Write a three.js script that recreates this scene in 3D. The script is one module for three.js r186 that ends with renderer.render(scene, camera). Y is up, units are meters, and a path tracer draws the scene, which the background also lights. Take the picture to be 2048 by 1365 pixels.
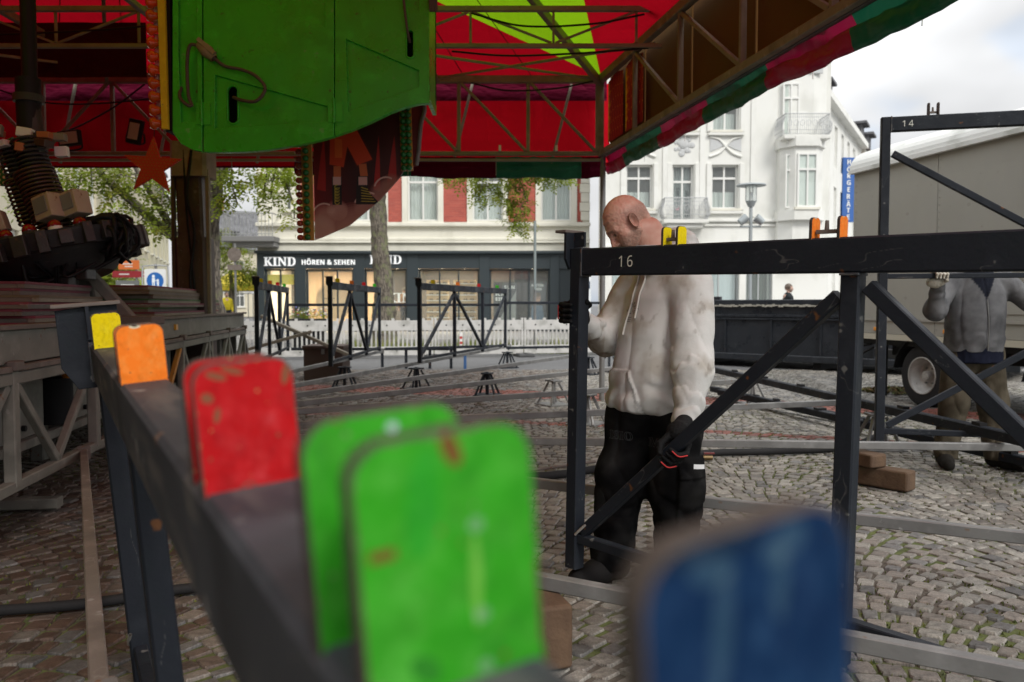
import * as THREE from 'three';
import { mergeGeometries } from 'three/addons/utils/BufferGeometryUtils.js';
import { RoundedBoxGeometry } from 'three/addons/geometries/RoundedBoxGeometry.js';
import { FontLoader } from 'three/addons/loaders/FontLoader.js';
import { TextGeometry } from 'three/addons/geometries/TextGeometry.js';
import { RectAreaLightUniformsLib } from 'three/addons/lights/RectAreaLightUniformsLib.js';
import { createNoise3D } from 'simplex-noise';

// ---------------------------------------------------------------- camera, sky, sun, exposure
const scene = new THREE.Scene();
const camera = new THREE.PerspectiveCamera(46.4, 1024 / 682, 0.05, 600);
camera.position.set(0, 1.2, 0);
camera.rotation.x = -2.6 * Math.PI / 180;
camera.focus = 3.3;
camera.userData.fStop = 3.7;
scene.add(camera);

const renderer = new THREE.WebGLRenderer({ antialias: true });
renderer.toneMapping = THREE.LinearToneMapping;
renderer.toneMappingExposure = 1.5;
renderer.shadowMap.enabled = true;

const mulberry = (a) => () => { a |= 0; a = (a + 0x6d2b79f5) | 0; let t = Math.imul(a ^ (a >>> 15), 1 | a); t = (t + Math.imul(t ^ (t >>> 7), 61 | t)) ^ t; return ((t ^ (t >>> 14)) >>> 0) / 4294967296; };
let rnd = mulberry(7);
const rr = (a, b) => a + (b - a) * rnd();
const clamp = (x, a = 0, b = 1) => Math.min(b, Math.max(a, x));
const lerp = (a, b, t) => a + (b - a) * t;
const smooth = (a, b, x) => { const t = clamp((x - a) / (b - a)); return t * t * (3 - 2 * t); };
const mix3 = (a, b, t) => [lerp(a[0], b[0], t), lerp(a[1], b[1], t), lerp(a[2], b[2], t)];
const n3 = createNoise3D(mulberry(11));
const fbm3 = (x, y, z, o = 4) => { let s = 0, a = 0.5; for (let i = 0; i < o; i++) { s += a * n3(x, y, z); x *= 2.03; y *= 2.03; z *= 2.03; a *= 0.5; } return s; };

// overcast sky: brighter overhead than at the horizon, soft cloud banks with a little blue between them
{
  const W = 1024, H = 512, data = new Float32Array(W * H * 4);
  for (let j = 0; j < H; j++) for (let i = 0; i < W; i++) {
    const el = ((j + 0.5) / H - 0.5) * Math.PI, az = ((i + 0.5) / W - 0.5) * 2 * Math.PI;
    const y = Math.sin(el), x = Math.cos(el) * Math.cos(az), z = Math.cos(el) * Math.sin(az);
    const s = Math.max(0, y), base = 1.42 * (1 + 2.2 * s) / 3.2;
    const c = fbm3(x * 2.2 + 4, y * 5.5, z * 2.2, 5), c2 = fbm3(x * 3.1 - 9, y * 7, z * 3.1 + 2, 4);
    let L = base * (0.97 + 0.42 * c);
    const blue = smooth(0.15, 0.45, c2 - 0.4 * c) * 0.6;
    let rgb = [L * lerp(0.985, 0.8, blue), L * lerp(0.995, 0.93, blue), L * lerp(1.01, 1.12, blue)];
    if (y < 0) { const t = smooth(0, -0.15, y); rgb = mix3(rgb, [0.2, 0.19, 0.18], t); }
    data.set([...rgb, 1], (j * W + i) * 4);
  }
  const sky = new THREE.DataTexture(data, W, H, THREE.RGBAFormat, THREE.FloatType);
  sky.mapping = THREE.EquirectangularReflectionMapping;
  sky.magFilter = sky.minFilter = THREE.LinearFilter;
  sky.needsUpdate = true;
  scene.background = sky;
  scene.environment = sky;
}
// veiled sun, high behind the photographer's right shoulder
const sun = new THREE.DirectionalLight(new THREE.Color(1, 0.965, 0.91), 1.5);
sun.position.set(14, 26, 17);
sun.target.position.set(0, 0, -8);
sun.castShadow = true;
sun.shadow.radius = 34;
sun.shadow.mapSize.set(2048, 2048);
Object.assign(sun.shadow.camera, { left: -45, right: 45, top: 45, bottom: -45, near: 1, far: 120 });
scene.add(sun, sun.target);
RectAreaLightUniformsLib.init();

// ---------------------------------------------------------------- naming and grouping
const used = new Map();
const numbered = (n) => { const k = used.get(n) || 0; used.set(n, k + 1); return k ? `${n}_${String(k).padStart(3, '0')}` : n; };
function tag(o, label, category, group) { o.userData.label = label; o.userData.category = category; if (group) o.userData.group = group; return o; }
function thing(name, label, category, pos = [0, 0, 0], turn = 0, group) {
  const o = new THREE.Group(); o.name = numbered(name); o.position.set(...pos); o.rotation.y = turn; scene.add(o);
  return tag(o, label, category, group);
}
function part(parent, name, geo, mat, label) {
  const m = new THREE.Mesh(geo, mat); m.name = name; m.castShadow = m.receiveShadow = true;
  if (label) m.userData.label = label;
  parent.add(m); return m;
}
function single(name, geo, mat, label, category, group) { const m = part(scene, numbered(name), geo, mat); return tag(m, label, category, group); }
function struct(name, geo, mat) { const m = part(scene, numbered(name), geo, mat); m.userData.kind = 'structure'; return m; }
function copyOf(o, pos, turn, label) { const c = o.clone(); c.name = numbered(o.name.replace(/_\d{3}$/, '')); c.userData = { ...o.userData }; if (label) c.userData.label = label; c.position.set(...pos); c.rotation.y = turn; scene.add(c); return c; }

// ---------------------------------------------------------------- geometry helpers
const V = (x, y, z) => new THREE.Vector3(x, y, z);
const vv = (a) => (a.isVector3 ? a : V(...a));
function rawGeo(pos, uv, idx, smoothNormals) {
  const g = new THREE.BufferGeometry();
  g.setAttribute('position', new THREE.Float32BufferAttribute(pos, 3));
  g.setAttribute('uv', new THREE.Float32BufferAttribute(uv || new Array(pos.length / 3 * 2).fill(0), 2));
  if (idx) g.setIndex(idx);
  if (!smoothNormals && idx) { const h = g.toNonIndexed(); h.computeVertexNormals(); return h; }
  g.computeVertexNormals(); return g;
}
function merge(list) {
  const out = list.map((g) => { const h = g.index ? g.toNonIndexed() : g.clone(); for (const k of Object.keys(h.attributes)) if (!['position', 'normal', 'uv'].includes(k)) h.deleteAttribute(k); return h; });
  return mergeGeometries(out, false);
}
// a bar of rectangular tube from a to b, w sideways by h upwards, with chamfered edges; uv in metres
function bar(a, b, w, h, up = [0, 1, 0], ch) {
  a = vv(a); b = vv(b); const d = b.clone().sub(a), L = d.length(); d.normalize();
  let u = vv(up).clone(); if (Math.abs(u.dot(d)) > 0.99) u = V(0, 0, 1);
  const s = d.clone().cross(u).normalize(); u = s.clone().cross(d).normalize();
  const c = ch ?? Math.min(w, h) * 0.1, x = w / 2, y = h / 2;
  const P = [[-x + c, -y], [x - c, -y], [x, -y + c], [x, y - c], [x - c, y], [-x + c, y], [-x, y - c], [-x, -y + c]];
  const pos = [], uv = []; const off = (a.x * 3.1 + a.z * 1.7 + b.y * 2.3) % 1;
  const pt = (p, e) => { const q = (e ? b : a).clone().addScaledVector(s, p[0]).addScaledVector(u, p[1]); return [q.x, q.y, q.z]; };
  let per = off;
  for (let i = 0; i < 8; i++) {
    const p = P[i], q = P[(i + 1) % 8], l = Math.hypot(p[0] - q[0], p[1] - q[1]);
    const A = pt(p, 0), B = pt(q, 0), C = pt(q, 1), D = pt(p, 1);
    pos.push(...A, ...C, ...B, ...A, ...D, ...C);
    uv.push(per, 0, per + l, L, per + l, 0, per, 0, per, L, per + l, L); per += l;
  }
  for (let i = 1; i < 7; i++) {
    pos.push(...pt(P[0], 0), ...pt(P[i], 0), ...pt(P[i + 1], 0)); uv.push(P[0][0], P[0][1], P[i][0], P[i][1], P[i + 1][0], P[i + 1][1]);
    pos.push(...pt(P[0], 1), ...pt(P[i + 1], 1), ...pt(P[i], 1)); uv.push(P[0][0], P[0][1], P[i + 1][0], P[i + 1][1], P[i][0], P[i][1]);
  }
  // orient outward
  const g = rawGeo(pos, uv); const pa = g.attributes.position, mid = a.clone().add(b).multiplyScalar(0.5);
  const p0 = V().fromBufferAttribute(pa, 0), p1 = V().fromBufferAttribute(pa, 1), p2 = V().fromBufferAttribute(pa, 2);
  const nn = p1.sub(p0).cross(p2.sub(p0)); const cc = V().fromBufferAttribute(pa, 0).sub(mid).projectOnPlane(d);
  if (nn.dot(cc) < 0) flip(g);
  return g;
}
function flip(g) {
  for (const k of Object.keys(g.attributes)) { const at = g.attributes[k], n = at.itemSize; for (let i = 0; i < at.count; i += 3) for (let c = 0; c < n; c++) { const t = at.array[(i + 1) * n + c]; at.array[(i + 1) * n + c] = at.array[(i + 2) * n + c]; at.array[(i + 2) * n + c] = t; } }
  g.computeVertexNormals(); return g;
}
function boxG(w, h, d, x = 0, y = 0, z = 0, bev = 0) {
  if (bev) { const g = new RoundedBoxGeometry(w, h, d, 2, bev); const u = g.attributes.uv, p = g.attributes.position, n = g.attributes.normal; for (let i = 0; i < u.count; i++) { const ax = Math.abs(n.getX(i)), ay = Math.abs(n.getY(i)), az = Math.abs(n.getZ(i)); if (ax > ay && ax > az) u.setXY(i, p.getZ(i), p.getY(i)); else if (ay > az) u.setXY(i, p.getX(i), p.getZ(i)); else u.setXY(i, p.getX(i), p.getY(i)); } g.translate(x, y, z); return g; }
  const g = new THREE.BoxGeometry(w, h, d), u = g.attributes.uv, dim = [[d, h], [d, h], [w, d], [w, d], [w, h], [w, h]];
  for (let i = 0; i < 24; i++) { const q = dim[i >> 2]; u.setXY(i, u.getX(i) * q[0] + x * 0.37, u.getY(i) * q[1] + y * 0.37); }
  g.translate(x, y, z); return g;
}
function tubeG(pts, r, seg = 6, n, closed = false) {
  const c = new THREE.CatmullRomCurve3(pts.map(vv), closed, 'catmullrom', 0.5);
  const g = new THREE.TubeGeometry(c, n || pts.length * 5, r, seg, closed), u = g.attributes.uv, L = c.getLength();
  for (let i = 0; i < u.count; i++) u.setXY(i, u.getY(i) * 6.28 * r, u.getX(i) * L);
  return g;
}
// a straight or bent round limb whose radius changes
function limbG(pts, radii, seg = 9, n = 24, wob = 0) {
  const c = new THREE.CatmullRomCurve3(pts.map(vv)), L = c.getLength(), fr = c.computeFrenetFrames(n), pos = [], uv = [], idx = [];
  for (let i = 0; i <= n; i++) {
    const t = i / n, p = c.getPointAt(t), k = t * (radii.length - 1), r0 = lerp(radii[Math.floor(k)], radii[Math.min(radii.length - 1, Math.floor(k) + 1)], k % 1);
    for (let j = 0; j <= seg; j++) {
      const a = (j % seg) / seg * 6.2832, r = r0 * (1 + wob * n3(Math.cos(a) * 1.5 + p.x, p.y * 2.2, Math.sin(a) * 1.5 + p.z));
      pos.push(p.x + r * (Math.cos(a) * fr.normals[i].x + Math.sin(a) * fr.binormals[i].x), p.y + r * (Math.cos(a) * fr.normals[i].y + Math.sin(a) * fr.binormals[i].y), p.z + r * (Math.cos(a) * fr.normals[i].z + Math.sin(a) * fr.binormals[i].z));
      uv.push(j / seg * 6.28 * radii[0], t * L);
      if (i < n && j < seg) { const q = i * (seg + 1) + j; idx.push(q, q + 1, q + seg + 1, q + 1, q + seg + 2, q + seg + 1); }
    }
  }
  return rawGeo(pos, uv, idx, true);
}
function cyl(r0, r1, h, x, y, z, seg = 16) { const g = new THREE.CylinderGeometry(r1, r0, h, seg); g.translate(x, y + h / 2, z); return g; }
function rod(a, b, r, seg = 7) { a = vv(a); b = vv(b); const L = a.distanceTo(b), g = new THREE.CylinderGeometry(r, r, L, seg); g.applyQuaternion(new THREE.Quaternion().setFromUnitVectors(V(0, 1, 0), b.clone().sub(a).normalize())); g.translate((a.x + b.x) / 2, (a.y + b.y) / 2, (a.z + b.z) / 2); const u = g.attributes.uv; for (let i = 0; i < u.count; i++) u.setXY(i, u.getX(i) * 6.28 * r, u.getY(i) * L); return g; }
function shapeG(pts, depth, bev = 0, holes = []) {
  const s = new THREE.Shape(pts.map((p) => new THREE.Vector2(...p)));
  for (const h of holes) s.holes.push(new THREE.Path(h.map((p) => new THREE.Vector2(...p))));
  return new THREE.ExtrudeGeometry(s, { depth, bevelEnabled: bev > 0, bevelThickness: bev, bevelSize: bev, bevelOffset: -bev, bevelSegments: 2, curveSegments: 6 });
}
const rectPts = (x0, y0, x1, y1) => [[x0, y0], [x1, y0], [x1, y1], [x0, y1]];
function roundRect(x0, y0, x1, y1, r, n = 5) { const o = []; for (const [cx, cy, a] of [[x1 - r, y0 + r, -Math.PI / 2], [x1 - r, y1 - r, 0], [x0 + r, y1 - r, Math.PI / 2], [x0 + r, y0 + r, Math.PI]]) for (let i = 0; i <= n; i++) o.push([cx + r * Math.cos(a + i / n * Math.PI / 2), cy + r * Math.sin(a + i / n * Math.PI / 2)]); return o; }
function grid(fn, nu, nv, su = 1, sv = 1) {  // parametric sheet
  const pos = [], uv = [], idx = [];
  for (let j = 0; j <= nv; j++) for (let i = 0; i <= nu; i++) { const p = fn(i / nu, j / nv); pos.push(...p); uv.push(i / nu * su, j / nv * sv); if (i < nu && j < nv) { const q = j * (nu + 1) + i; idx.push(q, q + 1, q + nu + 1, q + 1, q + nu + 2, q + nu + 1); } }
  return rawGeo(pos, uv, idx, true);
}
// surface nets: a mesh of the zero level of a distance field
function nets(f, lo, hi, cell, color) {
  const nx = Math.ceil((hi[0] - lo[0]) / cell) + 1, ny = Math.ceil((hi[1] - lo[1]) / cell) + 1, nz = Math.ceil((hi[2] - lo[2]) / cell) + 1;
  const F = new Float32Array(nx * ny * nz), id = new Int32Array(nx * ny * nz).fill(-1), sx = 1, sy = nx, sz = nx * ny;
  for (let k = 0; k < nz; k++) for (let j = 0; j < ny; j++) for (let i = 0; i < nx; i++) F[i + j * sy + k * sz] = f(lo[0] + i * cell, lo[1] + j * cell, lo[2] + k * cell);
  const pos = [], idx = [], off = [0, sx, sy, sx + sy, sz, sx + sz, sy + sz, sx + sy + sz];
  const E = [[0, 1], [2, 3], [4, 5], [6, 7], [0, 2], [1, 3], [4, 6], [5, 7], [0, 4], [1, 5], [2, 6], [3, 7]];
  for (let k = 0; k < nz - 1; k++) for (let j = 0; j < ny - 1; j++) for (let i = 0; i < nx - 1; i++) {
    const o = i + j * sy + k * sz; let m = 0; for (let c = 0; c < 8; c++) if (F[o + off[c]] < 0) m |= 1 << c;
    if (m === 0 || m === 255) continue;
    let X = 0, Y = 0, Z = 0, n = 0;
    for (const [a, b] of E) { const fa = F[o + off[a]], fb = F[o + off[b]]; if ((fa < 0) === (fb < 0)) continue; const t = fa / (fa - fb); X += lerp(a & 1, b & 1, t); Y += lerp((a >> 1) & 1, (b >> 1) & 1, t); Z += lerp(a >> 2, b >> 2, t); n++; }
    id[o] = pos.length / 3; pos.push(lo[0] + (i + X / n) * cell, lo[1] + (j + Y / n) * cell, lo[2] + (k + Z / n) * cell);
  }
  const quad = (a, b, c, d, inv) => { if (a < 0 || b < 0 || c < 0 || d < 0) return; if (inv) idx.push(a, c, b, a, d, c); else idx.push(a, b, c, a, c, d); };
  for (let k = 1; k < nz - 1; k++) for (let j = 1; j < ny - 1; j++) for (let i = 1; i < nx - 1; i++) {
    const o = i + j * sy + k * sz, s = F[o] < 0;
    if (s !== (F[o + sx] < 0)) quad(id[o - sy - sz], id[o - sz], id[o], id[o - sy], !s);
    if (s !== (F[o + sy] < 0)) quad(id[o - sx - sz], id[o - sx], id[o], id[o - sz], !s);
    if (s !== (F[o + sz] < 0)) quad(id[o - sx - sy], id[o - sy], id[o], id[o - sx], !s);
  }
  const n = pos.length / 3, uv = new Float32Array(n * 2), nor = new Float32Array(n * 3), col = color ? new Float32Array(n * 3) : null, e = cell * 0.5;
  for (let i = 0; i < n; i++) {
    const x = pos[3 * i], y = pos[3 * i + 1], z = pos[3 * i + 2];
    const a = f(x + e, y, z) - f(x - e, y, z), b = f(x, y + e, z) - f(x, y - e, z), c = f(x, y, z + e) - f(x, y, z - e), l = Math.hypot(a, b, c) || 1;
    nor.set([a / l, b / l, c / l], 3 * i);
    uv[2 * i] = (x + z) * 1.0; uv[2 * i + 1] = y;
    if (col) col.set(color(x, y, z, a / l, b / l, c / l), 3 * i);
  }
  const g = new THREE.BufferGeometry(); g.setAttribute('position', new THREE.Float32BufferAttribute(pos, 3)); g.setAttribute('normal', new THREE.BufferAttribute(nor, 3)); g.setAttribute('uv', new THREE.BufferAttribute(uv, 2));
  if (col) g.setAttribute('color', new THREE.BufferAttribute(col, 3));
  g.setIndex(idx); return g;
}

// ---------------------------------------------------------------- procedural textures
const HASH = new Float32Array(65536); { const r = mulberry(99); for (let i = 0; i < 65536; i++) HASH[i] = r(); }
const hsh = (i, j, s) => HASH[((i * 7349 + j * 9151 + s * 3571) >>> 0) & 65535];
function pn(x, y, p, s = 0) { // periodic value noise, 0..1
  const i = Math.floor(x), j = Math.floor(y), u = x - i, v = y - j, a = u * u * (3 - 2 * u), b = v * v * (3 - 2 * v), m = (q) => ((q % p) + p) % p;
  return lerp(lerp(hsh(m(i), m(j), s), hsh(m(i + 1), m(j), s), a), lerp(hsh(m(i), m(j + 1), s), hsh(m(i + 1), m(j + 1), s), a), b);
}
function pf(u, v, p, o = 4, s = 0) { let r = 0, a = 0.5, t = 0; for (let i = 0; i < o; i++) { r += a * pn(u * p, v * p, p, s + i); t += a; p *= 2; a *= 0.55; } return r / t; }
const s8 = (c) => 255 * (c <= 0.0031308 ? 12.92 * c : 1.055 * Math.pow(c, 1 / 2.4) - 0.055);
function tex(n, fn, rep = 1, lin = false) {
  const d = new Uint8Array(n * n * 4);
  for (let j = 0; j < n; j++) for (let i = 0; i < n; i++) { const c = fn(i / n, j / n); for (let k = 0; k < 3; k++) d[(j * n + i) * 4 + k] = lin ? 255 * clamp(c[k] ?? c[0]) : s8(clamp(c[k])); d[(j * n + i) * 4 + 3] = 255; }
  const t = new THREE.DataTexture(d, n, n); t.wrapS = t.wrapT = THREE.RepeatWrapping; t.magFilter = THREE.LinearFilter; t.minFilter = THREE.LinearMipmapLinearFilter; t.generateMipmaps = true;
  if (!lin) t.colorSpace = THREE.SRGBColorSpace; t.repeat.set(rep, rep); t.needsUpdate = true; return t;
}
const gray = (n, fn, rep) => tex(n, (u, v) => { const g = fn(u, v); return [g, g, g]; }, rep, true);
function canvasTex(w, h, draw) { const c = document.createElement('canvas'); c.width = w; c.height = h; const g = c.getContext('2d'); draw(g, w, h); const t = new THREE.CanvasTexture(c); t.colorSpace = THREE.SRGBColorSpace; t.magFilter = THREE.LinearFilter; return t; }
const std = (o) => new THREE.MeshStandardMaterial({ roughness: 0.7, side: THREE.DoubleSide, ...o });
const phy = (o) => new THREE.MeshPhysicalMaterial({ roughness: 0.7, side: THREE.DoubleSide, ...o });
const rgb = (r, g, b) => new THREE.Color().setRGB(r, g, b);

const chips = (base, chip, rust, amt, dirt = 0.35) => (u, v) => {
  const n = pf(u, v, 6, 5), m = pf(u, v, 24, 3, 9), k = pf(u, v, 10, 4, 21);
  let c = mix3(base, base.map((x) => x * 0.55), dirt * 1.6 * clamp(n - 0.3));
  c = mix3(c, base.map((x) => x * 1.5 + 0.012), clamp((k - 0.56) * 3) * 0.5);
  const scr = smooth(0.985, 1, 1 - Math.abs(pf(u, v * 0.25, 16, 3, 33) - 0.5) * 2) * smooth(0.5, 0.62, pn(u * 9, v * 9, 9, 41));
  c = mix3(c, chip, 0.5 * scr * amt);
  c = mix3(c, chip, smooth(0.71, 0.74, m * 0.55 + k * 0.45) * amt);
  return mix3(c, rust, smooth(0.72, 0.78, pf(u, v, 14, 4, 55) * 0.6 + m * 0.4) * amt);
};
const bumpFine = gray(256, (u, v) => pf(u, v, 24, 4, 3), 4);
const roughVar = gray(256, (u, v) => 0.35 + 0.75 * pf(u, v, 8, 5, 13), 1);
const T = {
  dark: tex(512, chips([0.015, 0.0185, 0.025], [0.13, 0.13, 0.125], [0.12, 0.05, 0.02], 1)),
  galv: tex(512, chips([0.22, 0.22, 0.215], [0.38, 0.38, 0.37], [0.2, 0.13, 0.08], 0.7, 0.9)),
  deck: tex(512, chips([0.2, 0.194, 0.165], [0.28, 0.268, 0.24], [0.17, 0.08, 0.035], 0.9, 0.8)),
  truss: tex(512, chips([0.24, 0.21, 0.16], [0.32, 0.3, 0.25], [0.14, 0.06, 0.025], 0.8, 0.8)),
  rustbar: tex(256, chips([0.17, 0.14, 0.12], [0.28, 0.26, 0.24], [0.16, 0.07, 0.03], 1, 0.9)),
  green: tex(512, chips([0.035, 0.5, 0.03], [0.14, 0.48, 0.13], [0.05, 0.1, 0.02], 0.75, 0.45)),
  bark: tex(512, (u, v) => { const n = pf(u, v * 0.5, 12, 5, 2), m = pf(u, v, 5, 4, 7), r = Math.abs(pf(u, v * 0.3, 18, 3, 17) - 0.5) * 2; let c = mix3([0.1, 0.082, 0.062], [0.24, 0.21, 0.17], n); c = mix3(c, [0.03, 0.025, 0.02], smooth(0.25, 0.02, r) * 0.8); return mix3(c, [0.19, 0.21, 0.1], smooth(0.5, 0.68, m) * 0.7); }),
  wood: tex(256, (u, v) => { const r = pf(u + 0.05 * pn(u * 4, v * 2, 4), v * 0.06, 32, 3, 5), n = pf(u, v, 4, 4, 8); return mix3(mix3([0.11, 0.08, 0.055], [0.19, 0.145, 0.1], r), [0.09, 0.06, 0.04], 0.6 * smooth(0.45, 0.75, n)); }),
  plaster: tex(512, (u, v) => { const n = pf(u, v, 5, 5, 4), m = pf(u, v * 0.35, 12, 4, 14); return mix3([0.76, 0.76, 0.72], [0.62, 0.62, 0.575], 0.8 * smooth(0.45, 0.8, n * 0.5 + m * 0.5)); }, 0.2),
  brick: tex(512, (u, v) => { const row = Math.floor(v * 28), jt = Math.abs((v * 28) % 1 - 0.5) > 0.44, h = hsh(Math.floor(u * 8 + (row % 2) * 0.5) % 8, row, 3); return jt ? [0.4, 0.2, 0.16] : mix3([0.47, 0.105, 0.075], [0.33, 0.07, 0.055], h * 0.8 + 0.2 * pf(u, v, 40, 2)); }, 0.5),
  asphalt: tex(512, (u, v) => { const n = pf(u, v, 64, 3, 3), m = pf(u, v, 4, 4, 8); const g = lerp(0.085, 0.14, n * 0.6 + m * 0.6); return [g, g, g * 1.01]; }, 0.3),
  soil: tex(512, (u, v) => { const n = pf(u, v, 48, 4, 3), m = pf(u, v, 5, 5, 8); return mix3(mix3([0.045, 0.038, 0.03], [0.12, 0.1, 0.08], n), mix3([0.05, 0.062, 0.018], [0.11, 0.13, 0.035], n), smooth(0.44, 0.6, m)); }, 0.35),
  stone: tex(256, (u, v) => { const n = pf(u, v, 64, 2, 3), m = pf(u, v, 8, 4, 8); const g = 0.62 + 0.5 * (n - 0.5) + 0.55 * (m - 0.5); return [g, g * 0.985, g * 0.96]; }, 3.3),
  cloth: gray(256, (u, v) => 0.5 + 0.25 * Math.sin(u * 6.283 * 64) * Math.sin(v * 6.283 * 64) + 0.3 * (pf(u, v, 32, 3) - 0.5), 6),
};
const M = {
  dark: phy({ specularIntensity: 0.45, map: T.dark, roughness: 0.85, roughnessMap: roughVar, bumpMap: bumpFine, bumpScale: 0.0006 }),
  galv: std({ map: T.galv, roughness: 0.75, roughnessMap: roughVar, metalness: 0.35, bumpMap: bumpFine, bumpScale: 0.0005 }),
  deck: std({ map: T.deck, roughness: 0.75, bumpMap: bumpFine, bumpScale: 0.0006 }),
  truss: std({ map: T.truss, roughness: 0.7 }),
  rustbar: std({ map: T.rustbar, roughness: 0.8, bumpMap: bumpFine, bumpScale: 0.001 }),
  green: std({ map: T.green, roughness: 0.42, roughnessMap: roughVar, bumpMap: bumpFine, bumpScale: 0.0004 }),
  bark: std({ map: T.bark, roughness: 0.95, bumpMap: gray(256, (u, v) => pf(u, v * 0.4, 16, 4, 17), 1), bumpScale: 0.03 }),
  wood: std({ map: T.wood, color: rgb(0.72, 0.58, 0.48), roughness: 0.85, bumpMap: bumpFine, bumpScale: 0.002 }),
  plaster: std({ map: T.plaster, roughness: 0.9, bumpMap: bumpFine, bumpScale: 0.002 }),
  brick: std({ map: T.brick, roughness: 0.9 }),
  asphalt: std({ map: T.asphalt, roughness: 0.9, bumpMap: bumpFine, bumpScale: 0.004 }),
  soil: std({ map: T.soil, roughness: 1, bumpMap: gray(256, (u, v) => pf(u, v, 24, 4, 3), 1.5), bumpScale: 0.012 }),
  black: phy({ specularIntensity: 0.4, color: rgb(0.012, 0.012, 0.013), roughness: 0.55 }),
  rubber: phy({ specularIntensity: 0.4, color: rgb(0.02, 0.02, 0.021), roughness: 0.75, bumpMap: bumpFine, bumpScale: 0.001 }),
  white: std({ color: rgb(0.75, 0.75, 0.73), roughness: 0.5 }),
  trim: std({ map: T.plaster, color: rgb(1, 0.975, 0.9), roughness: 0.85 }),
  worn: phy({ specularIntensity: 0.35, map: tex(512, (u, v) => { const c = chips([0.052, 0.056, 0.064], [0.2, 0.195, 0.185], [0.13, 0.085, 0.065], 0.9, 0.9)(u, v); return mix3(c, [0.12, 0.112, 0.105], 0.7 * smooth(0.5, 0.75, pf(u, v * 0.2, 20, 4, 71))); }), roughness: 0.6, bumpMap: bumpFine, bumpScale: 0.0006 }),
  frameWhite: std({ color: rgb(0.74, 0.74, 0.71), roughness: 0.45 }),
  shopDark: std({ color: rgb(0.028, 0.04, 0.047), roughness: 0.5, bumpMap: bumpFine, bumpScale: 0.0006 }),
  slate: std({ map: tex(256, (u, v) => { const row = Math.floor(v * 12), f = (v * 12) % 1, h = hsh(Math.floor(u * 12 + (row % 2) * 0.5) % 12, row, 5); const g = lerp(0.08, 0.16, h) * (f < 0.12 ? 0.5 : 1); return [g, g, g * 1.05]; }, 0.4), roughness: 0.7 }),
  glass: phy({ color: rgb(0.93, 0.96, 0.95), roughness: 0.02, transmission: 0.94, thickness: 0, ior: 1.5 }),
  curtain: std({ color: rgb(0.62, 0.63, 0.61), roughness: 0.95 }),
  room: std({ color: rgb(0.5, 0.48, 0.44), roughness: 0.95 }),
};
// ---------------------------------------------------------------- ground, road, cobbles
function sheet(x0, x1, z0, z1, y) { const g = new THREE.PlaneGeometry(x1 - x0, z1 - z0, 1, 1); g.rotateX(-Math.PI / 2); g.translate((x0 + x1) / 2, y, (z0 + z1) / 2); const p = g.attributes.position, u = g.attributes.uv; for (let i = 0; i < 4; i++) u.setXY(i, p.getX(i), p.getZ(i)); return g; }
struct('ground', sheet(-300, 300, -420, 80, -0.075), M.asphalt);
struct('road', sheet(-40, 60, -25.6, -14.75, -0.006), M.asphalt);
{ // pavement in front of the houses, with a kerb
  const pv = struct('pavement', boxG(110, 0.16, 14, 8, 0.02, -32.6), std({ map: tex(256, (u, v) => { const g = lerp(0.26, 0.36, pf(u, v, 16, 4, 3)); return [g, g * 0.98, g * 0.94]; }, 0.5), roughness: 0.9 }));
  for (let i = 0; i < 24; i++) part(pv, 'kerb_stone', boxG(0.985, 0.16, 0.14, -11.5 + i, 0.024, -25.52, 0.012), std({ color: rgb(0.3, 0.29, 0.28), roughness: 0.9 }));
}
const bed = struct('cobbled_pavement', sheet(-14, 16, -14.75, 4, -0.0065), M.soil);
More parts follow.
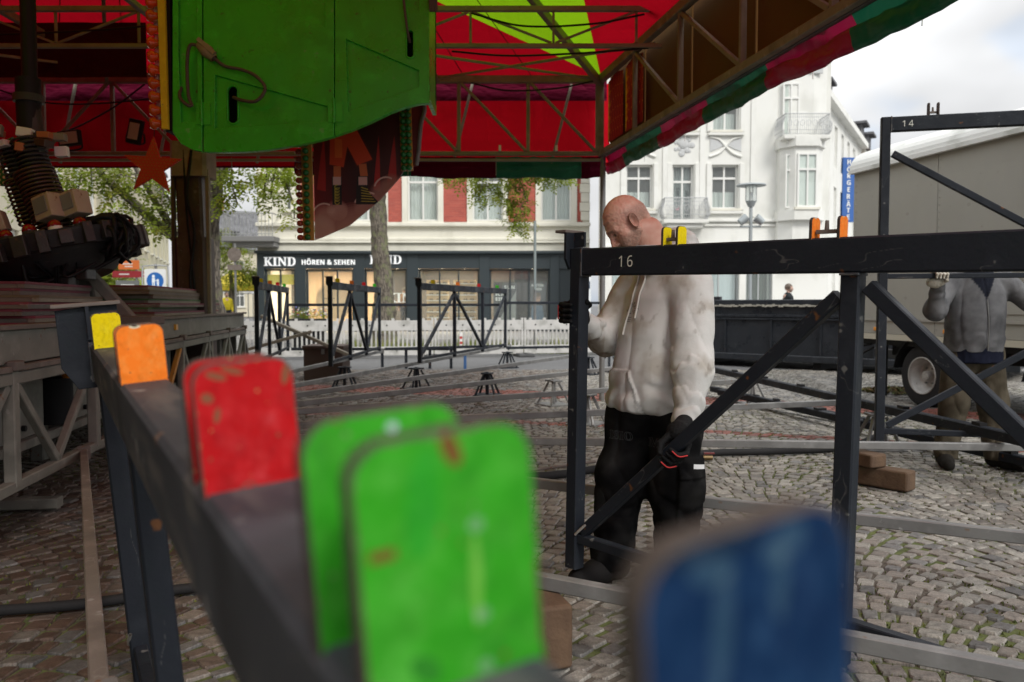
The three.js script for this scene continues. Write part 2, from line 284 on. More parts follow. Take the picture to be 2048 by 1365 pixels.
{
  rnd = mulberry(31);
  // four stone shapes: a rounded four-sided block with a slightly domed, uneven head
  const shapes = [];
  for (let s = 0; s < 5; s++) {
    const pos = [], uv = [], idx = [], ring = [];
    const cor = [[-1, -1], [1, -1], [1, 1], [-1, 1]].map(([x, z]) => [x * rr(0.46, 0.525), z * rr(0.46, 0.525)]);
    const out = []; for (let c = 0; c < 4; c++) { const a = cor[c], p = cor[(c + 3) % 4], n = cor[(c + 1) % 4]; out.push(mix3([...a, 0], [...p, 0], 0.09), mix3([...a, 0], [...n, 0], 0.09)); }
    const tilt = [rr(-0.05, 0.05), rr(-0.05, 0.05)];
    for (const [k, y] of [[1, -0.6], [1, -0.13], [0.965, -0.04], [0.88, 0.012]]) { ring.push(pos.length / 3); for (const o of out) { const x = o[0] * k, z = o[1] * k; pos.push(x, y + (y > -0.3 ? x * tilt[0] * 2 + z * tilt[1] * 2 : 0) + (y > -0.1 ? rr(-0.016, 0.016) : 0), z); uv.push(x * 0.1 + s * 0.21, z * 0.1); } }
    pos.push(0, 0.022, 0); uv.push(s * 0.21, 0);
    for (let r = 0; r < 3; r++) for (let i = 0; i < 8; i++) { const a = ring[r] + i, b = ring[r] + (i + 1) % 8, c = ring[r + 1] + i, d = ring[r + 1] + (i + 1) % 8; idx.push(a, c, b, b, c, d); }
    for (let i = 0; i < 8; i++) idx.push(ring[3] + i, 32, ring[3] + (i + 1) % 8);
    shapes.push(rawGeo(pos, uv, idx, false));
  }
  const W = 1.35, P = 0.1, A = 0.3, th = 0.16, cs = Math.cos(th), sn = Math.sin(th), all = [];
  const bandZ = (x) => -10.75 + 0.28 * x + 0.028 * x * x * (x > 0 ? 1 : 0.2);
  for (let k = -16; k <= 16; k++) for (let j = -185; j < 62; j++) {
    let x = -W / 2; const n0 = 16 + Math.floor(rnd() * 3);
    const ws = Array.from({ length: n0 }, () => rr(0.75, 1.3)), tot = ws.reduce((a, b) => a + b);
    for (const w0 of ws) {
      const w = w0 / tot * W, cx = x + w / 2; x += w;
      const t = 2 * cx / W, lz = j * P - A * (1 - t * t), sl = 4 * A * t / W, gx = k * W + cx;
      const X = gx * cs - lz * sn, Z = gx * sn + lz * cs - 4;
      if (Z > 1.6 || Z < -14.72 || Math.abs(X + 0.4) > 1.0 - Z * 0.78 + (Z > 0 ? 1.6 : 0.8)) { rnd(); continue; }
      const depth = P / Math.sqrt(1 + sl * sl * 0.3), inBand = Math.abs(Z - bandZ(X)) < 0.42 || Math.abs(Z - bandZ(X) - 2.6) < 0.1;
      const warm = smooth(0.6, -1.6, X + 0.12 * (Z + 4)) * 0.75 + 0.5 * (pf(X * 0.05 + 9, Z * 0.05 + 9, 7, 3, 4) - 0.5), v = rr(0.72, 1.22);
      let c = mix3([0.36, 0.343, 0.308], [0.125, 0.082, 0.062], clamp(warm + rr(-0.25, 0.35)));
      if (rnd() < 0.12) c = [0.2, 0.195, 0.19];
      if (inBand) c = mix3([0.38, 0.11, 0.075], [0.27, 0.1, 0.08], rnd());
      all.push({ X, Z, r: th + Math.atan(-sl) * -1 + rr(-0.05, 0.05), w: w * rr(0.9, 0.98), d: depth * rr(0.89, 0.98), y: rr(-0.002, 0.0025), c: c.map((q) => q * v), s: Math.floor(rnd() * 5) });
    }
  }
  const dummy = new THREE.Object3D(), place = (o, q) => { o.position.set(q.X, q.y, q.Z); o.rotation.set(rr(-0.018, 0.018), -q.r, rr(-0.018, 0.018)); o.scale.set(q.w, 0.075, q.d); };
  // the stones that show largest are picked out one by one
  const big = (q) => { const D = -q.Z, u = q.X / D; return D > 1.75 && D < 4 && ((u > 0.43 && u < 0.66) || (u > -0.66 && u < -0.44 && D < 3.0) || (u > -0.4 && u < -0.28 && D < 2.6)); };
  const near = all.filter(big).sort((a, b) => b.Z - a.Z).slice(0, 300), set = new Set(near);
  const tones = [0.75, 0.9, 1.05, 1.2].flatMap((v) => [[0.36, 0.343, 0.308], [0.28, 0.25, 0.22], [0.125, 0.082, 0.062], [0.2, 0.195, 0.19]].map((c) => std({ color: rgb(...c.map((q) => q * v)), map: T.stone, roughness: 0.6, bumpMap: bumpFine, bumpScale: 0.002 })));
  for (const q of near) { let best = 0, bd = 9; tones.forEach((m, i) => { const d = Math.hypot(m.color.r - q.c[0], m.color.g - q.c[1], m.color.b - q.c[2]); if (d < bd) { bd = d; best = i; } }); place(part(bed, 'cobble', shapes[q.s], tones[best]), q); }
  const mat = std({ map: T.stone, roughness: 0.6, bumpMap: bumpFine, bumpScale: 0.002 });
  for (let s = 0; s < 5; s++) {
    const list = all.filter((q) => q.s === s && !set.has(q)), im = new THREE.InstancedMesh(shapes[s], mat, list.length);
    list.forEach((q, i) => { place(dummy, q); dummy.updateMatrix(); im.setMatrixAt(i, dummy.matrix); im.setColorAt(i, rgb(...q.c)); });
    im.name = 'cobble_field'; im.userData.kind = 'stuff'; im.castShadow = im.receiveShadow = true; bed.add(im);
  }
  // moss and small grass in the joints
  const blade = rawGeo([-0.5, 0, 0, 0.5, 0, 0, 0, 1, 0.2, 0, 0, -0.5, 0, 0, 0.5, 0.2, 0.9, 0], null, [0, 1, 2, 3, 4, 5], false);
  const spots = [];
  for (const q of all) {
    const D = -q.Z; if (D > 9 || D < 1) continue;
    const m = pf(q.X * 0.11 + 3, q.Z * 0.11 + 5, 7, 4, 8) - 0.03 + 0.07 * smooth(0, 2, q.X); const k = m > 0.53 ? 4 : m > 0.48 ? 1 : 0;
    for (let i = 0; i < k; i++) { const side = rnd() < 0.5 ? -1 : 1, a = rnd() < 0.6; spots.push([q.X + (a ? side * q.w * 0.54 : rr(-0.05, 0.05)), q.Z + (a ? rr(-0.045, 0.045) : side * q.d * 0.56)]); }
  }
  const moss = new THREE.InstancedMesh(blade, std({ color: rgb(1, 1, 1), roughness: 1 }), spots.length);
  spots.forEach(([x, z], i) => { dummy.position.set(x, -0.007, z); dummy.rotation.set(rr(-0.5, 0.5), rr(0, 6.3), rr(-0.5, 0.5)); dummy.scale.set(rr(0.006, 0.014), rr(0.007, 0.018), rr(0.006, 0.014)); dummy.updateMatrix(); moss.setMatrixAt(i, dummy.matrix); const t = rnd(); moss.setColorAt(i, rgb(lerp(0.06, 0.14, t), lerp(0.085, 0.15, t), 0.025)); });
  moss.name = 'joint_moss'; moss.userData.kind = 'stuff'; bed.add(moss);
}
// ---------------------------------------------------------------- houses
const fontSans = await new FontLoader().loadAsync('fonts/droid/droid_sans_bold.typeface.json');
const fontSerif = await new FontLoader().loadAsync('fonts/droid/droid_serif_bold.typeface.json');
function lettering(txt, font, size, depth = 0.03) { const g = new TextGeometry(txt, { font, size, depth, curveSegments: 4, bevelEnabled: false }); g.computeBoundingBox(); const b = g.boundingBox; g.translate(-(b.min.x + b.max.x) / 2, -(b.min.y + b.max.y) / 2, 0); return g; }
function at(o, x, y, z, turn = 0) { o.position.set(x, y, z); o.rotation.y = turn; return o; }
// frame of a window; its panes, curtain and sill hang under it. Local origin: bottom left corner of the opening on the wall face
function windowUnit(parent, x, y, z, w, h, o = {}) {
  const f = o.f ?? 0.075, dp = 0.07, L = [], panes = [], rec = o.recess ?? 0.16, turn = o.turn ?? 0;
  const tr = o.transom ?? 0, cols = o.cols ?? 2;
  L.push(boxG(f, h, dp, f / 2, h / 2), boxG(f, h, dp, w - f / 2, h / 2), boxG(w - 2 * f, f, dp, w / 2, f / 2), boxG(w - 2 * f, f, dp, w / 2, h - f / 2));
  const yT = tr ? h * tr : h - f;
  if (tr) L.push(boxG(w - 2 * f, f * 1.15, dp + 0.02, w / 2, yT));
  const cw = (w - 2 * f) / cols, m = f * 0.9;
  for (let i = 1; i < cols; i++) { L.push(boxG(m, yT - f - (tr ? f * 0.6 : 0), dp + 0.012, f + cw * i, f + (yT - f - (tr ? f * 0.6 : 0)) / 2)); if (tr) L.push(boxG(m, h - f - yT - f * 0.6, dp + 0.012, f + cw * i, yT + f * 0.6 + (h - f - yT - f * 0.6) / 2)); }
  const win = part(parent, 'window', merge(L), o.mat ?? M.frameWhite);
  const c = Math.cos(turn), s = Math.sin(turn); at(win, x - rec * s * -1 * -1, y, z - rec * c, turn);
  for (let i = 0; i < cols; i++) { const a = f + cw * i + (i ? m / 2 : 0), b = f + cw * (i + 1) - (i < cols - 1 ? m / 2 : 0); panes.push([a, f, b, tr ? yT - f * 0.58 : h - f]); if (tr) panes.push([a, yT + f * 0.58, b, h - f]); }
  for (const [a, b, e, g] of panes) part(win, 'pane', boxG(e - a - 0.004, g - b - 0.004, 0.008, (a + e) / 2, (b + g) / 2, -0.012), o.glass ?? M.glass);
  if (o.curtain !== false) {
    const frac = o.curtainTop ?? 1, cm = o.curtainMat ?? M.curtain;
    part(win, 'curtain', grid((u, v) => [f + u * (w - 2 * f), f + v * (h - 2 * f) * frac, -0.22 + 0.02 * Math.sin(u * 40 * w)], 30, 2), cm);
  }
  if (o.room !== false) { // the room behind: five pale walls, open to the window
    const rw = w + 0.36, rh = h + 0.3, rd = 2.2, z0 = -0.44 + rec; const q = new THREE.BoxGeometry(rw, rh, rd); q.setIndex([...q.index.array].filter((_, i) => i < 24 || i >= 30)); q.translate(w / 2, h / 2, z0 - rd / 2); part(win, 'room', q, M.room);
  }
  if (o.sill !== false) part(win, 'sill', boxG(w + 0.2, 0.09, 0.2, w / 2, -0.045, rec + 0.03), o.sillMat ?? M.trim);
  return win;
}
const roofG = (prof, L) => { const g = shapeG(prof, L); g.rotateY(-Math.PI / 2); g.translate(L, 0, 0); return g; };
const hole = (x, y, w, h) => rectPts(x, y, x + w, y + h);
const band = (p, x0, x1, y, hgt, z, proud, m = M.trim, name = 'cornice') => part(p, name, boxG(x1 - x0, hgt, proud + 0.05, (x0 + x1) / 2, y + hgt / 2, z + proud / 2 - 0.025, Math.min(hgt, proud) * 0.2), m);

// ---- the red brick house with the dark shop front (face on z = -33)
const red = thing('red_brick_house', 'red brick house with white window surrounds above a dark glazed shop front', 'house', [0, 0, -33]);
{
  const x0 = -10.5, x1 = 3.2, top = 11.6;
  const wins = []; for (const xc of [-5.95, -3.67, -1.0, 1.82]) for (const [yb, h] of [[4.66, 2.35], [8.35, 2.2]]) wins.push([xc - 0.63, yb, 1.26, h]);
  wins.push([-9.35, 5.1, 0.62, 1.95], [-9.35, 8.4, 0.62, 1.8]);
  part(red, 'wall', shapeG(rectPts(x0, 3.37, x1, top), 0.4, 0, wins.map((w) => hole(...w))).translate(0, 0, -0.4), M.trim);
  // brick fields between the surrounds, standing 2 cm back from the white trim
  for (const [a, b] of [[-8.72, -6.8], [-5.1, -4.52], [-2.82, -1.84], [-0.16, 0.98], [2.66, 2.9]]) for (const [c, d] of [[4.62, 7.5], [8.25, 11.0]]) part(red, 'brick_field', boxG(b - a, d - c, 0.05, (a + b) / 2, (c + d) / 2, 0.004), M.brick);
  for (const w of wins) { const [a, b, ww, h] = w; if (ww > 1) { for (const s of [a - 0.11, a + ww + 0.11]) part(red, 'surround', boxG(0.22, h + 0.2, 0.11, s, b + h / 2, 0.05), M.trim); part(red, 'lintel', boxG(ww + 0.7, 0.3, 0.16, a + ww / 2, b + h + 0.2, 0.07), M.trim); } windowUnit(red, a, b, 0, ww, h, { transom: 0.68, cols: ww > 1 ? 2 : 1, curtainTop: [1, 0.45, 1, 0.62][Math.floor(Math.abs(a * 7)) % 4] }); }
  band(red, x0 - 0.03, x1 + 0.02, 4.42, 0.16, 0, 0.2); band(red, x0 - 0.02, x1 + 0.01, 3.86, 0.1, 0, 0.12); band(red, x0, x1, 3.74, 0.1, 0, 0.18); band(red, x0, x1, 3.42, 0.3, 0, 0.06); band(red, x0 - 0.05, x1 + 0.05, 7.9, 0.16, 0, 0.2); band(red, x0 - 0.2, x1 + 0.1, 11.3, 0.4, 0, 0.45);
  for (const a of [x0 + 0.25, -8.9, 3.0]) for (let i = 0; i < 9; i++) part(red, 'quoin', boxG(i % 2 ? 0.42 : 0.34, 0.36, 0.07, a, 4.85 + i * 0.38, 0.035, 0.012), M.trim);
  part(red, 'side_wall', boxG(0.4, top, 14, x0 + 0.2, top / 2, -7.4), M.plaster); part(red, 'side_wall', boxG(0.4, top, 14, x1 - 0.2, top / 2, -7.4), M.plaster);
  part(red, 'roof', roofG([[0.5, 11.7], [-3.2, 15.4], [-10, 15.4], [-14, 11.7]], x1 - x0 + 0.3).translate(x0 - 0.15, 0, 0), M.slate);
  // shop front: dark piers, signs boards and glazing
  const piers = [[-10.5, -10.2], [-8.95, -8.5], [-6.55, -6.08], [-4.34, -3.85], [-1.35, -0.93], [1.56, 1.95], [2.75, 3.2]];
  for (const [a, b] of piers) part(red, 'shop_pier', boxG(b - a, 3.3, 0.35, (a + b) / 2, 1.65 + 0.08, 0.0, 0.02), M.shopDark);
  part(red, 'shop_fascia', boxG(x1 - x0 + 0.1, 0.1, 0.5, (x0 + x1) / 2, 3.36, 0.1), M.shopDark);
  for (let i = 0; i < piers.length - 1; i++) {
    const a = piers[i][1], b = piers[i + 1][0], w = b - a; if (w < 0.3) continue;
    part(red, 'sign_board', boxG(w + 0.02, 0.62, 0.16, (a + b) / 2, 3.0, 0.06), M.shopDark);
    if (i < 5) windowUnit(red, a, 0.12, 0.1, w, 2.56, { mat: M.shopDark, cols: i === 0 ? 2 : 3, f: 0.07, recess: 0.14, curtain: false, sill: false, room: false });
    else part(red, 'door', boxG(w, 2.6, 0.06, (a + b) / 2, 1.4, 0.02), M.shopDark);
  }
  const lm = std({ color: rgb(0.8, 0.8, 0.8), roughness: 0.5, emissive: rgb(0.75, 0.78, 0.8), emissiveIntensity: 0.35 });
  for (const [t, f, s, x, y] of [['KIND', fontSerif, 0.36, -9.55, 2.98], ['HÖREN & SEHEN', fontSans, 0.205, -7.55, 2.98], ['KIND', fontSerif, 0.36, -5.2, 3.06]]) at(part(red, 'lettering', lettering(t, f, s, 0.05), lm), x, y, 0.15);
  at(part(red, 'lettering', lettering('KIND', fontSerif, 0.4, 0.02), lm), -4.55, 1.5, -0.6);
  part(red, 'awning', boxG(1.2, 0.42, 0.03, -9.6, 2.25, -0.12), std({ color: rgb(0.75, 0.6, 0.03), roughness: 0.7 }));
  // shop interior: floor, ceiling, party walls, lit ceiling panels
  part(red, 'shop_floor', boxG(13.4, 0.06, 3.6, -3.65, 0.13, -2.2), std({ color: rgb(0.32, 0.25, 0.17), roughness: 0.4 }));
  part(red, 'shop_ceiling', boxG(13.4, 0.08, 3.3, -3.65, 2.85, -2.2), std({ color: rgb(0.7, 0.66, 0.6), roughness: 0.9 }));
  part(red, 'shop_back_wall', boxG(13.4, 2.9, 0.06, -3.65, 1.5, -3.55), std({ color: rgb(0.13, 0.12, 0.115), roughness: 0.9 }));
  part(red, 'shop_wall_panel', boxG(4.2, 2.5, 0.04, -7.8, 1.45, -3.48), std({ color: rgb(0.5, 0.36, 0.22), roughness: 0.8 }));
  for (const x of [-4.1, 0.1]) part(red, 'shop_partition', boxG(0.08, 2.6, 2.4, x - 0.0, 1.45, -2.3), std({ color: rgb(0.16, 0.15, 0.14), roughness: 0.9 }));
  for (let i = 0; i < 12; i++) part(red, 'spot_lamp', cyl(0.05, 0.06, 0.08, -9.6 + i * 0.95, 2.72, -0.7, 12), std({ color: rgb(0.9, 0.85, 0.75), emissive: rgb(1, 0.85, 0.62), emissiveIntensity: 6 }));
  for (const x of [-7.5, -2.6]) {
    part(red, 'ceiling_lamp', boxG(3.4, 0.03, 0.3, x, 2.79, -1.3), std({ color: rgb(0.9, 0.85, 0.75), emissive: rgb(1, 0.82, 0.58), emissiveIntensity: 4 }));
    const L = new THREE.RectAreaLight(rgb(1, 0.82, 0.58), 85, 3.4, 0.3); L.position.set(x, 2.76, -34.3); L.lookAt(x, 0, -34.3); L.castShadow = true; scene.add(L);
  }
}
// shop fittings behind the glass
const ply = std({ map: tex(256, (u, v) => mix3([0.5, 0.34, 0.18], [0.62, 0.45, 0.26], pf(u * 0.3, v, 24, 3, 5))), roughness: 0.6 });
{
  const d = thing('display_disc', 'round slatted wooden eyewear display behind the shop window', 'display', [-7.6, 0.16, -34.1]);
  for (let i = 0; i < 12; i++) { const y = 0.5 + i * 0.128, hw = Math.sqrt(Math.max(0, 0.8 * 0.8 - (y - 1.22) ** 2)); if (hw > 0.15) part(d, 'slat', boxG(2 * hw, 0.118, 0.04, 0, y, 0), ply); }
  part(d, 'post', boxG(0.08, 2.3, 0.06, 0, 1.15, -0.05), ply);
  for (let i = 0; i < 5; i++) part(d, 'spectacles', merge([boxG(0.06, 0.035, 0.02, -0.04, 0, 0), boxG(0.06, 0.035, 0.02, 0.04, 0, 0)]).translate(-0.35 + (i % 3) * 0.3, 1.05 + Math.floor(i / 3) * 0.26, 0.04), M.black);
  for (const [x, lab] of [[-3.15, 'wooden eyewear rack behind the wide shop window, left one'], [-2.0, 'wooden eyewear rack behind the wide shop window, right one']]) {
    const r = thing('display_rack', lab, 'rack', [x, 0.16, -33.9], 0, 'eyewear racks in the shop');
    part(r, 'back_board', boxG(0.95, 1.75, 0.03, 0, 1.22, -0.04), ply); part(r, 'plinth', boxG(0.9, 0.4, 0.3, 0, 0.2, -0.05), ply);
    for (let i = 0; i < 7; i++) { part(r, 'shelf', boxG(0.95, 0.03, 0.12, 0, 0.5 + i * 0.24, 0.04), M.white); for (const s of [-0.28, 0.02, 0.3]) part(r, 'spectacles', merge([boxG(0.07, 0.04, 0.02, -0.045, 0, 0), boxG(0.07, 0.04, 0.02, 0.045, 0, 0)]).translate(s, 0.555 + i * 0.24, 0.05), M.black); }
  }
  const poster = (x, y, w, h, lab, draw) => { const p = thing('window_poster', lab, 'poster', [x, y, -33.22], 0, 'posters in the shop window'); part(p, 'sheet', boxG(w, h, 0.012, 0, h / 2, 0), std({ color: rgb(0.05, 0.05, 0.055) })); const m = part(p, 'print', new THREE.PlaneGeometry(w - 0.02, h - 0.02), std({ map: canvasTex(256, 512, draw), roughness: 0.6 })); m.position.set(0, h / 2, 0.009); part(p, 'foot', boxG(w * 0.5, y - 0.16, 0.05, 0, -(y - 0.16) / 2, -0.02), M.black); };
  poster(-0.3, 0.55, 0.95, 1.6, 'dark shop window poster with white words beside the pier', (g) => { g.fillStyle = '#2a2b2c'; g.fillRect(0, 0, 256, 512); g.fillStyle = '#8b8c88'; g.beginPath(); g.moveTo(60, 512); g.lineTo(256, 120); g.lineTo(256, 512); g.fill(); g.fillStyle = '#e8e8e4'; g.font = 'bold 62px sans-serif'; g.fillText('SUN', 120, 90); g.fillText('ICH', 18, 180); g.fillText('EIN', 18, 250); });
  poster(1.05, 0.5, 0.8, 1.7, 'dark shop window poster with a smiling face and the word MITTEN', (g) => { g.fillStyle = '#3a3d40'; g.fillRect(0, 0, 256, 512); g.fillStyle = '#e8e8e4'; g.font = 'bold 44px sans-serif'; g.fillText('MITTEN', 50, 70); g.fillText('DRIN', 80, 118); g.fillStyle = '#b98d74'; g.beginPath(); g.ellipse(128, 215, 46, 60, 0, 0, 7); g.fill(); g.fillStyle = '#5b4632'; g.beginPath(); g.ellipse(128, 170, 48, 26, 0, 0, 7); g.fill(); g.fillStyle = '#566b80'; g.beginPath(); g.moveTo(30, 512); g.lineTo(60, 310); g.lineTo(196, 310); g.lineTo(230, 512); g.fill(); g.strokeStyle = '#111'; g.lineWidth = 5; g.strokeRect(92, 200, 30, 20); g.strokeRect(134, 200, 30, 20); });
}
// corner balcony on the red house
{
  const p = red, y = 3.85; part(p, 'balcony_slab', boxG(2.1, 0.22, 1.1, -10.6, y, 0.45, 0.03), std({ color: rgb(0.2, 0.2, 0.2), roughness: 0.9 })); part(p, 'balcony_slab', boxG(1.7, 0.2, 0.8, -10.45, y - 0.2, 0.35, 0.03), std({ color: rgb(0.24, 0.24, 0.24), roughness: 0.9 }));
  const rm = std({ color: rgb(0.3, 0.31, 0.31), roughness: 0.5 });
  for (let i = 0; i <= 14; i++) part(p, 'railing_bar', rod([-11.6 + i * 2.0 / 14, y + 0.1, 0.95], [-11.6 + i * 2.0 / 14, y + 1.0, 0.95], 0.014, 5), rm);
  for (let i = 1; i <= 6; i++) part(p, 'railing_bar', rod([-11.6, y + 0.1, 0.95 - i * 0.15], [-11.6, y + 1.0, 0.95 - i * 0.15], 0.014, 5), rm);
  part(p, 'railing', merge([bar([-11.62, y + 1.02, 0.95], [-9.58, y + 1.02, 0.95], 0.05, 0.04), bar([-11.6, y + 1.02, 0.95], [-11.6, y + 1.02, 0], 0.05, 0.04), bar([-9.6, y + 1.02, 0.95], [-9.6, y + 1.02, 0], 0.05, 0.04), bar([-11.62, y + 0.2, 0.95], [-9.58, y + 0.2, 0.95], 0.03, 0.03)]), rm);
}
// ---- the white house with the corner bay (face on z = -30)
const wh = thing('white_corner_house', 'white stuccoed corner house with bay, wrought iron balconies and tall windows', 'house', [0, 0, -30]);
{
  const x0 = 3.3, x1 = 9.9, top = 11.2;
  const W = [[4.26, 4.8, 1.0, 1.64], [6.0, 4.36, 0.8, 2.08], [7.47, 4.8, 1.0, 1.64], [4.26, 7.7, 1.0, 1.7], [6.0, 7.7, 0.8, 1.7], [7.47, 7.7, 1.0, 1.7]];
  const G = [[3.75, 0.3, 1.6, 2.75], [5.65, 0.3, 2.9, 2.75], [8.8, 0.3, 1.0, 2.75]];
  part(wh, 'wall', shapeG(rectPts(x0, 0, x1, top), 0.45, 0, [...W, ...G].map((w) => hole(...w))).translate(0, 0, -0.45), M.plaster);
  W.forEach(([a, b, w, h], i) => {
    windowUnit(wh, a, b, 0, w, h, { transom: 0.7, recess: 0.2, f: 0.07, curtainTop: i === 1 ? 1 : 0.4, curtainMat: i === 1 ? std({ color: rgb(0.3, 0.33, 0.33), roughness: 0.6 }) : undefined });
    for (const s of [a - 0.12, a + w + 0.12]) part(wh, 'surround', boxG(0.16, h + 0.1, 0.06, s, b + h / 2, 0.03, 0.012), M.plaster);
  });
  // ornaments between the storeys: crossed arcs and cartouches in pale grey stucco
  const orn = std({ color: rgb(0.56, 0.57, 0.57), roughness: 0.95, bumpMap: bumpFine, bumpScale: 0.01 });
  for (const xc of [4.76, 7.97]) {
    for (const s of [-1, 1]) part(wh, 'ornament', shapeG([[0, 0], [0.28, 0.16], [0.55, 0.24], [0.55, -0.24], [0.28, -0.14]].map(([x, y]) => [s * x + s * 0.03, y]), 0.03).translate(xc, 7.16, 0), orn);
    part(wh, 'ornament', merge([tubeG([[xc - 0.6, 6.72, 0.02], [xc - 0.25, 6.86, 0.02], [xc, 7.1, 0.02], [xc + 0.25, 7.36, 0.02], [xc + 0.6, 7.46, 0.02]], 0.05, 6), tubeG([[xc - 0.6, 7.46, 0.025], [xc - 0.25, 7.36, 0.025], [xc, 7.1, 0.025], [xc + 0.25, 6.86, 0.025], [xc + 0.6, 6.72, 0.025]], 0.05, 6)]), M.plaster);
  }
  { const bl = [[6.4, 7.2, 0.2]]; for (let i = 0; i < 14; i++) bl.push([6.4 + 0.32 * Math.cos(i * 0.9) * (0.6 + 0.4 * (i % 2)), 7.15 + 0.32 * Math.sin(i * 0.9) * (0.7 + 0.3 * (i % 3) / 2), rr(0.07, 0.13)]); part(wh, 'cartouche', merge(bl.map(([x, y, r]) => { const g = new THREE.SphereGeometry(r, 10, 8); g.scale(1, 1, 0.35); g.translate(x, y, 0); return g; })), orn); }
  band(wh, x0, x1, 4.3, 0.1, 0, 0.14, M.plaster); band(wh, x0, x1, 3.32, 0.12, 0, 0.12, M.plaster); band(wh, x0, x1, 4.14, 0.08, 0, 0.08, M.plaster); band(wh, x0, x1, 9.9, 0.12, 0, 0.1, M.plaster); band(wh, x0 - 0.1, x1 + 0.2, 10.9, 0.35, 0, 0.4, M.plaster);
  for (const [a, b, w] of W) { part(wh, 'sill_board', boxG(w + 0.34, 0.1, 0.14, a + w / 2, b - 0.15, 0.07, 0.015), M.plaster); }
  for (const a of [3.42, 5.72, 7.1, 9.0]) part(wh, 'pilaster', boxG(0.18, 5.4, 0.05, a, 7.2, 0.025), M.plaster);
  G.forEach(([a, b, w, h], i) => windowUnit(wh, a, b, 0, w, h, { cols: i === 1 ? 4 : 2, f: 0.06, mat: std({ color: rgb(0.36, 0.38, 0.38), roughness: 0.5 }), sill: false, curtainTop: 1, curtainMat: i === 2 ? std({ color: rgb(0.07, 0.09, 0.07), roughness: 0.8 }) : std({ color: rgb(0.62, 0.66, 0.68), roughness: 0.8 }) }));
  // printed words on the balcony window
  const pr = part(wh, 'print', new THREE.PlaneGeometry(0.64, 1.4), std({ transparent: true, roughness: 0.7, map: canvasTex(256, 560, (g) => { g.clearRect(0, 0, 256, 560); g.save(); g.translate(64, 300); g.rotate(-Math.PI / 2); g.fillStyle = '#2b2f31'; g.font = '76px sans-serif'; g.fillText('kaspers', 0, 24); g.restore(); g.save(); g.translate(196, 545); g.rotate(-Math.PI / 2); g.fillStyle = '#2b2f31'; g.font = '76px sans-serif'; g.fillText('steuerberater', 0, 24); g.restore(); g.fillStyle = '#b0415f'; g.beginPath(); g.arc(64, 350, 26, 0, 7); g.fill(); g.fillStyle = '#8c9191'; g.beginPath(); g.arc(58, 342, 18, 0, 7); g.fill(); }) })); at(pr, 6.4, 5.0, -0.175);
  // two wrought iron balconies
  const iron = std({ color: rgb(0.5, 0.51, 0.51), roughness: 0.5 });
  const balcony = (cx, y, hw, dep, hgt, turnZ, z0 = 0) => {
    part(wh, 'balcony_slab', boxG(hw * 2 + 0.1, 0.16, dep, cx, y - 0.08, z0 + dep / 2, 0.03), M.plaster); part(wh, 'balcony_slab', boxG(hw * 1.7, 0.14, dep * 0.8, cx, y - 0.24, z0 + dep * 0.4, 0.03), M.plaster);
    const path = []; const N = 46; for (let i = 0; i <= N; i++) { const t = i / N * (2 * hw + 2 * dep); path.push(t < dep ? [cx - hw, z0 + t] : t < dep + 2 * hw ? [cx - hw + t - dep, z0 + dep] : [cx + hw, z0 + dep - (t - dep - 2 * hw)]); }
    const bulge = (v) => 0.12 * Math.sin(Math.min(1, v * 1.25) * Math.PI) * (1 - v * 0.4), oo = ([x, z], v) => { const dx = x - cx, k = bulge(v); return [x + Math.sign(dx) * (Math.abs(Math.abs(dx) - hw) < 0.02 ? k : 0), y + v * hgt, z + (z > z0 + dep - 0.02 ? k : 0)]; };
    path.forEach((p) => part(wh, 'railing_bar', tubeG([oo(p, 0), oo(p, 0.25), oo(p, 0.5), oo(p, 0.75), oo(p, 1)], 0.009, 4, 6), iron));
    for (const v of [0.04, 0.2, 0.82, 0.99]) part(wh, 'railing', merge(path.slice(1).map((p, i) => rod(oo(path[i], v), oo(p, v), v > 0.9 ? 0.02 : 0.011, 5))), iron);
    const sc = []; for (let i = 2; i < N - 2; i += 3) { const p = path[i], c = oo(p, 0.5), al = Math.abs(path[i + 1][0] - p[0]) > 0.001; const pts = []; for (let k = 0; k < 9; k++) { const a = k / 8 * 6.6, r = 0.1 * (1 - k * 0.05); pts.push(al ? [c[0] + r * Math.cos(a), c[1] + r * 1.3 * Math.sin(a), c[2] + 0.012] : [c[0], c[1] + r * 1.3 * Math.sin(a), c[2] + r * Math.cos(a)]); } sc.push(tubeG(pts, 0.008, 4, 14)); }
    part(wh, 'scrollwork', merge(sc), iron);
  };
  balcony(6.4, 4.36, 0.78, 0.6, 0.78);
  // corner bay: five-sided tower from first floor up, with balcony on top of its lower part
  const bay = (x, w, y0, y1, z) => part(wh, 'bay', (() => { const g = shapeG([[x, -0.6], [x, z * 0.45], [x + w * 0.25, z], [x + w * 0.75, z], [x + w, z * 0.45], [x + w, -0.6]].map(([a, b]) => [a, -b]), y1 - y0); g.rotateX(-Math.PI / 2); g.translate(0, y0, 0); return g; })(), M.plaster);
  part(wh, 'corner_wall', boxG(2.3, top + 0.2, 0.6, 10.85, (top + 0.2) / 2, -0.62), M.plaster);
  bay(9.82, 1.72, 4.3, 4.66, 0.95); bay(9.9, 1.56, 4.66, 6.95, 0.85); bay(9.82, 1.72, 6.95, 7.3, 0.98); bay(9.86, 1.64, 3.5, 4.3, 0.7);
  windowUnit(wh, 10.36, 4.75, 0.87, 0.72, 1.95, { recess: -0.01, room: false, transom: 0.7, curtainTop: 0.5, f: 0.06 });
  windowUnit(wh, 10.0, 4.75, 0.62, 0.3, 1.95, { recess: -0.03, room: false, transom: 0.7, cols: 1, sill: false, curtainTop: 1, f: 0.05, turn: 0.0 });
  balcony(10.68, 7.36, 0.8, 0.95, 0.75);
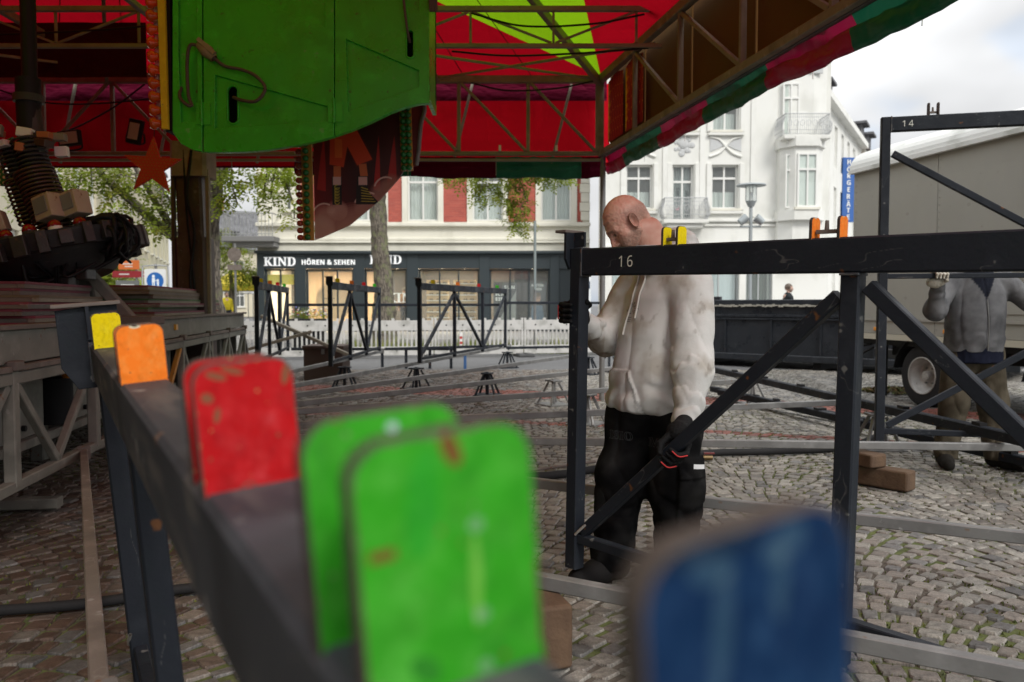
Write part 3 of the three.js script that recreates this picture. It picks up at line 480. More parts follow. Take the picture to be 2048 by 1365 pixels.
  part(wh, 'bay', (() => { const g = shapeG([[9.7, -0.5], [9.9, 0.15], [10.3, 0.3], [11.2, 0.3], [11.75, 0.1], [11.9, -0.6]].map(([a, b]) => [a, -b]), 3.5); g.rotateX(-Math.PI / 2); g.translate(0, 7.4, -0.2); return g; })(), M.plaster);
  windowUnit(wh, 10.05, 7.42, 0.08, 0.62, 2.0, { recess: -0.02, room: false, transom: 0.72, cols: 2, f: 0.06, sill: false, curtainTop: 0.6 });
  for (const [a, w] of [[9.85, 0.3], [11.15, 0.36]]) part(wh, 'ornament', boxG(w, 1.1, 0.06, a + w / 2, 10.3, 0.14, 0.02), orn);
  part(wh, 'ornament', shapeG([[10.1, 9.75], [10.35, 9.85], [10.6, 10.1], [10.85, 9.85], [11.1, 9.75], [11.1, 10.5], [10.85, 10.9], [10.35, 10.9], [10.1, 10.5]], 0.05, 0.015).translate(0, 0, 0.1), orn);
  band(wh, 9.6, 11.95, 10.85, 0.2, 0.1, 0.35, M.plaster);
  // side wall along the side street
  const ang = Math.atan2(1, 0.587), sw = 17.4, dir = [Math.cos(ang), -Math.sin(ang)];
  const SW = []; for (let i = 0; i < 8; i++) for (const [b, h] of [[1.0, 1.9], [4.7, 2.0], [7.6, 1.9]]) SW.push([1.6 + i * 2.05, b, 0.85, h]);
  const side = part(wh, 'wall', shapeG(rectPts(0, 0, sw, 10.3), 0.4, 0, SW.map((w) => hole(...w))).translate(0, 0, -0.4), M.plaster); at(side, 11.0, 0, -0.5, ang);
  for (const [a, b, w, h] of SW) { const win = windowUnit(wh, 0, 0, 0, w, h, { recess: 0.14, transom: 0.7, curtain: false, sill: false }); at(win, 11.0 + a * dir[0] - 0.14 * Math.sin(ang), b, -0.5 + a * dir[1] - 0.14 * Math.cos(ang), ang); }
  for (const y of [10.15, 4.3]) { const c = part(wh, 'cornice', boxG(sw, 0.3, y > 9 ? 0.5 : 0.15, sw / 2, y, 0.1), M.plaster); at(c, 11.0, 0, -0.5, ang); }
  const sr = part(wh, 'roof', roofG([[0.3, 10.3], [-1.4, 12.6], [-5, 13.4], [-8, 10.3]], sw), M.slate); at(sr, 11.0, 0, -0.5, ang);
  part(wh, 'roof', roofG([[0.3, 11.25], [-1.2, 13.4], [-7, 13.6], [-8, 11.25]], 8.4).translate(3.2, 0, 0), M.slate);
  part(wh, 'turret', merge([boxG(0.5, 0.7, 0.5, 10.9, 11.45, -0.5), (() => { const g = new THREE.ConeGeometry(0.5, 0.35, 4); g.rotateY(Math.PI / 4); g.translate(10.9, 11.97, -0.5); return g; })()]), M.slate);
  for (const s of [4.6, 9.5]) { const dm = part(wh, 'dormer', merge([boxG(1.2, 1.5, 1.6, 0, 0.75, -1.3), boxG(1.5, 0.12, 2.0, 0, 1.55, -1.3)]), M.slate); at(dm, 11.0 + s * dir[0], 10.4, -0.5 + s * dir[1], ang); }
  part(wh, 'downpipe', rod([3.36, 0.2, 0.1], [3.36, 10.8, 0.1], 0.05, 8), M.white);
}
// ---- houses further down the side street on the right
function plainHouse(name, label, pos, turn, w, h, d, wallM, roofM, rows, cols, o = {}) {
  const g = thing(name, label, 'house', pos, turn), ww = o.ww ?? 0.95, wh2 = o.wh ?? 1.6, W = [];
  for (let i = 0; i < cols; i++) for (const y of rows) W.push([(i + 0.5) * w / cols - ww / 2, y, ww, wh2]);
  part(g, 'wall', shapeG(rectPts(0, 0, w, h), 0.3, 0, W.map((q) => hole(...q))).translate(0, 0, -0.3), wallM);
  part(g, 'side_wall', boxG(0.3, h, d, 0.15, h / 2, -d / 2 - 0.3), wallM); part(g, 'side_wall', boxG(0.3, h, d, w - 0.15, h / 2, -d / 2 - 0.3), wallM);
  for (const q of W) windowUnit(g, q[0], q[1], 0, q[2], q[3], { recess: 0.12, curtain: false, transom: o.tr ?? 0.7, sillMat: o.sillMat });
  const rf = part(g, 'roof', roofG([[0.5, h - 0.1], [-d * 0.42, h + (o.rise ?? 3)], [-d * 0.6, h + (o.rise ?? 3)], [-d - 0.6, h - 0.1]], w + 0.3).translate(-0.15, 0, 0), roofM);
  part(rf, 'chimney', boxG(0.5, 1.6, 0.5, w * 0.3, h + (o.rise ?? 3) + 0.2, -d * 0.5), M.brick);
  for (let i = 0; i < (o.dormers ?? 0); i++) part(g, 'dormer', merge([boxG(1.3, 1.5, 2, (i + 0.6) * w / o.dormers, h + 0.9, -1.1), boxG(1.6, 0.14, 2.4, (i + 0.6) * w / o.dormers, h + 1.7, -1.0)]), roofM);
  band(g, 0, w, h - 0.3, 0.3, 0, 0.3, M.trim);
  return g;
}
const orange = std({ color: rgb(0.62, 0.25, 0.14), roughness: 0.9, map: T.plaster });
const sideAng = Math.atan2(1, 0.587);
plainHouse('orange_house', 'orange rendered house beyond the white corner house', [19.85, 0, -45.9], sideAng, 7, 10.2, 8, orange, M.slate, [1, 4, 6.4], 3, { rise: 3.6, dormers: 2 });
plainHouse('pink_house', 'pale pink house with grey roof far down the side street', [24.3, 0, -53.4], sideAng, 9, 9.2, 8, std({ color: rgb(0.6, 0.45, 0.42), roughness: 0.9 }), M.slate, [1, 4, 6.6], 4, { rise: 3, dormers: 2 });
// blade sign
{
  const s = thing('blade_sign', 'tall blue sign with white vertical letters on the side wall of the white house', 'sign', [16.5, 0, -39.4], 0.1);
  part(s, 'panel', boxG(0.62, 3.15, 0.16, 0, 6.84, 0, 0.02), std({ color: rgb(0.035, 0.115, 0.36), roughness: 0.4 }));
  [...'HÖRGERÄTE'].forEach((c, i) => at(part(s, 'letter', lettering(c, fontSans, 0.235, 0.02), M.white), 0, 8.19 - i * 0.335, 0.08));
  for (const y of [5.7, 8]) part(s, 'bracket', rod([-0.2, y, 0], [-0.8, y, -0.15], 0.03), M.galv);
}
// ---- the cream houses on the left, along the street that runs away
const cream = std({ map: tex(256, (u, v) => mix3([0.66, 0.61, 0.47], [0.56, 0.51, 0.39], pf(u, v, 6, 5, 4)), 0.2), roughness: 0.9 });
{
  // the street runs away to the left; the walls face right and are laid out from the camera's end
  const turn = Math.atan2(0.947, -0.322), start = (l) => [-11 - 0.322 * l, 0, -17 - 0.947 * l];
  plainHouse('cream_house', 'cream rendered house with rows of grey windows behind the ride', start(0), turn, 30, 13.5, 9, cream, M.slate, [1.1, 4.2, 7.3, 10.4], 11, { ww: 1.25, wh: 1.85, tr: 0 });
  plainHouse('pale_yellow_house', 'pale yellow narrow house beyond the cream house', start(30.5), turn, 13, 8.5, 9, std({ color: rgb(0.6, 0.56, 0.4), roughness: 0.9 }), M.slate, [1.1, 4.2], 5, { rise: 4, dormers: 2 });
}
plainHouse('small_gabled_house', 'small cream house with grey roof and dormer at the end of the street', [-30.5, 0, -78], 0.55, 10, 6.8, 9, cream, M.slate, [1, 4], 4, { rise: 4.2, dormers: 2 });
plainHouse('white_terrace_house', 'white terrace house across the far end of the street', [-21.5, 0, -86], -0.5, 12, 7.4, 9, M.plaster, M.slate, [1, 4.4], 5, { rise: 4 });
// ---------------------------------------------------------------- trees and planting
// many small leaflets on feathered leaves, spread through the clumps of a crown
function leafCloud(clumps, size, seed, dens = 0.74) {
  rnd = mulberry(seed); const pos = [], col = [];
  for (const [cx, cy, cz, rx, ry, rz, n, tone = 1] of clumps) for (let i = 0; i < n * dens; i++) {
    let x, y, z, q; do { x = rr(-1, 1); y = rr(-1, 1); z = rr(-1, 1); q = x * x + y * y + z * z; } while (q > 1 || fbm3(cx + x * 1.6, cy + y * 1.6, cz + z * 1.6, 2) < -0.12);
    const o = V(cx + x * rx, cy + y * ry, cz + z * rz), d = V(rr(-1, 1), rr(-0.85, 0.15), rr(-1, 1)).normalize(), s = d.clone().cross(V(rr(-0.3, 0.3), 1, rr(-0.3, 0.3))).normalize(), u = s.clone().cross(d);
    const L = size * rr(2.6, 4.2), N = 5, t0 = tone * rr(0.7, 1.35), yel = rnd() < 0.18 ? rr(0.2, 0.8) : rr(0, 0.2);
    const c = mix3([0.2 * t0, 0.27 * t0, 0.03 * t0], [0.38 * t0, 0.34 * t0, 0.05 * t0], yel);
    for (let k = 0; k < N; k++) for (const e of k === N - 1 ? [0] : [-1, 1]) {
      const b = o.clone().addScaledVector(d, L * (k + 0.6) / N), dir = (e ? s.clone().multiplyScalar(e).addScaledVector(d, 0.55) : d.clone()).addScaledVector(u, rr(-0.35, 0.2)).normalize(), w = dir.clone().cross(u).normalize();
      const l = size * rr(0.75, 1.15), m = b.clone().addScaledVector(dir, l * 0.5), tip = b.clone().addScaledVector(dir, l), A = m.clone().addScaledVector(w, size * 0.25), B = m.clone().addScaledVector(w, -size * 0.25);
      for (const p of [b, A, tip, b, tip, B]) { pos.push(p.x, p.y, p.z); col.push(...c); }
    }
  }
  const g = new THREE.BufferGeometry(); g.setAttribute('position', new THREE.Float32BufferAttribute(pos, 3)); g.setAttribute('color', new THREE.Float32BufferAttribute(col, 3)); g.computeVertexNormals(); return g;
}
const leafMat = phy({ vertexColors: true, specularIntensity: 0.15, roughness: 0.95, transmission: 0.55, thickness: 0 });
function tree(label, pos, trunk, tr, limbs, clumps, size, seed, group, name = 'street_tree') {
  const g = thing(name, label, 'tree', pos, 0, group);
  const tk = part(g, 'trunk', limbG(trunk, tr, 14, 40, 0.16), M.bark);
  for (const [p, r] of limbs) part(g, 'limb', limbG(p, r, 8, 26, 0.1), M.bark);
  // twigs reach from the limbs into the clumps
  rnd = mulberry(seed + 5); const tw = [];
  for (const c of clumps) for (let i = 0; i < Math.min(9, 3 + c[6] / 60); i++) { const e = [c[0] + rr(-0.8, 0.8) * c[3], c[1] + rr(-0.8, 0.8) * c[4], c[2] + rr(-0.8, 0.8) * c[5]]; const b = [c[0] + rr(-0.3, 0.3) * c[3], c[1] + c[4] * rr(0, 0.6), c[2] + rr(-0.3, 0.3) * c[5]]; tw.push(tubeG([b, [(b[0] + e[0]) / 2, (b[1] + e[1]) / 2 + 0.12, (b[2] + e[2]) / 2], e], 0.006 + size * 0.06, 4, 6)); }
  part(g, 'twigs', merge(tw), M.bark);
  part(g, 'crown', leafCloud(clumps, size, seed), leafMat);
  return g;
}
tree('tree with arching limbs behind the dark mast', [-5.35, 0, -14], [[0.1, 0, 0], [0.02, 1.2, 0], [-0.02, 2.2, 0], [0.1, 3.4, 0], [0.1, 5.5, -0.3]], [0.32, 0.25, 0.22, 0.2, 0.12],
  [[[[-0.05, 2.15, 0], [-0.7, 2.5, 0.05], [-1.25, 3.0, 0.1], [-1.75, 3.45, 0.1], [-2.1, 4.2, 0]], [0.11, 0.095, 0.07, 0.05, 0.03]], [[[-0.5, 2.45, 0.1], [-0.75, 2.9, 0.2], [-1.0, 3.4, 0.3], [-1.3, 4.0, 0.4]], [0.07, 0.055, 0.04, 0.02]], [[[0.1, 3.1, 0], [0.6, 3.9, 0.2], [1.4, 4.6, 0.4], [2.3, 4.7, 0.6]], [0.1, 0.07, 0.05, 0.02]]],
  [[-2.1, 3.45, 0.3, 0.95, 0.42, 0.6, 210], [-1.2, 3.25, 0.4, 0.7, 0.5, 0.5, 130], [-0.55, 2.95, 0.4, 0.35, 0.5, 0.4, 70], [-2.6, 2.95, 0.2, 0.5, 0.3, 0.4, 40], [-0.95, 2.55, 0.3, 0.4, 0.25, 0.3, 30], [0.75, 3.55, 0.4, 0.55, 0.35, 0.5, 110], [1.35, 3.3, 0.5, 0.45, 0.45, 0.4, 100], [1.7, 2.85, 0.5, 0.2, 0.3, 0.3, 26], [0.4, 3.1, 0.3, 0.3, 0.3, 0.3, 40], [-3.0, 2.9, 0, 0.6, 0.35, 0.4, 40], [0, 5.4, 0, 2.8, 1.2, 2, 420]], 0.1, 41);
tree('mossy trunk and hanging sprays of leaves in front of the red brick house', [-4.05, 0, -25], [[0, 0, 0], [0.05, 1.5, 0], [-0.08, 3, 0], [-0.14, 4.6, 0], [0, 6.5, 0.3]], [0.44, 0.3, 0.26, 0.24, 0.16],
  [[[[-0.1, 4.8, 0], [1.2, 6.3, 0.6], [2.8, 6.9, 1.2], [4.6, 6.4, 1.6]], [0.16, 0.12, 0.08, 0.03]], [[[-0.1, 5, 0], [-1.2, 6.5, 0], [-2.8, 7.2, 0]], [0.13, 0.1, 0.04]]],
  [[2.9, 5.2, 1.5, 1.1, 0.6, 0.7, 190], [3.3, 4.5, 1.5, 0.5, 0.4, 0.5, 70], [4.5, 5.3, 1.6, 0.9, 0.5, 0.6, 190], [4.1, 4.6, 1.5, 0.55, 0.6, 0.5, 120], [4.25, 3.8, 1.5, 0.36, 0.55, 0.4, 90], [5.3, 5.0, 1.6, 0.6, 0.35, 0.5, 90], [-2.6, 5.3, 0.8, 0.6, 0.5, 0.6, 80], [-3.3, 4.9, 0.8, 0.4, 0.5, 0.5, 50], [0.8, 5.6, 0.8, 0.9, 0.3, 0.6, 60], [0.5, 8, 0, 4, 1.6, 2.6, 500]], 0.125, 42);
tree('bright green bushy tree beyond the signposts on the left', [-15.6, 0, -30], [[0, 0, 0], [0.05, 1.5, 0], [0, 3, 0]], [0.16, 0.13, 0.06], [[[[0, 1.8, 0], [-0.7, 2.6, 0.2], [-1.2, 3.2, 0.2]], [0.07, 0.05, 0.02]], [[[0, 1.6, 0], [0.7, 2.4, 0.2], [1.1, 3.0, 0.2]], [0.07, 0.05, 0.02]]],
  [[0.3, 1.9, 0.4, 2.1, 0.5, 1.0, 420, 1.3], [0, 3.3, 0, 1.3, 1.0, 1.1, 420, 1.35], [-0.9, 2.5, 0.2, 0.9, 0.6, 0.9, 240, 1.3], [0.9, 2.5, 0.2, 0.9, 0.6, 0.9, 240, 1.3], [0.1, 4.2, 0, 0.8, 0.6, 0.7, 150, 1.4]], 0.15, 43);
tree('round green tree beside the balcony of the red house', [-13.4, 0, -38], [[0, 0, 0], [0.05, 1.5, 0], [0, 3, 0]], [0.16, 0.13, 0.06], [],
  [[0, 3.2, 0, 1.3, 1.3, 1.1, 380, 1.25], [-0.5, 4.2, 0, 0.8, 0.8, 0.8, 150, 1.3], [0.9, 2.6, 0, 0.7, 0.6, 0.7, 110, 1.2]], 0.16, 44);
{ // verge behind the barriers
  rnd = mulberry(77);
  const blade = rawGeo([-0.5, 0, 0, 0.5, 0, 0, 0.1, 1, 0.15], null, [0, 1, 2], false), n = 5000, im = new THREE.InstancedMesh(blade, std({ roughness: 1 }), n), d = new THREE.Object3D();
  for (let i = 0; i < n; i++) { d.position.set(rr(-5.2, 4), -0.006, rr(-20.6, -19.3) - 0.2); d.rotation.set(rr(-0.4, 0.4), rr(0, 6.3), rr(-0.4, 0.4)); d.scale.set(rr(0.02, 0.05), rr(0.1, 0.55) * rnd(), 0.05); d.updateMatrix(); im.setMatrixAt(i, d.matrix); const t = rnd(); im.setColorAt(i, rgb(lerp(0.09, 0.24, t), lerp(0.13, 0.25, t), 0.04)); }
  im.name = 'verge_grass'; im.userData = { kind: 'stuff', label: 'tall yellow green grass growing behind the white barriers', category: 'grass' }; scene.add(im);
  const fb = thing('flower_box', 'dark trough of white and red flowers behind the white barriers', 'flower box', [-4.85, 0, -18.95]);
  part(fb, 'trough', boxG(0.9, 0.3, 0.4, 0, 0.72, 0, 0.03), M.black); part(fb, 'stand', boxG(0.7, 0.58, 0.3, 0, 0.29, 0), M.black);
  part(fb, 'foliage', leafCloud([[0, 0.98, 0, 0.5, 0.16, 0.22, 170, 1]], 0.05, 78), leafMat);
  for (const [c, k] of [[rgb(0.75, 0.74, 0.7), 30], [rgb(0.4, 0.03, 0.05), 18], [rgb(0.2, 0.2, 0.55), 10]]) part(fb, 'blossoms', merge(Array.from({ length: k }, () => { const g = new THREE.IcosahedronGeometry(rr(0.016, 0.028), 0); g.scale(1, 0.6, 1); g.translate(rr(-0.48, 0.48), rr(0.95, 1.15), rr(-0.1, 0.24)); return g; })), std({ color: c, roughness: 0.8 }));
}
// ---------------------------------------------------------------- barriers along the road
{
  const proto = thing('road_barrier', 'x', 'barrier', [0, 0, 0], 0, 'white plastic barriers along the road'), wm = std({ map: tex(256, (u, v) => mix3([0.54, 0.53, 0.505], [0.36, 0.355, 0.33], smooth(0.45, 0.8, pf(u, v, 5, 5, 4)))), roughness: 0.6 });
  const teeth = []; for (let i = 0; i < 6; i++) teeth.push([0.16 + i * 0.34]);
  const prof = [[0.03, 0]]; // top board with raised knobs
  const pts = [[0.02, 0.62], [2.08, 0.62], [2.08, 0.85]]; for (const [x] of teeth.slice().reverse()) pts.push([x + 0.035, 0.85], [x + 0.03, 0.9], [x - 0.03, 0.9], [x - 0.035, 0.85]); pts.push([0.02, 0.85]);
  part(proto, 'top_board', shapeG(pts, 0.035, 0.004), wm);
  part(proto, 'bottom_board', boxG(2.06, 0.2, 0.035, 1.05, 0.16, 0.0175, 0.006), wm);
  for (let i = 0; i < 20; i++) part(proto, 'slat', boxG(0.038, 0.36, 0.026, 0.1 + i * 0.1, 0.44, 0.0175), wm);
  for (const x of [0.03, 2.07]) part(proto, 'end_post', boxG(0.05, 0.88, 0.05, x, 0.46, 0.0175, 0.006), wm);
  for (let i = 0; i < 5; i++) part(proto, 'bolt', cyl(0.018, 0.018, 0.006, 0, 0, 0, 10).rotateX(Math.PI / 2).translate(0.28 + i * 0.38, 0.74, 0.038), M.black);
  for (let i = 0; i < 4; i++) part(proto, 'bolt', cyl(0.014, 0.014, 0.006, 0, 0, 0, 10).rotateX(Math.PI / 2).translate(0.3 + i * 0.48, 0.16, 0.036), M.black);
  for (const x of [0.05, 2.05]) part(proto, 'foot', boxG(0.26, 0.08, 0.72, x, 0.04, 0.02, 0.02), std({ color: rgb(0.09, 0.09, 0.09), roughness: 0.9 }));
  const dx = 0.974, dz = -0.226, turn = Math.atan2(-dz, dx), labs = ['white barrier at the left end of the row, behind the leaning steel frame', 'white barrier with stencilled letters below the flower box', 'white barrier below the mossy tree trunk', 'white barrier below the second eyewear window', 'white barrier below the dark window posters', 'white barrier just left of the bald worker', 'white barrier behind the bald worker'];
  labs.forEach((l, i) => { const p = [-7.95 + i * 2.11 * dx, -0.002, -16.75 + i * 2.11 * dz]; if (!i) { at(proto, ...p, turn); proto.userData.label = l; } else { const c = copyOf(proto, p, turn, l); if (i === 3) { part(c, 'reflector', boxG(0.06, 0.3, 0.008, 0.62, 0.42, 0.036), M.white); for (const y of [0.33, 0.45]) part(c, 'reflector', boxG(0.062, 0.06, 0.01, 0.62, y, 0.037), std({ color: rgb(0.45, 0.05, 0.04), roughness: 0.5 })); } } });
  const stad = thing('stencil_plate', 'small white plate stencilled STADT on the barrier below the flowers', 'sign', [-5.3, 0, -17.31], turn);
  const m = part(stad, 'print', new THREE.PlaneGeometry(0.42, 0.13), std({ roughness: 0.7, map: canvasTex(256, 80, (g) => { g.fillStyle = '#d8d7d2'; g.fillRect(0, 0, 256, 80); g.fillStyle = '#6a6a66'; g.font = 'bold 60px sans-serif'; g.fillText('STADT', 24, 62); }) })); m.position.set(0, 0.74, 0.005);
}
// ---------------------------------------------------------------- street furniture
{
  const lp = thing('street_lamp', 'grey street lamp with flat disc hood and two spotlights in front of the white house', 'street lamp', [7.16, 0, -24]);
  const gm = std({ color: rgb(0.33, 0.36, 0.37), roughness: 0.5, metalness: 0.3 });
  part(lp, 'post', limbG([[0, 0, 0], [0, 2, 0], [0, 4.2, 0]], [0.07, 0.055, 0.05], 10, 6), gm);
  part(lp, 'lantern', cyl(0.09, 0.16, 0.16, 0, 4.14, 0), gm); part(lp, 'globe', cyl(0.15, 0.16, 0.42, 0, 4.31, 0, 18), phy({ color: rgb(0.9, 0.93, 0.93), roughness: 0.08, transmission: 0.85, thickness: 0 }));
  for (let i = 0; i < 4; i++) part(lp, 'stay', rod([0.16 * Math.cos(i * 1.571), 4.3, 0.16 * Math.sin(i * 1.571)], [0.16 * Math.cos(i * 1.571), 4.76, 0.16 * Math.sin(i * 1.571)], 0.012, 5), gm);
  part(lp, 'bulb', cyl(0.03, 0.04, 0.22, 0, 4.35, 0, 10), M.white); part(lp, 'hood', cyl(0.44, 0.42, 0.035, 0, 4.76, 0, 32), gm);
  part(lp, 'cross_arm', bar([-0.32, 3.55, 0], [0.3, 3.55, 0], 0.05, 0.05), gm);
  for (const s of [-1, 1]) part(lp, 'spotlight', cyl(0.11, 0.13, 0.26, 0, -0.13, 0, 14).rotateZ(s * 0.9).translate(s * 0.24, 3.74, 0.05), gm);
  part(lp, 'bin', boxG(0.42, 0.28, 0.3, 0.02, 2.86, 0.06, 0.02), std({ color: rgb(0.42, 0.07, 0.05), roughness: 0.6 }), 'red street name box');
  const pole = (name, label, cat, pos, h, fill) => { const g = thing(name, label, cat, pos); part(g, 'post', rod([0, 0, 0], [0, h, 0], 0.035, 10), M.galv); fill(g); return g; };
  pole('street_sign', 'narrow street name blade on a thin post before the shop', 'sign', [0.575, 0, -20], 3.3, (g) => { part(g, 'blade', boxG(0.05, 1.7, 0.16, 0, 2.42, 0.05, 0.01), std({ color: rgb(0.22, 0.26, 0.26), roughness: 0.5 })); });
  pole('grey_sign_back', 'round traffic sign seen from behind near the corner balcony', 'sign', [-8.15, 0, -23.5], 3.0, (g) => { part(g, 'disc', cyl(0.2, 0.2, 0.02, 0, 0, 0, 28).rotateX(Math.PI / 2).translate(0, 2.68, 0.045), M.rustbar); part(g, 'plate', boxG(0.42, 0.16, 0.02, 0, 2.3, 0.045), M.rustbar); });
  pole('pedestrian_zone_sign', 'white framed sign with blue disc of a parent and child', 'sign', [-9.15, 0, -20.5], 2.25, (g) => { const gr = std({ color: rgb(0.4, 0.41, 0.42), roughness: 0.5 }); part(g, 'plate', shapeG(roundRect(-0.28, 1.3, 0.28, 2.12, 0.05), 0.02).translate(0, 0, 0.03), M.white); part(g, 'frame', tubeG([[-0.33, 1.2, 0.03], [-0.33, 2.1, 0.03], [-0.25, 2.2, 0.03], [0.25, 2.2, 0.03], [0.33, 2.1, 0.03], [0.33, 1.2, 0.03]], 0.02, 6, 40), gr); const m = part(g, 'print', new THREE.PlaneGeometry(0.5, 0.76), std({ roughness: 0.5, map: canvasTex(256, 388, (c) => { c.fillStyle = '#dfe2e2'; c.fillRect(0, 0, 256, 388); c.fillStyle = '#1c63b0'; c.beginPath(); c.arc(128, 140, 112, 0, 7); c.fill(); c.fillStyle = '#e8eef2'; c.beginPath(); c.arc(106, 80, 20, 0, 7); c.fill(); c.fillRect(86, 102, 40, 62); c.fillRect(88, 164, 14, 56); c.fillRect(110, 164, 14, 56); c.beginPath(); c.arc(164, 132, 15, 0, 7); c.fill(); c.fillRect(150, 148, 28, 42); c.fillRect(152, 190, 10, 36); c.fillRect(167, 190, 10, 36); c.fillRect(124, 132, 34, 10); c.fillStyle = '#222'; c.font = 'bold 62px sans-serif'; c.fillText('ZONE', 40, 340); }) })); m.position.set(0, 1.71, 0.053); });
  pole('direction_signpost', 'signpost with an orange and two dark red direction blades', 'sign', [-11.3, 0, -24], 2.6, (g) => { part(g, 'blade', boxG(0.62, 0.28, 0.03, -0.2, 2.4, 0.04), std({ color: rgb(0.62, 0.16, 0.04), roughness: 0.5 })); part(g, 'blade', boxG(0.8, 0.2, 0.03, -0.3, 2.12, 0.04), std({ color: rgb(0.28, 0.02, 0.03), roughness: 0.5 })); part(g, 'blade', boxG(0.5, 0.18, 0.03, 0.3, 2.12, 0.042), std({ color: rgb(0.28, 0.02, 0.03), roughness: 0.5 })); part(g, 'blade', boxG(0.7, 0.3, 0.03, -0.25, 1.78, 0.04), std({ color: rgb(0.16, 0.17, 0.17), roughness: 0.5 })); for (const [x, y, w] of [[-0.25, 2.43, 0.34], [-0.2, 2.35, 0.24], [-0.34, 2.12, 0.3], [0.3, 2.12, 0.2], [-0.25, 1.8, 0.4]]) part(g, 'print', boxG(w, 0.03, 0.004, x, y, 0.058), M.white); });
  const ib = thing('info_board', 'white notice board with a dark blue panel left of the bald worker', 'board', [2.4, 0, -26.6]);
  part(ib, 'board', boxG(0.46, 1.25, 0.06, 0, 1.5, 0, 0.01), M.white); part(ib, 'post', boxG(0.1, 0.92, 0.05, 0, 0.46, -0.02), M.galv);
  const pm = part(ib, 'print', new THREE.PlaneGeometry(0.43, 1.2), std({ roughness: 0.5, map: canvasTex(128, 360, (c) => { c.fillStyle = '#dfe3e6'; c.fillRect(0, 0, 128, 360); c.fillStyle = '#333'; c.fillRect(10, 10, 80, 10); c.fillStyle = '#14324f'; c.fillRect(4, 34, 120, 76); c.fillStyle = '#e8eef2'; c.beginPath(); c.arc(26, 58, 12, 0, 7); c.fill(); c.fillRect(44, 52, 70, 12); c.fillRect(40, 80, 50, 8); c.fillRect(30, 94, 70, 8); c.fillStyle = '#556'; for (const y of [130, 160, 178]) c.fillRect(12, y, 12, 12); c.fillStyle = '#9aa'; for (let i = 0; i < 9; i++) c.fillRect(12, 210 + i * 14, 60 + (i * 37) % 40, 4); }) })); pm.position.set(0, 1.5, 0.032);
  // market tents far down the street
  for (const [x, z, l, c] of [[-17.6, -46, 'white market tent far down the street, nearest to the mast', M.white], [-19.5, -55, 'white market tent far down the street, behind the first tent', M.white], [-15.2, -44, 'yellow market tent far down the street', std({ color: rgb(0.75, 0.6, 0.05), roughness: 0.8 })]]) {
    const g = thing('market_tent', l, 'tent', [x, 0, z], 0.2); for (const [a, b] of [[-1.4, -1.4], [1.4, -1.4], [1.4, 1.4], [-1.4, 1.4]]) part(g, 'leg', rod([a, 0, b], [a, 2.2, b], 0.03), M.galv);
    part(g, 'roof', new THREE.ConeGeometry(2.2, 0.9, 4).rotateY(Math.PI / 4).translate(0, 2.65, 0), c); for (let i = 0; i < 4; i++) part(g, 'skirt', boxG(3.1, 0.25, 0.02, 0, 2.1, 1.54).rotateY(i * Math.PI / 2), c);
  }
}
// ---------------------------------------------------------------- the fairground ride: canopy
const fabBump = gray(256, (u, v) => 0.6 * pf(u, v, 5, 4, 61) + 0.4 * Math.abs(pf(u, v * 0.5, 8, 3, 67) - 0.5) * 2, 0.6);
const fabric = (c, tr, r = 0.9, b = 0.045) => phy({ color: rgb(...c), roughness: r, specularIntensity: r < 0.5 ? 0.5 : 0.12, transmission: tr, thickness: 0, bumpMap: fabBump, bumpScale: b });
const F = { red: fabric([0.54, 0.004, 0.016], 0.28), lime: fabric([0.3, 0.6, 0.008], 0.4), wallRed: fabric([0.55, 0.004, 0.014], 0.34), maroon: fabric([0.1, 0.003, 0.02], 0.12, 0.75), emerald: fabric([0.012, 0.17, 0.085], 0.2, 0.42), magenta: fabric([0.45, 0.008, 0.07], 0.25, 0.42) };
const canopy = thing('ride_canopy', 'red and lime fabric canopy of the ride on steel trusses with a striped valance', 'canopy');
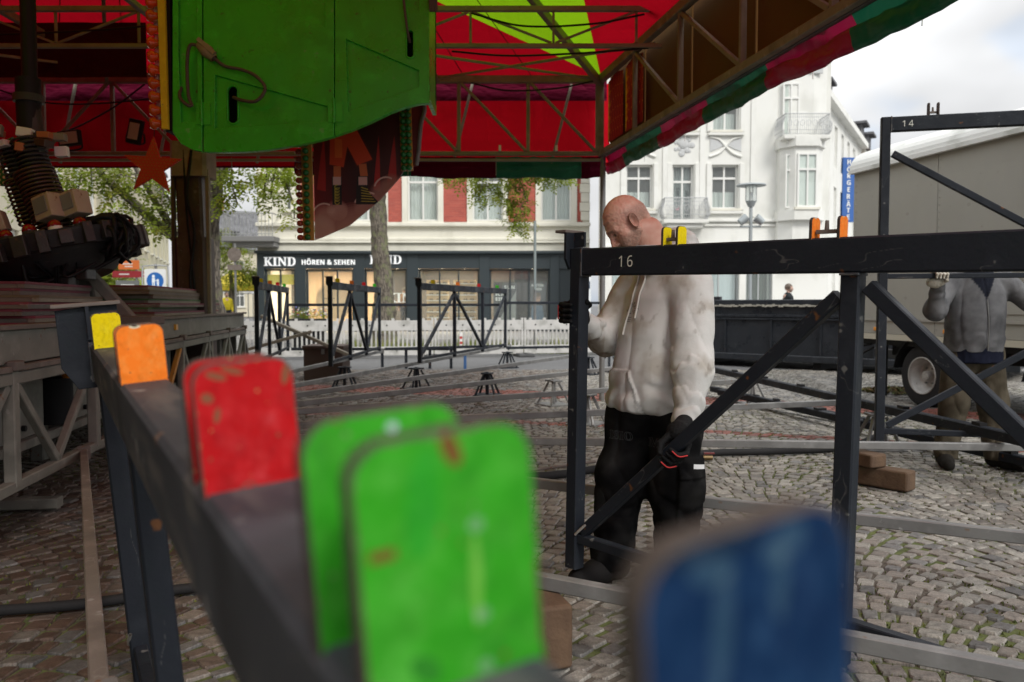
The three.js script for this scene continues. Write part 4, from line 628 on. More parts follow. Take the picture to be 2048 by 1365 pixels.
{
  const BR = V(1.1, 4.03, -10), BL = V(-9, 4.03, -10), FR = V(2.79, 4.03, -1.67), FL = V(-9, 4.03, 4.5), AP = V(-2.6, 6.5, -5);
  const tri = (a, b, c, m) => { // a slightly sagging cloth triangle
    const pos = [], uv = [], idx = [], N = 10, id = {}; let k = 0;
    for (let i = 0; i <= N; i++) for (let j = 0; j <= N - i; j++) { const l = 1 - (i + j) / N, p = a.clone().multiplyScalar(l).addScaledVector(b, i / N).addScaledVector(c, j / N); p.y -= 0.45 * l * (i / N) * (j / N) * 3; id[i + '_' + j] = k++; pos.push(p.x, p.y, p.z); uv.push(p.x, p.z); }
    for (let i = 0; i < N; i++) for (let j = 0; j < N - i; j++) { idx.push(id[i + '_' + j], id[(i + 1) + '_' + j], id[i + '_' + (j + 1)]); if (j < N - i - 1) idx.push(id[(i + 1) + '_' + j], id[(i + 1) + '_' + (j + 1)], id[i + '_' + (j + 1)]); }
    part(canopy, 'roof_cloth', rawGeo(pos, uv, idx, true), m);
  };
  // each hip carries a lime gore; red fills the rest of each slope
  const slope = (a, b, t) => { const X = a.clone().lerp(b, 0.5).lerp(AP, t); tri(a, AP, X, a === BR || a === FL ? F.lime : F.red); tri(b, AP, X, b === BR || b === FL ? F.lime : F.red); tri(a, b, X, F.red); };
  slope(BR, BL, 0.48); slope(FR, BR, 0.41); slope(FL, FR, 0.45); slope(BL, FL, 0.45);
  const C = (a, b, w, h, name = 'chord') => part(canopy, name, bar(a, b, w, h), M.truss);
  for (const [a, b] of [[BR, AP], [FR, AP], [FL, AP], [BL, AP]]) C(a.clone().add(V(0, -0.09, 0)), b.clone().add(V(0, -0.12, 0)), 0.07, 0.09, 'hip_rafter');
  for (const x of [-0.9, -3, -5]) C([x, 3.95, -9.95], [lerp(x, -2.6, 0.5), 5.0, -7.5], 0.04, 0.05, 'rafter');
  // seams of the roof cloth and loose cables along the trusses
  const seamM = std({ color: rgb(0.12, 0.01, 0.015), roughness: 0.9 });
  for (let i = 1; i < 12; i++) { const e = BR.clone().lerp(BL, i / 12), t = e.clone().lerp(AP, 0.62); part(canopy, 'seam', tubeG([e.clone().add(V(0, -0.02, 0)).toArray(), e.clone().lerp(t, 0.5).add(V(0, -0.05, 0)).toArray(), t.clone().add(V(0, -0.03, 0)).toArray()], 0.006, 4, 12), seamM); }
  for (const [a, b, sag] of [[[-0.4, 4.06, -7.95], [1.3, 4.05, -7.95], 0.12], [[-0.6, 3.72, -8.04], [1.35, 3.74, -8.0], 0.05], [[-0.5, 3.92, -9.9], [1.0, 3.95, -9.92], 0.1], [[-6.5, 3.9, -9.85], [-3.6, 3.94, -9.9], 0.25], [[-7, 4.05, -7.9], [-2.6, 4.05, -7.9], 0.2], [[-5.9, 3.3, -9.88], [-4.5, 3.9, -9.88], 0.15]]) part(canopy, 'cable', tubeG([a, [lerp(a[0], b[0], 0.3), lerp(a[1], b[1], 0.3) - sag, a[2]], [lerp(a[0], b[0], 0.7), lerp(a[1], b[1], 0.7) - sag * 0.8, b[2]], b], 0.011, 5, 30), M.black);
  // back truss
  const yb = 3.08, yt = 3.99;
  C([-9, yb, -10], [1.1, yb, -10], 0.06, 0.05); C([-9, yt, -10], [1.1, yt, -10], 0.08, 0.09); C([-9, yb - 0.09, -9.94], [1.1, yb - 0.09, -9.94], 0.05, 0.03, 'rail');
  for (let i = 0; i < 12; i++) { const x = 1.06 - 0.86 * i; C([x, yb + 0.03, -10], [x, yt - 0.04, -10], 0.045, 0.045, 'strut'); if (x > -8.5) { const up = i < 4; C([x - 0.03, up ? yb + 0.03 : i % 2 ? yt - 0.04 : yb + 0.03, -9.97], [x - 0.83, up ? yt - 0.05 : i % 2 ? yb + 0.03 : yt - 0.05, -9.97], 0.035, 0.035, 'brace'); } }
  // cloth wall behind it, with a darker pelmet on top
  part(canopy, 'wall_cloth', grid((u, v) => [lerp(-9.1, 1.25, u), lerp(2.98, 4.02, v), -10.3 + 0.05 * fbm3(u * 9, v * 2, 3) + 0.02 * Math.sin(u * 60)], 90, 8, 10, 1), F.wallRed);
  part(canopy, 'pelmet', grid((u, v) => [lerp(-9.1, 1.2, u), lerp(3.78, 4.04, v), -10.2 + 0.02 * fbm3(u * 9, v * 2, 5)], 60, 2, 10, 1), F.maroon);
  // a second layer of cloth and a dark cloth band over the left half
  part(canopy, 'wall_cloth', grid((u, v) => [lerp(-9.1, -2.7, u), lerp(2.98, 4.02, v), -10.45 + 0.04 * fbm3(u * 9, v * 2, 13)], 40, 6, 7, 1), F.maroon);
  part(canopy, 'pelmet', grid((u, v) => [lerp(-8.6, -4.05, u), lerp(3.72, 4.32, v), -8.95 + 0.03 * fbm3(u * 9, v * 2, 15)], 40, 4, 5, 1), fabric([0.035, 0.007, 0.008], 0.02, 0.9), 'black cloth band');
  for (let i = 0; i < 7; i++) part(canopy, 'wall_post', bar([0.5 - i * 1.25, 3.0, -10.22], [0.75 - i * 1.25, 3.98, -10.16], 0.03, 0.03), M.truss);
  // the left side is closed with dark cloth down to the ground
  part(canopy, 'wall_cloth', grid((u, v) => [-8.2 + 0.06 * fbm3(u * 9, v * 3, 2), lerp(0.05, 4.02, v), lerp(-10, 4.5, u)], 60, 8, 11, 4), F.maroon, 'dark red side cloth');
  part(canopy, 'wall_cloth', grid((u, v) => [lerp(-9, -1.7, u) + 0.05 * fbm3(u * 9, v * 3, 22), lerp(0.05, 4.0, v), lerp(4.5, 0.84, u) + 0.05 * fbm3(u * 9, v * 3, 21)], 50, 8, 8, 4), F.maroon, 'dark red front cloth');
  // right side: chords, posts, braces, boards
  const R = (s, y, o = 0) => [1.1 + 0.1993 * s + 0.98 * o, y, -10 + 0.9799 * s - 0.1993 * o];
  C(R(0, yb), R(8.5, yb), 0.06, 0.07); C([2.79, yt, -1.67], [-9, yt, 4.5], 0.08, 0.1); C([2.79, yb, -1.67], [-9, yb, 4.5], 0.06, 0.07); C(R(0, yt), R(8.5, yt), 0.08, 0.1);
  part(canopy, 'drip_edge', bar(R(0.05, yb - 0.02, 0.06), R(8.5, yb - 0.02, 0.06), 0.04, 0.035), M.galv);
  for (let i = 0; i < 8; i++) { const s = i * 1.22; C(R(s, yb + 0.03), R(s, yt - 0.04), i ? 0.05 : 0.08, i ? 0.05 : 0.08, 'strut'); if (i < 7 && i > 0) C(R(s + 0.03, yt - 0.06), R(s + 1.18, yb + 0.04), 0.04, 0.04, 'brace'); }
  const olive = phy({ map: tex(256, (u, v) => mix3([0.2, 0.12, 0.03], [0.15, 0.06, 0.02], pf(u, v, 3, 4, 6)), 0.4), roughness: 0.9, transmission: 0.22, thickness: 0, specularIntensity: 0.2 });
  for (let i = 0; i < 7; i++) part(canopy, 'fascia_board', bar(R(0.02 + i * 1.22, (yb + yt) / 2 + 0.1, 0.13), R(1.2 + i * 1.22, (yb + yt) / 2 + 0.1, 0.13), 0.025, yt - yb + 0.2), olive);
  // painted lattice boards folded into the corner
  const lat = std({ roughness: 0.55, map: canvasTex(512, 512, (g) => { g.fillStyle = '#9c1016'; g.fillRect(0, 0, 512, 512); g.strokeStyle = '#c9402c'; g.lineWidth = 7; for (let i = -6; i < 12; i++) { g.beginPath(); g.moveTo(i * 80, 0); g.lineTo(i * 80 + 300, 512); g.moveTo(i * 80 + 300, 0); g.lineTo(i * 80, 512); g.stroke(); } g.fillStyle = '#e2a13c'; for (let i = 0; i < 7; i++) for (let j = 0; j < 7; j++) { g.beginPath(); g.arc(i * 80 + 20, j * 84 + 20, 7, 0, 7); g.fill(); } g.fillStyle = '#e07a16'; g.beginPath(); g.moveTo(0, 512); for (let i = 0; i < 9; i++) g.quadraticCurveTo(70 + (i % 2) * 50, 470 - i * 52, 30 + (i % 3) * 14, 440 - i * 52); g.lineTo(0, 0); g.fill(); g.fillStyle = '#e8c21e'; g.beginPath(); g.moveTo(0, 512); for (let i = 0; i < 9; i++) g.quadraticCurveTo(40 + (i % 2) * 30, 470 - i * 52, 12, 440 - i * 52); g.lineTo(0, 0); g.fill(); }) });
  [[0.18, 0.72], [0.8, 1.36]].forEach(([a, b], i) => part(canopy, 'painted_board', (() => { const p = R(a, yb + 0.1, 0.04), q = R(b, yb + 0.1, 0.04); return grid((u, v) => [lerp(p[0], q[0], u), p[1] + v * (0.78 - 0.1 * Math.abs(u - 0.5)), lerp(p[2], q[2], u) + 0.004 * i], 2, 4); })(), lat));
  // striped valance, rolled and sagging, in lengths of about a metre
  const valance = (fn, L, first, cols, sag) => { let s = 0, k = 0; while (s < L) { const e = Math.min(L, s + (k ? 1.08 : first)); const s0 = s, s1 = e; part(canopy, 'valance', grid((u, v) => { const t = lerp(s0, s1, u), a = v * 1.5 * Math.PI, dr = 0.25 + 0.04 * fbm3(t * 0.8, 2, 1) + sag * Math.sin(t * 1.3), w = 0.055 + 0.015 * fbm3(t * 3, v * 3, 4); return fn(t, 3.07 - (v < 0.5 ? v * 2 * dr : dr - Math.sin((v - 0.5) * 2 * Math.PI) * 0.02 - (v - 0.5) * 2 * 0.14) + 0.012 * fbm3(t * 5, v * 2, 8), 0.06 + w * Math.sin(Math.min(1, v * 1.6) * Math.PI) + 0.03 * fbm3(t * 2.4, v * 1.4, 7)); }, 16, 12, (s1 - s0), 0.5), cols[k % 2]); s = e; k++; } };
  valance((t, y, o) => R(t, y, o), 8.5, 0.66, [F.magenta, F.emerald], 0.02);
  valance((t, y, o) => [1.14 - t, y, -10 - o - 0.1], 3.9, 0.26, [F.maroon, F.emerald], 0.03);
  for (let i = 0; i < 7; i++) part(canopy, 'cord', rod(R(1.1 + i * 1.1, 3.05, 0.17), R(1.1 + i * 1.1, 2.8, 0.16), 0.005, 4), M.white);
  for (let i = 0; i < 5; i++) part(canopy, 'cord', rod([-0.2 - i * 1.1, 3.04, -10.02], [-0.2 - i * 1.1, 2.82, -10.03], 0.006, 4), M.truss);
  // inner truss across the canopy
  const z = -8, xr = 1.48; C([-9, 4.12, z], [xr, 4.12, z], 0.05, 0.052); C([-9, 3.76, z], [xr, 3.76, z], 0.045, 0.042);
  for (let i = 0; i < 13; i++) { const x = xr - 0.25 - i * 0.82; C([x, 3.79, z], [x, 4.09, z], 0.024, 0.024, 'strut'); if (i < 12) C([x - 0.02, i % 2 ? 3.79 : 4.09, z], [x - 0.8, i % 2 ? 4.09 : 3.79, z], 0.022, 0.022, 'brace'); }
  for (const [a, b] of [[[1.42, 3.8, -8.05], [-1.0, 3.98, -9.95]], [[1.05, 3.98, -9.95], [-1.6, 3.8, -8.05]], [[-1.6, 3.8, -8.05], [-3.6, 3.98, -9.95]], [[-6, 3.8, -8.05], [-4, 3.98, -9.95]]]) C(a, b, 0.026, 0.026, 'tie');
  for (const x of [-3.2, -5.2]) { C([x, 4.2, -9.9], [x, 4.2, -3], 0.06, 0.08, 'tie'); C([x, 3.75, -8], [x, 3.75, -3], 0.05, 0.05, 'tie'); for (let i = 0; i < 6; i++) C([x, i % 2 ? 4.18 : 3.77, -8 + i * 0.8], [x, i % 2 ? 3.77 : 4.18, -7.2 + i * 0.8], 0.03, 0.03, 'brace'); }
  // posts that carry the roof
  part(canopy, 'post', rod([1.13, 0, -9.97], [1.13, 3.1, -9.97], 0.035, 12), M.galv);
  part(canopy, 'post', rod([-8.9, 0, -9.9], [-8.9, 4, -9.9], 0.06, 12), M.truss); part(canopy, 'post', rod([2.84, 0, -1.6], [2.84, 4, -1.6], 0.05, 12), M.galv); part(canopy, 'post', rod([-8.9, 0, 4.4], [-8.9, 4, 4.4], 0.05, 12), M.galv);
  for (const x of [-0.15, 0.55]) part(canopy, 'clip', boxG(0.03, 0.07, 0.03, x, yb + 0.06, -9.96), M.white);
}
// two flood lamps clamped on the back truss
for (const [x, y, tl, l] of [[-5.42, 3.24, 0.12, 'black flood lamp on the back truss beside the red wall cloth, lying flat'], [-4.62, 3.32, -0.2, 'black flood lamp on the back truss, the upright one near the star']]) {
  const g = thing('flood_lamp', l, 'lamp', [x, y, -9.86], 0, 'flood lamps on the truss'); g.rotation.z = tl; const tall = tl < 0;
  part(g, 'housing', boxG(tall ? 0.17 : 0.27, tall ? 0.3 : 0.19, 0.08, 0, 0, 0, 0.015), M.black); part(g, 'lens', boxG(tall ? 0.12 : 0.22, tall ? 0.2 : 0.14, 0.01, 0, 0, 0.042), std({ color: rgb(0.42, 0.42, 0.4), roughness: 0.25 })); part(g, 'bracket', tubeG([[-0.1, 0, -0.02], [-0.1, -0.12, -0.05], [0.1, -0.12, -0.05], [0.1, 0, -0.02]], 0.012, 5), M.black);
}
// ---------------------------------------------------------------- folded green scenery box
{
  const g = thing('scenery_box', 'bright green folded scenery boards with curved lower edge hanging under the canopy', 'scenery board', [0, 0, -6]);
  const outl = [[[-2.499, 4.105], [-2.53, 2.488], [-2.468, 2.4], [-2.383, 2.356], [-2.313, 2.341], [-2.282, 4.105]], [[-2.274, 4.105], [-2.3, 2.341], [-2.178, 2.337], [-1.992, 2.341], [-1.843, 2.352], [-1.581, 2.393], [-1.431, 2.426], [-1.327, 2.455], [-1.31, 4.105]], [[-1.303, 4.105], [-1.319, 2.459], [-1.207, 2.496], [-1.058, 2.558], [-0.927, 2.621], [-0.796, 2.672], [-0.692, 2.695], [-0.617, 2.702], [-0.611, 4.105]]];
  const slots = [roundRect(-2.126, 2.551, -2.045, 2.834, 0.04), roundRect(-0.785, 3.028, -0.727, 3.236, 0.029)];
  const holes = [[[[-2.46, 4.0], [-2.475, 3.05], [-2.465, 2.56], [-2.34, 2.56], [-2.33, 4.0]]], [[[-2.206, 2.907], [-1.373, 2.676], [-1.374, 2.566], [-2.213, 2.514]], [[-2.225, 3.997], [-2.231, 3.599], [-1.882, 3.454], [-1.385, 3.254], [-1.377, 3.997]]], [[[-1.231, 3.17], [-0.691, 2.94], [-0.691, 2.819], [-1.221, 2.636]], [[-1.193, 3.997], [-1.197, 3.599], [-0.873, 3.454], [-0.688, 3.367], [-0.685, 3.997]]]];
  outl.forEach((o, i) => { part(g, 'board', shapeG(o, 0.03, 0.003, i ? [slots[i - 1]] : []).translate(0, 0, -0.052), M.green); const h = holes[i].slice(); if (i === 2) h.push(slots[1]); part(g, 'panel_frame', shapeG(o, 0.022, 0.003, h).translate(0, 0, -0.018), M.green); });
  // the slot of the middle board sits in its lower sunk field
  slots.forEach((s, i) => part(g, 'slot_rim', tubeG(s.map(([x, y]) => [x, y, i ? 0.006 : -0.018]), 0.008, 6, 60, true), M.green));
  part(g, 'box_back', boxG(1.9, 1.3, 0.02, -1.56, 3.46, -0.5), M.black);
  part(g, 'box_back', boxG(0.5, 0.5, 0.02, -2.1, 2.76, -0.3), M.black);
  part(g, 'box_side', boxG(0.03, 1.62, 0.5, -2.49, 3.3, -0.3), M.black, 'black inner side of the folded boards'); part(g, 'box_side', boxG(0.03, 1.36, 0.5, -0.63, 3.42, -0.3), M.green);
  for (const [x, y] of [[-2.306, 2.62], [-1.323, 2.64]]) { part(g, 'hinge', merge([boxG(0.11, 0.16, 0.008, x + 0.01, y, 0.012), rod([x, y - 0.09, 0.02], [x, y + 0.09, 0.02], 0.012, 8)]), M.green); }
  const cm = std({ color: rgb(0.09, 0.075, 0.06), roughness: 0.7 });
  part(g, 'cable', tubeG([[-2.295, 3.1, 0.05], [-2.37, 3.108, 0.05], [-2.398, 2.98, 0.04], [-2.394, 2.761, 0.04], [-2.366, 2.669, 0.05], [-2.414, 2.687, 0.05], [-2.462, 2.742, 0.03], [-2.47, 2.82, -0.02]], 0.013, 7, 60), cm);
  part(g, 'cable', tubeG([[-2.2, 3.02, 0.06], [-2.112, 2.955, 0.06], [-1.983, 2.926, 0.07], [-1.872, 2.871, 0.09], [-1.807, 2.779, 0.1], [-1.875, 2.695, 0.09], [-1.986, 2.706, 0.06], [-2.07, 2.742, 0.0], [-2.09, 2.76, -0.08]], 0.013, 7, 60), cm);
  part(g, 'cable', tubeG([[-0.82, 3.9, 0.05], [-0.8, 3.5, 0.05], [-0.775, 3.25, 0.04], [-0.76, 3.15, -0.02]], 0.011, 6), cm);
  part(g, 'plug', (() => { const a = limbG([[-2.3, 3.12, 0.05], [-2.25, 3.07, 0.055], [-2.19, 3.01, 0.06]], [0.035, 0.05, 0.028], 10, 12); return merge([a, boxG(0.16, 0.03, 0.03, 0, 0, 0).rotateZ(-0.72).translate(-2.235, 3.09, 0.09)]); })(), std({ color: rgb(0.3, 0.24, 0.14), roughness: 0.6 }), 'brown and yellow multi-pole plug');
  // yellow lamp strip along the left edge with amber and clear caps
  part(g, 'lamp_strip', shapeG([[-2.613, 4.1], [-2.592, 2.5], [-2.545, 2.5], [-2.558, 4.1]], 0.03, 0.003).translate(0, 0, 0.02), std({ map: tex(256, chips([0.72, 0.52, 0.02], [0.3, 0.22, 0.05], [0.15, 0.06, 0.02], 0.7)), roughness: 0.5 }));
  part(g, 'strip_back', boxG(0.05, 1.62, 0.3, -2.555, 3.3, -0.14), M.black);
  const amber = phy({ color: rgb(0.85, 0.2, 0.02), roughness: 0.15, transmission: 0.55, thickness: 0 }), clear = phy({ color: rgb(0.75, 0.66, 0.55), roughness: 0.12, transmission: 0.6, thickness: 0 });
  const cap = new THREE.LatheGeometry([[0, 0], [0.022, 0], [0.026, 0.012], [0.03, 0.03], [0.044, 0.045], [0.046, 0.06], [0.04, 0.075], [0, 0.08]].map((p) => new THREE.Vector2(...p)), 20); cap.rotateZ(Math.PI / 2);
  for (let i = 0; i < 16; i++) { const y = 2.545 + i * 0.098, x = -2.6 - 0.012 * (y - 2.5); const a = part(g, 'lamp_cap', cap, amber); a.position.set(x, y, 0.03); if (i) { const b = part(g, 'lamp_cap', cap, clear, 'clear lamp cap'); b.position.set(x + 0.012, y - 0.05, -0.03); b.scale.setScalar(0.82); } }
  // edge moulding on the right upper corner
  part(g, 'cable_bundle', merge(Array.from({ length: 6 }, (_, i) => tubeG([[-0.6 + i * 0.008, 3.95, 0.02], [-0.61 + i * 0.01, 3.6, 0.06], [-0.6 + 0.02 * (i % 3), 3.36, 0.03]], 0.012, 5))), cm);
  for (const x of [-2.2, -0.8]) part(g, 'hanger', rod([x, 4.08, -0.25], [x, 4.6, -0.4], 0.02), M.truss);
}
// ---------------------------------------------------------------- painted panel with lamp rows
{
  const g = thing('painted_panel', 'painted board of booted legs on pink clouds edged with lamp rows', 'painted board', [0, 0, -6.8]);
  const art = canvasTex(512, 640, (c) => {
    const gr = c.createLinearGradient(0, 0, 512, 0); gr.addColorStop(0, '#7a0d10'); gr.addColorStop(0.5, '#3a0a0a'); gr.addColorStop(1, '#5a0f0c'); c.fillStyle = gr; c.fillRect(0, 0, 512, 640);
    c.fillStyle = '#b3201a'; for (const [x, w] of [[20, 40], [330, 30], [400, 46]]) { c.beginPath(); c.moveTo(x, 330); c.quadraticCurveTo(x + w / 2, 160, x + w, 40); c.quadraticCurveTo(x + w * 1.3, 200, x + w * 1.2, 340); c.fill(); }
    for (const [x, y, r, a] of [[60, 470, 70, '#c69080'], [130, 440, 60, '#cfa091'], [300, 420, 80, '#c08c7c'], [380, 350, 75, '#b07d6e'], [430, 300, 60, '#a87262'], [220, 520, 130, '#b98474'], [90, 600, 150, '#b27d6e'], [360, 520, 160, '#a97364'], [40, 540, 80, '#c99a8b'], [260, 610, 150, '#b98a7a']]) { for (let k = 0; k < 6; k++) { c.globalAlpha = 0.3; c.fillStyle = a; c.beginPath(); c.ellipse(x + k * 2, y + k * 4, r * (1 - k * 0.07), r * (0.95 - k * 0.06), 0, 0, 7); c.fill(); } c.globalAlpha = 1; }
    c.strokeStyle = '#d8b3a6'; c.lineWidth = 9; for (const [x, y, r] of [[60, 470, 64], [300, 420, 74], [400, 330, 66]]) { c.beginPath(); c.arc(x, y, r, 3.4, 5.2); c.stroke(); }
    c.fillStyle = '#d8401c'; c.beginPath(); c.moveTo(95, 0); c.lineTo(240, 0); c.lineTo(330, 170); c.lineTo(240, 205); c.lineTo(190, 110); c.lineTo(170, 215); c.lineTo(90, 200); c.fill();
    c.strokeStyle = '#5c0d08'; c.lineWidth = 7; c.stroke(); c.fillStyle = '#e8632a'; c.fillRect(120, 60, 40, 100);
    c.fillStyle = '#d4683a'; c.fillRect(112, 205, 40, 70); c.save(); c.translate(250, 195); c.rotate(-0.12); c.fillRect(0, 0, 42, 70); c.restore();
    c.fillStyle = '#1c1713'; c.fillRect(104, 262, 52, 150); c.beginPath(); c.moveTo(240, 258); c.lineTo(300, 258); c.lineTo(300, 340); c.lineTo(352, 392); c.lineTo(352, 410); c.lineTo(232, 410); c.fill();
    c.fillStyle = '#e0a9a0'; c.fillRect(108, 262, 44, 44); c.fillRect(248, 262, 48, 44); c.strokeStyle = '#c9b23a'; c.lineWidth = 4; for (let i = 0; i < 6; i++) { c.beginPath(); c.arc(130, 318 + i * 16, 12, 0, 5); c.moveTo(262, 318 + i * 15); c.lineTo(300 + i * 8, 330 + i * 13); c.stroke(); }
  });
  const o = [[-1.68, 2.927], [-1.672, 1.752], [-1.61, 1.772], [-1.375, 1.875], [-1.119, 2.085], [-0.948, 2.275], [-0.9, 2.36], [-0.894, 2.927]];
  const gg = shapeG(o, 0.02, 0.002); const u = gg.attributes.uv, p = gg.attributes.position; for (let i = 0; i < u.count; i++) u.setXY(i, (p.getX(i) + 1.68) / 0.79, p.getY(i) - 1.69);
  part(g, 'board', gg, std({ map: art, roughness: 0.5 }));
  part(g, 'edge_board', shapeG([[-0.894, 2.927], [-0.885, 2.37], [-0.8, 2.384], [-0.775, 2.55], [-0.74, 2.927]], 0.02).translate(0, 0, -0.05), std({ map: tex(256, chips([0.2, 0.02, 0.02], [0.4, 0.25, 0.05], [0.3, 0.12, 0.03], 1)), roughness: 0.6 }));
  part(g, 'curved_edge', tubeG([[-0.78, 2.95, 0], [-0.735, 2.86, 0], [-0.77, 2.72, 0], [-0.79, 2.5, 0], [-0.81, 2.38, 0]], 0.018, 6, 30), M.galv);
  const strip = std({ map: tex(256, chips([0.5, 0.24, 0.03], [0.2, 0.12, 0.04], [0.1, 0.05, 0.02], 0.8)), roughness: 0.6 });
  part(g, 'lamp_strip', bar([-1.722, 1.745, 0.02], [-1.74, 2.9, 0.02], 0.09, 0.03, [0, 0, 1]), strip); part(g, 'lamp_strip', bar([-0.885, 2.33, 0.02], [-0.9, 2.9, 0.02], 0.1, 0.03, [0, 0, 1]), strip);
  const gl = phy({ color: rgb(0.04, 0.28, 0.07), roughness: 0.15, transmission: 0.4, thickness: 0 }), rl = phy({ color: rgb(0.45, 0.1, 0.06), roughness: 0.15, transmission: 0.4, thickness: 0 });
  const dome = new THREE.LatheGeometry([[0, 0], [0.018, 0], [0.026, 0.02], [0.024, 0.04], [0.012, 0.052], [0, 0.054]].map((q) => new THREE.Vector2(...q)), 14); const domeZ = dome.clone().rotateX(Math.PI / 2), domeX = dome.clone().rotateZ(Math.PI / 2);
  for (let i = 0; i < 19; i++) { const y = 1.77 + i * 0.06; part(g, 'lamp_cap', domeZ, gl).position.set(-1.722 - 0.0009 * i, y, 0.036); part(g, 'lamp_cap', domeX, rl, 'red lamp cap').position.set(-1.768 - 0.0009 * i, y, 0.02); }
  for (let i = 0; i < 10; i++) for (const s of [-0.022, 0.022]) part(g, 'lamp_cap', domeZ, gl).position.set(-0.885 + s - 0.001 * i, 2.35 + i * 0.055, 0.036);
  for (const x of [-1.6, -1.0]) part(g, 'hanger', rod([x, 2.9, -0.03], [x, 3.85, -0.9], 0.015), M.truss);
}
// ---------------------------------------------------------------- star signs
const dots = (base, dot, ring) => canvasTex(512, 512, (c) => { c.fillStyle = base; c.fillRect(0, 0, 512, 512); for (let j = 0; j < 24; j++) for (let i = 0; i < 24; i++) { const x = i * 30 + (j % 2) * 15, y = j * 27 + 8; c.fillStyle = ring; c.beginPath(); c.arc(x, y, 9, 0, 7); c.fill(); c.fillStyle = dot; c.beginPath(); c.arc(x, y, 5, 0, 7); c.fill(); } });
function starSign(label, pos, R, rot, tx) { const g = thing('star_sign', label, 'star', pos, rot[1], 'star signs on the ride'); g.rotation.z = rot[2]; const p = []; for (let i = 0; i < 10; i++) { const a = Math.PI / 2 + i * Math.PI / 5, r = i % 2 ? R * 0.4 : R; p.push([r * Math.cos(a), r * Math.sin(a)]); } const s = shapeG(p, 0.03, 0.004), u = s.attributes.uv, q = s.attributes.position; for (let i = 0; i < u.count; i++) u.setXY(i, q.getX(i) / (2 * R) + 0.5, q.getY(i) / (2 * R) + 0.5); part(g, 'face', s, std({ map: tx, roughness: 0.5 })); part(g, 'wire', rod([0, R * 0.95, 0.015], [0.02, R + 0.5, 0.0], 0.004, 4), M.black); return g; }
starSign('red dotted star hanging in front of the mast', [-3.575, 2.575, -8], 0.295, [0, 0.05, -0.06], dots('#c8261a', '#5a0c08', '#ee7a3f'));
starSign('green dotted star at the left edge of the picture', [-4.3, 2.3, -6.5], 0.36, [0, 0.2, 0.5], dots('#0e4f24', '#d9c6b4', '#c98a7a'));
// ---------------------------------------------------------------- mast
{
  const g = thing('ride_mast', 'dark riveted telescopic steel mast under the canopy', 'mast', [-3.57, 0, -9]);
  const mm = std({ map: tex(256, chips([0.075, 0.05, 0.042], [0.2, 0.15, 0.13], [0.12, 0.05, 0.02], 0.7)), roughness: 0.5 });
  part(g, 'outer_tube', bar([0.02, 0.2, 0], [0, 1.95, 0], 0.34, 0.3), mm); part(g, 'inner_tube', bar([0, 1.95, 0], [-0.02, 2.62, 0], 0.29, 0.26), mm); part(g, 'head', bar([0, 2.62, 0], [0, 3.0, 0], 0.4, 0.36), M.truss); part(g, 'top_tube', bar([0, 3.0, 0], [0, 4.1, 0], 0.22, 0.22), mm);
  for (const s of [-1, 1]) part(g, 'guide_rail', bar([s * 0.2, 0.3, 0.1], [s * 0.19, 2.7, 0.1], 0.04, 0.05), s < 0 ? mm : M.truss);
  part(g, 'cable', tubeG([[0.05, 2.9, 0.18], [0.0, 2.4, 0.2], [0.07, 2.0, 0.19], [0.02, 1.5, 0.2], [0.05, 1.1, 0.19]], 0.016, 6), M.black); part(g, 'cable', tubeG([[-0.04, 2.9, 0.17], [-0.02, 2.3, 0.18], [0.03, 1.7, 0.18], [0.08, 1.1, 0.18]], 0.012, 6), M.black);
  for (let i = 0; i < 14; i++) part(g, 'rivet', new THREE.SphereGeometry(0.011, 8, 6).translate(i % 2 ? -0.1 : 0.1, 1.3 + i * 0.1, 0.152), mm);
  part(g, 'foot', boxG(0.7, 0.2, 0.7, 0.02, 0.1, 0), M.deck);
}
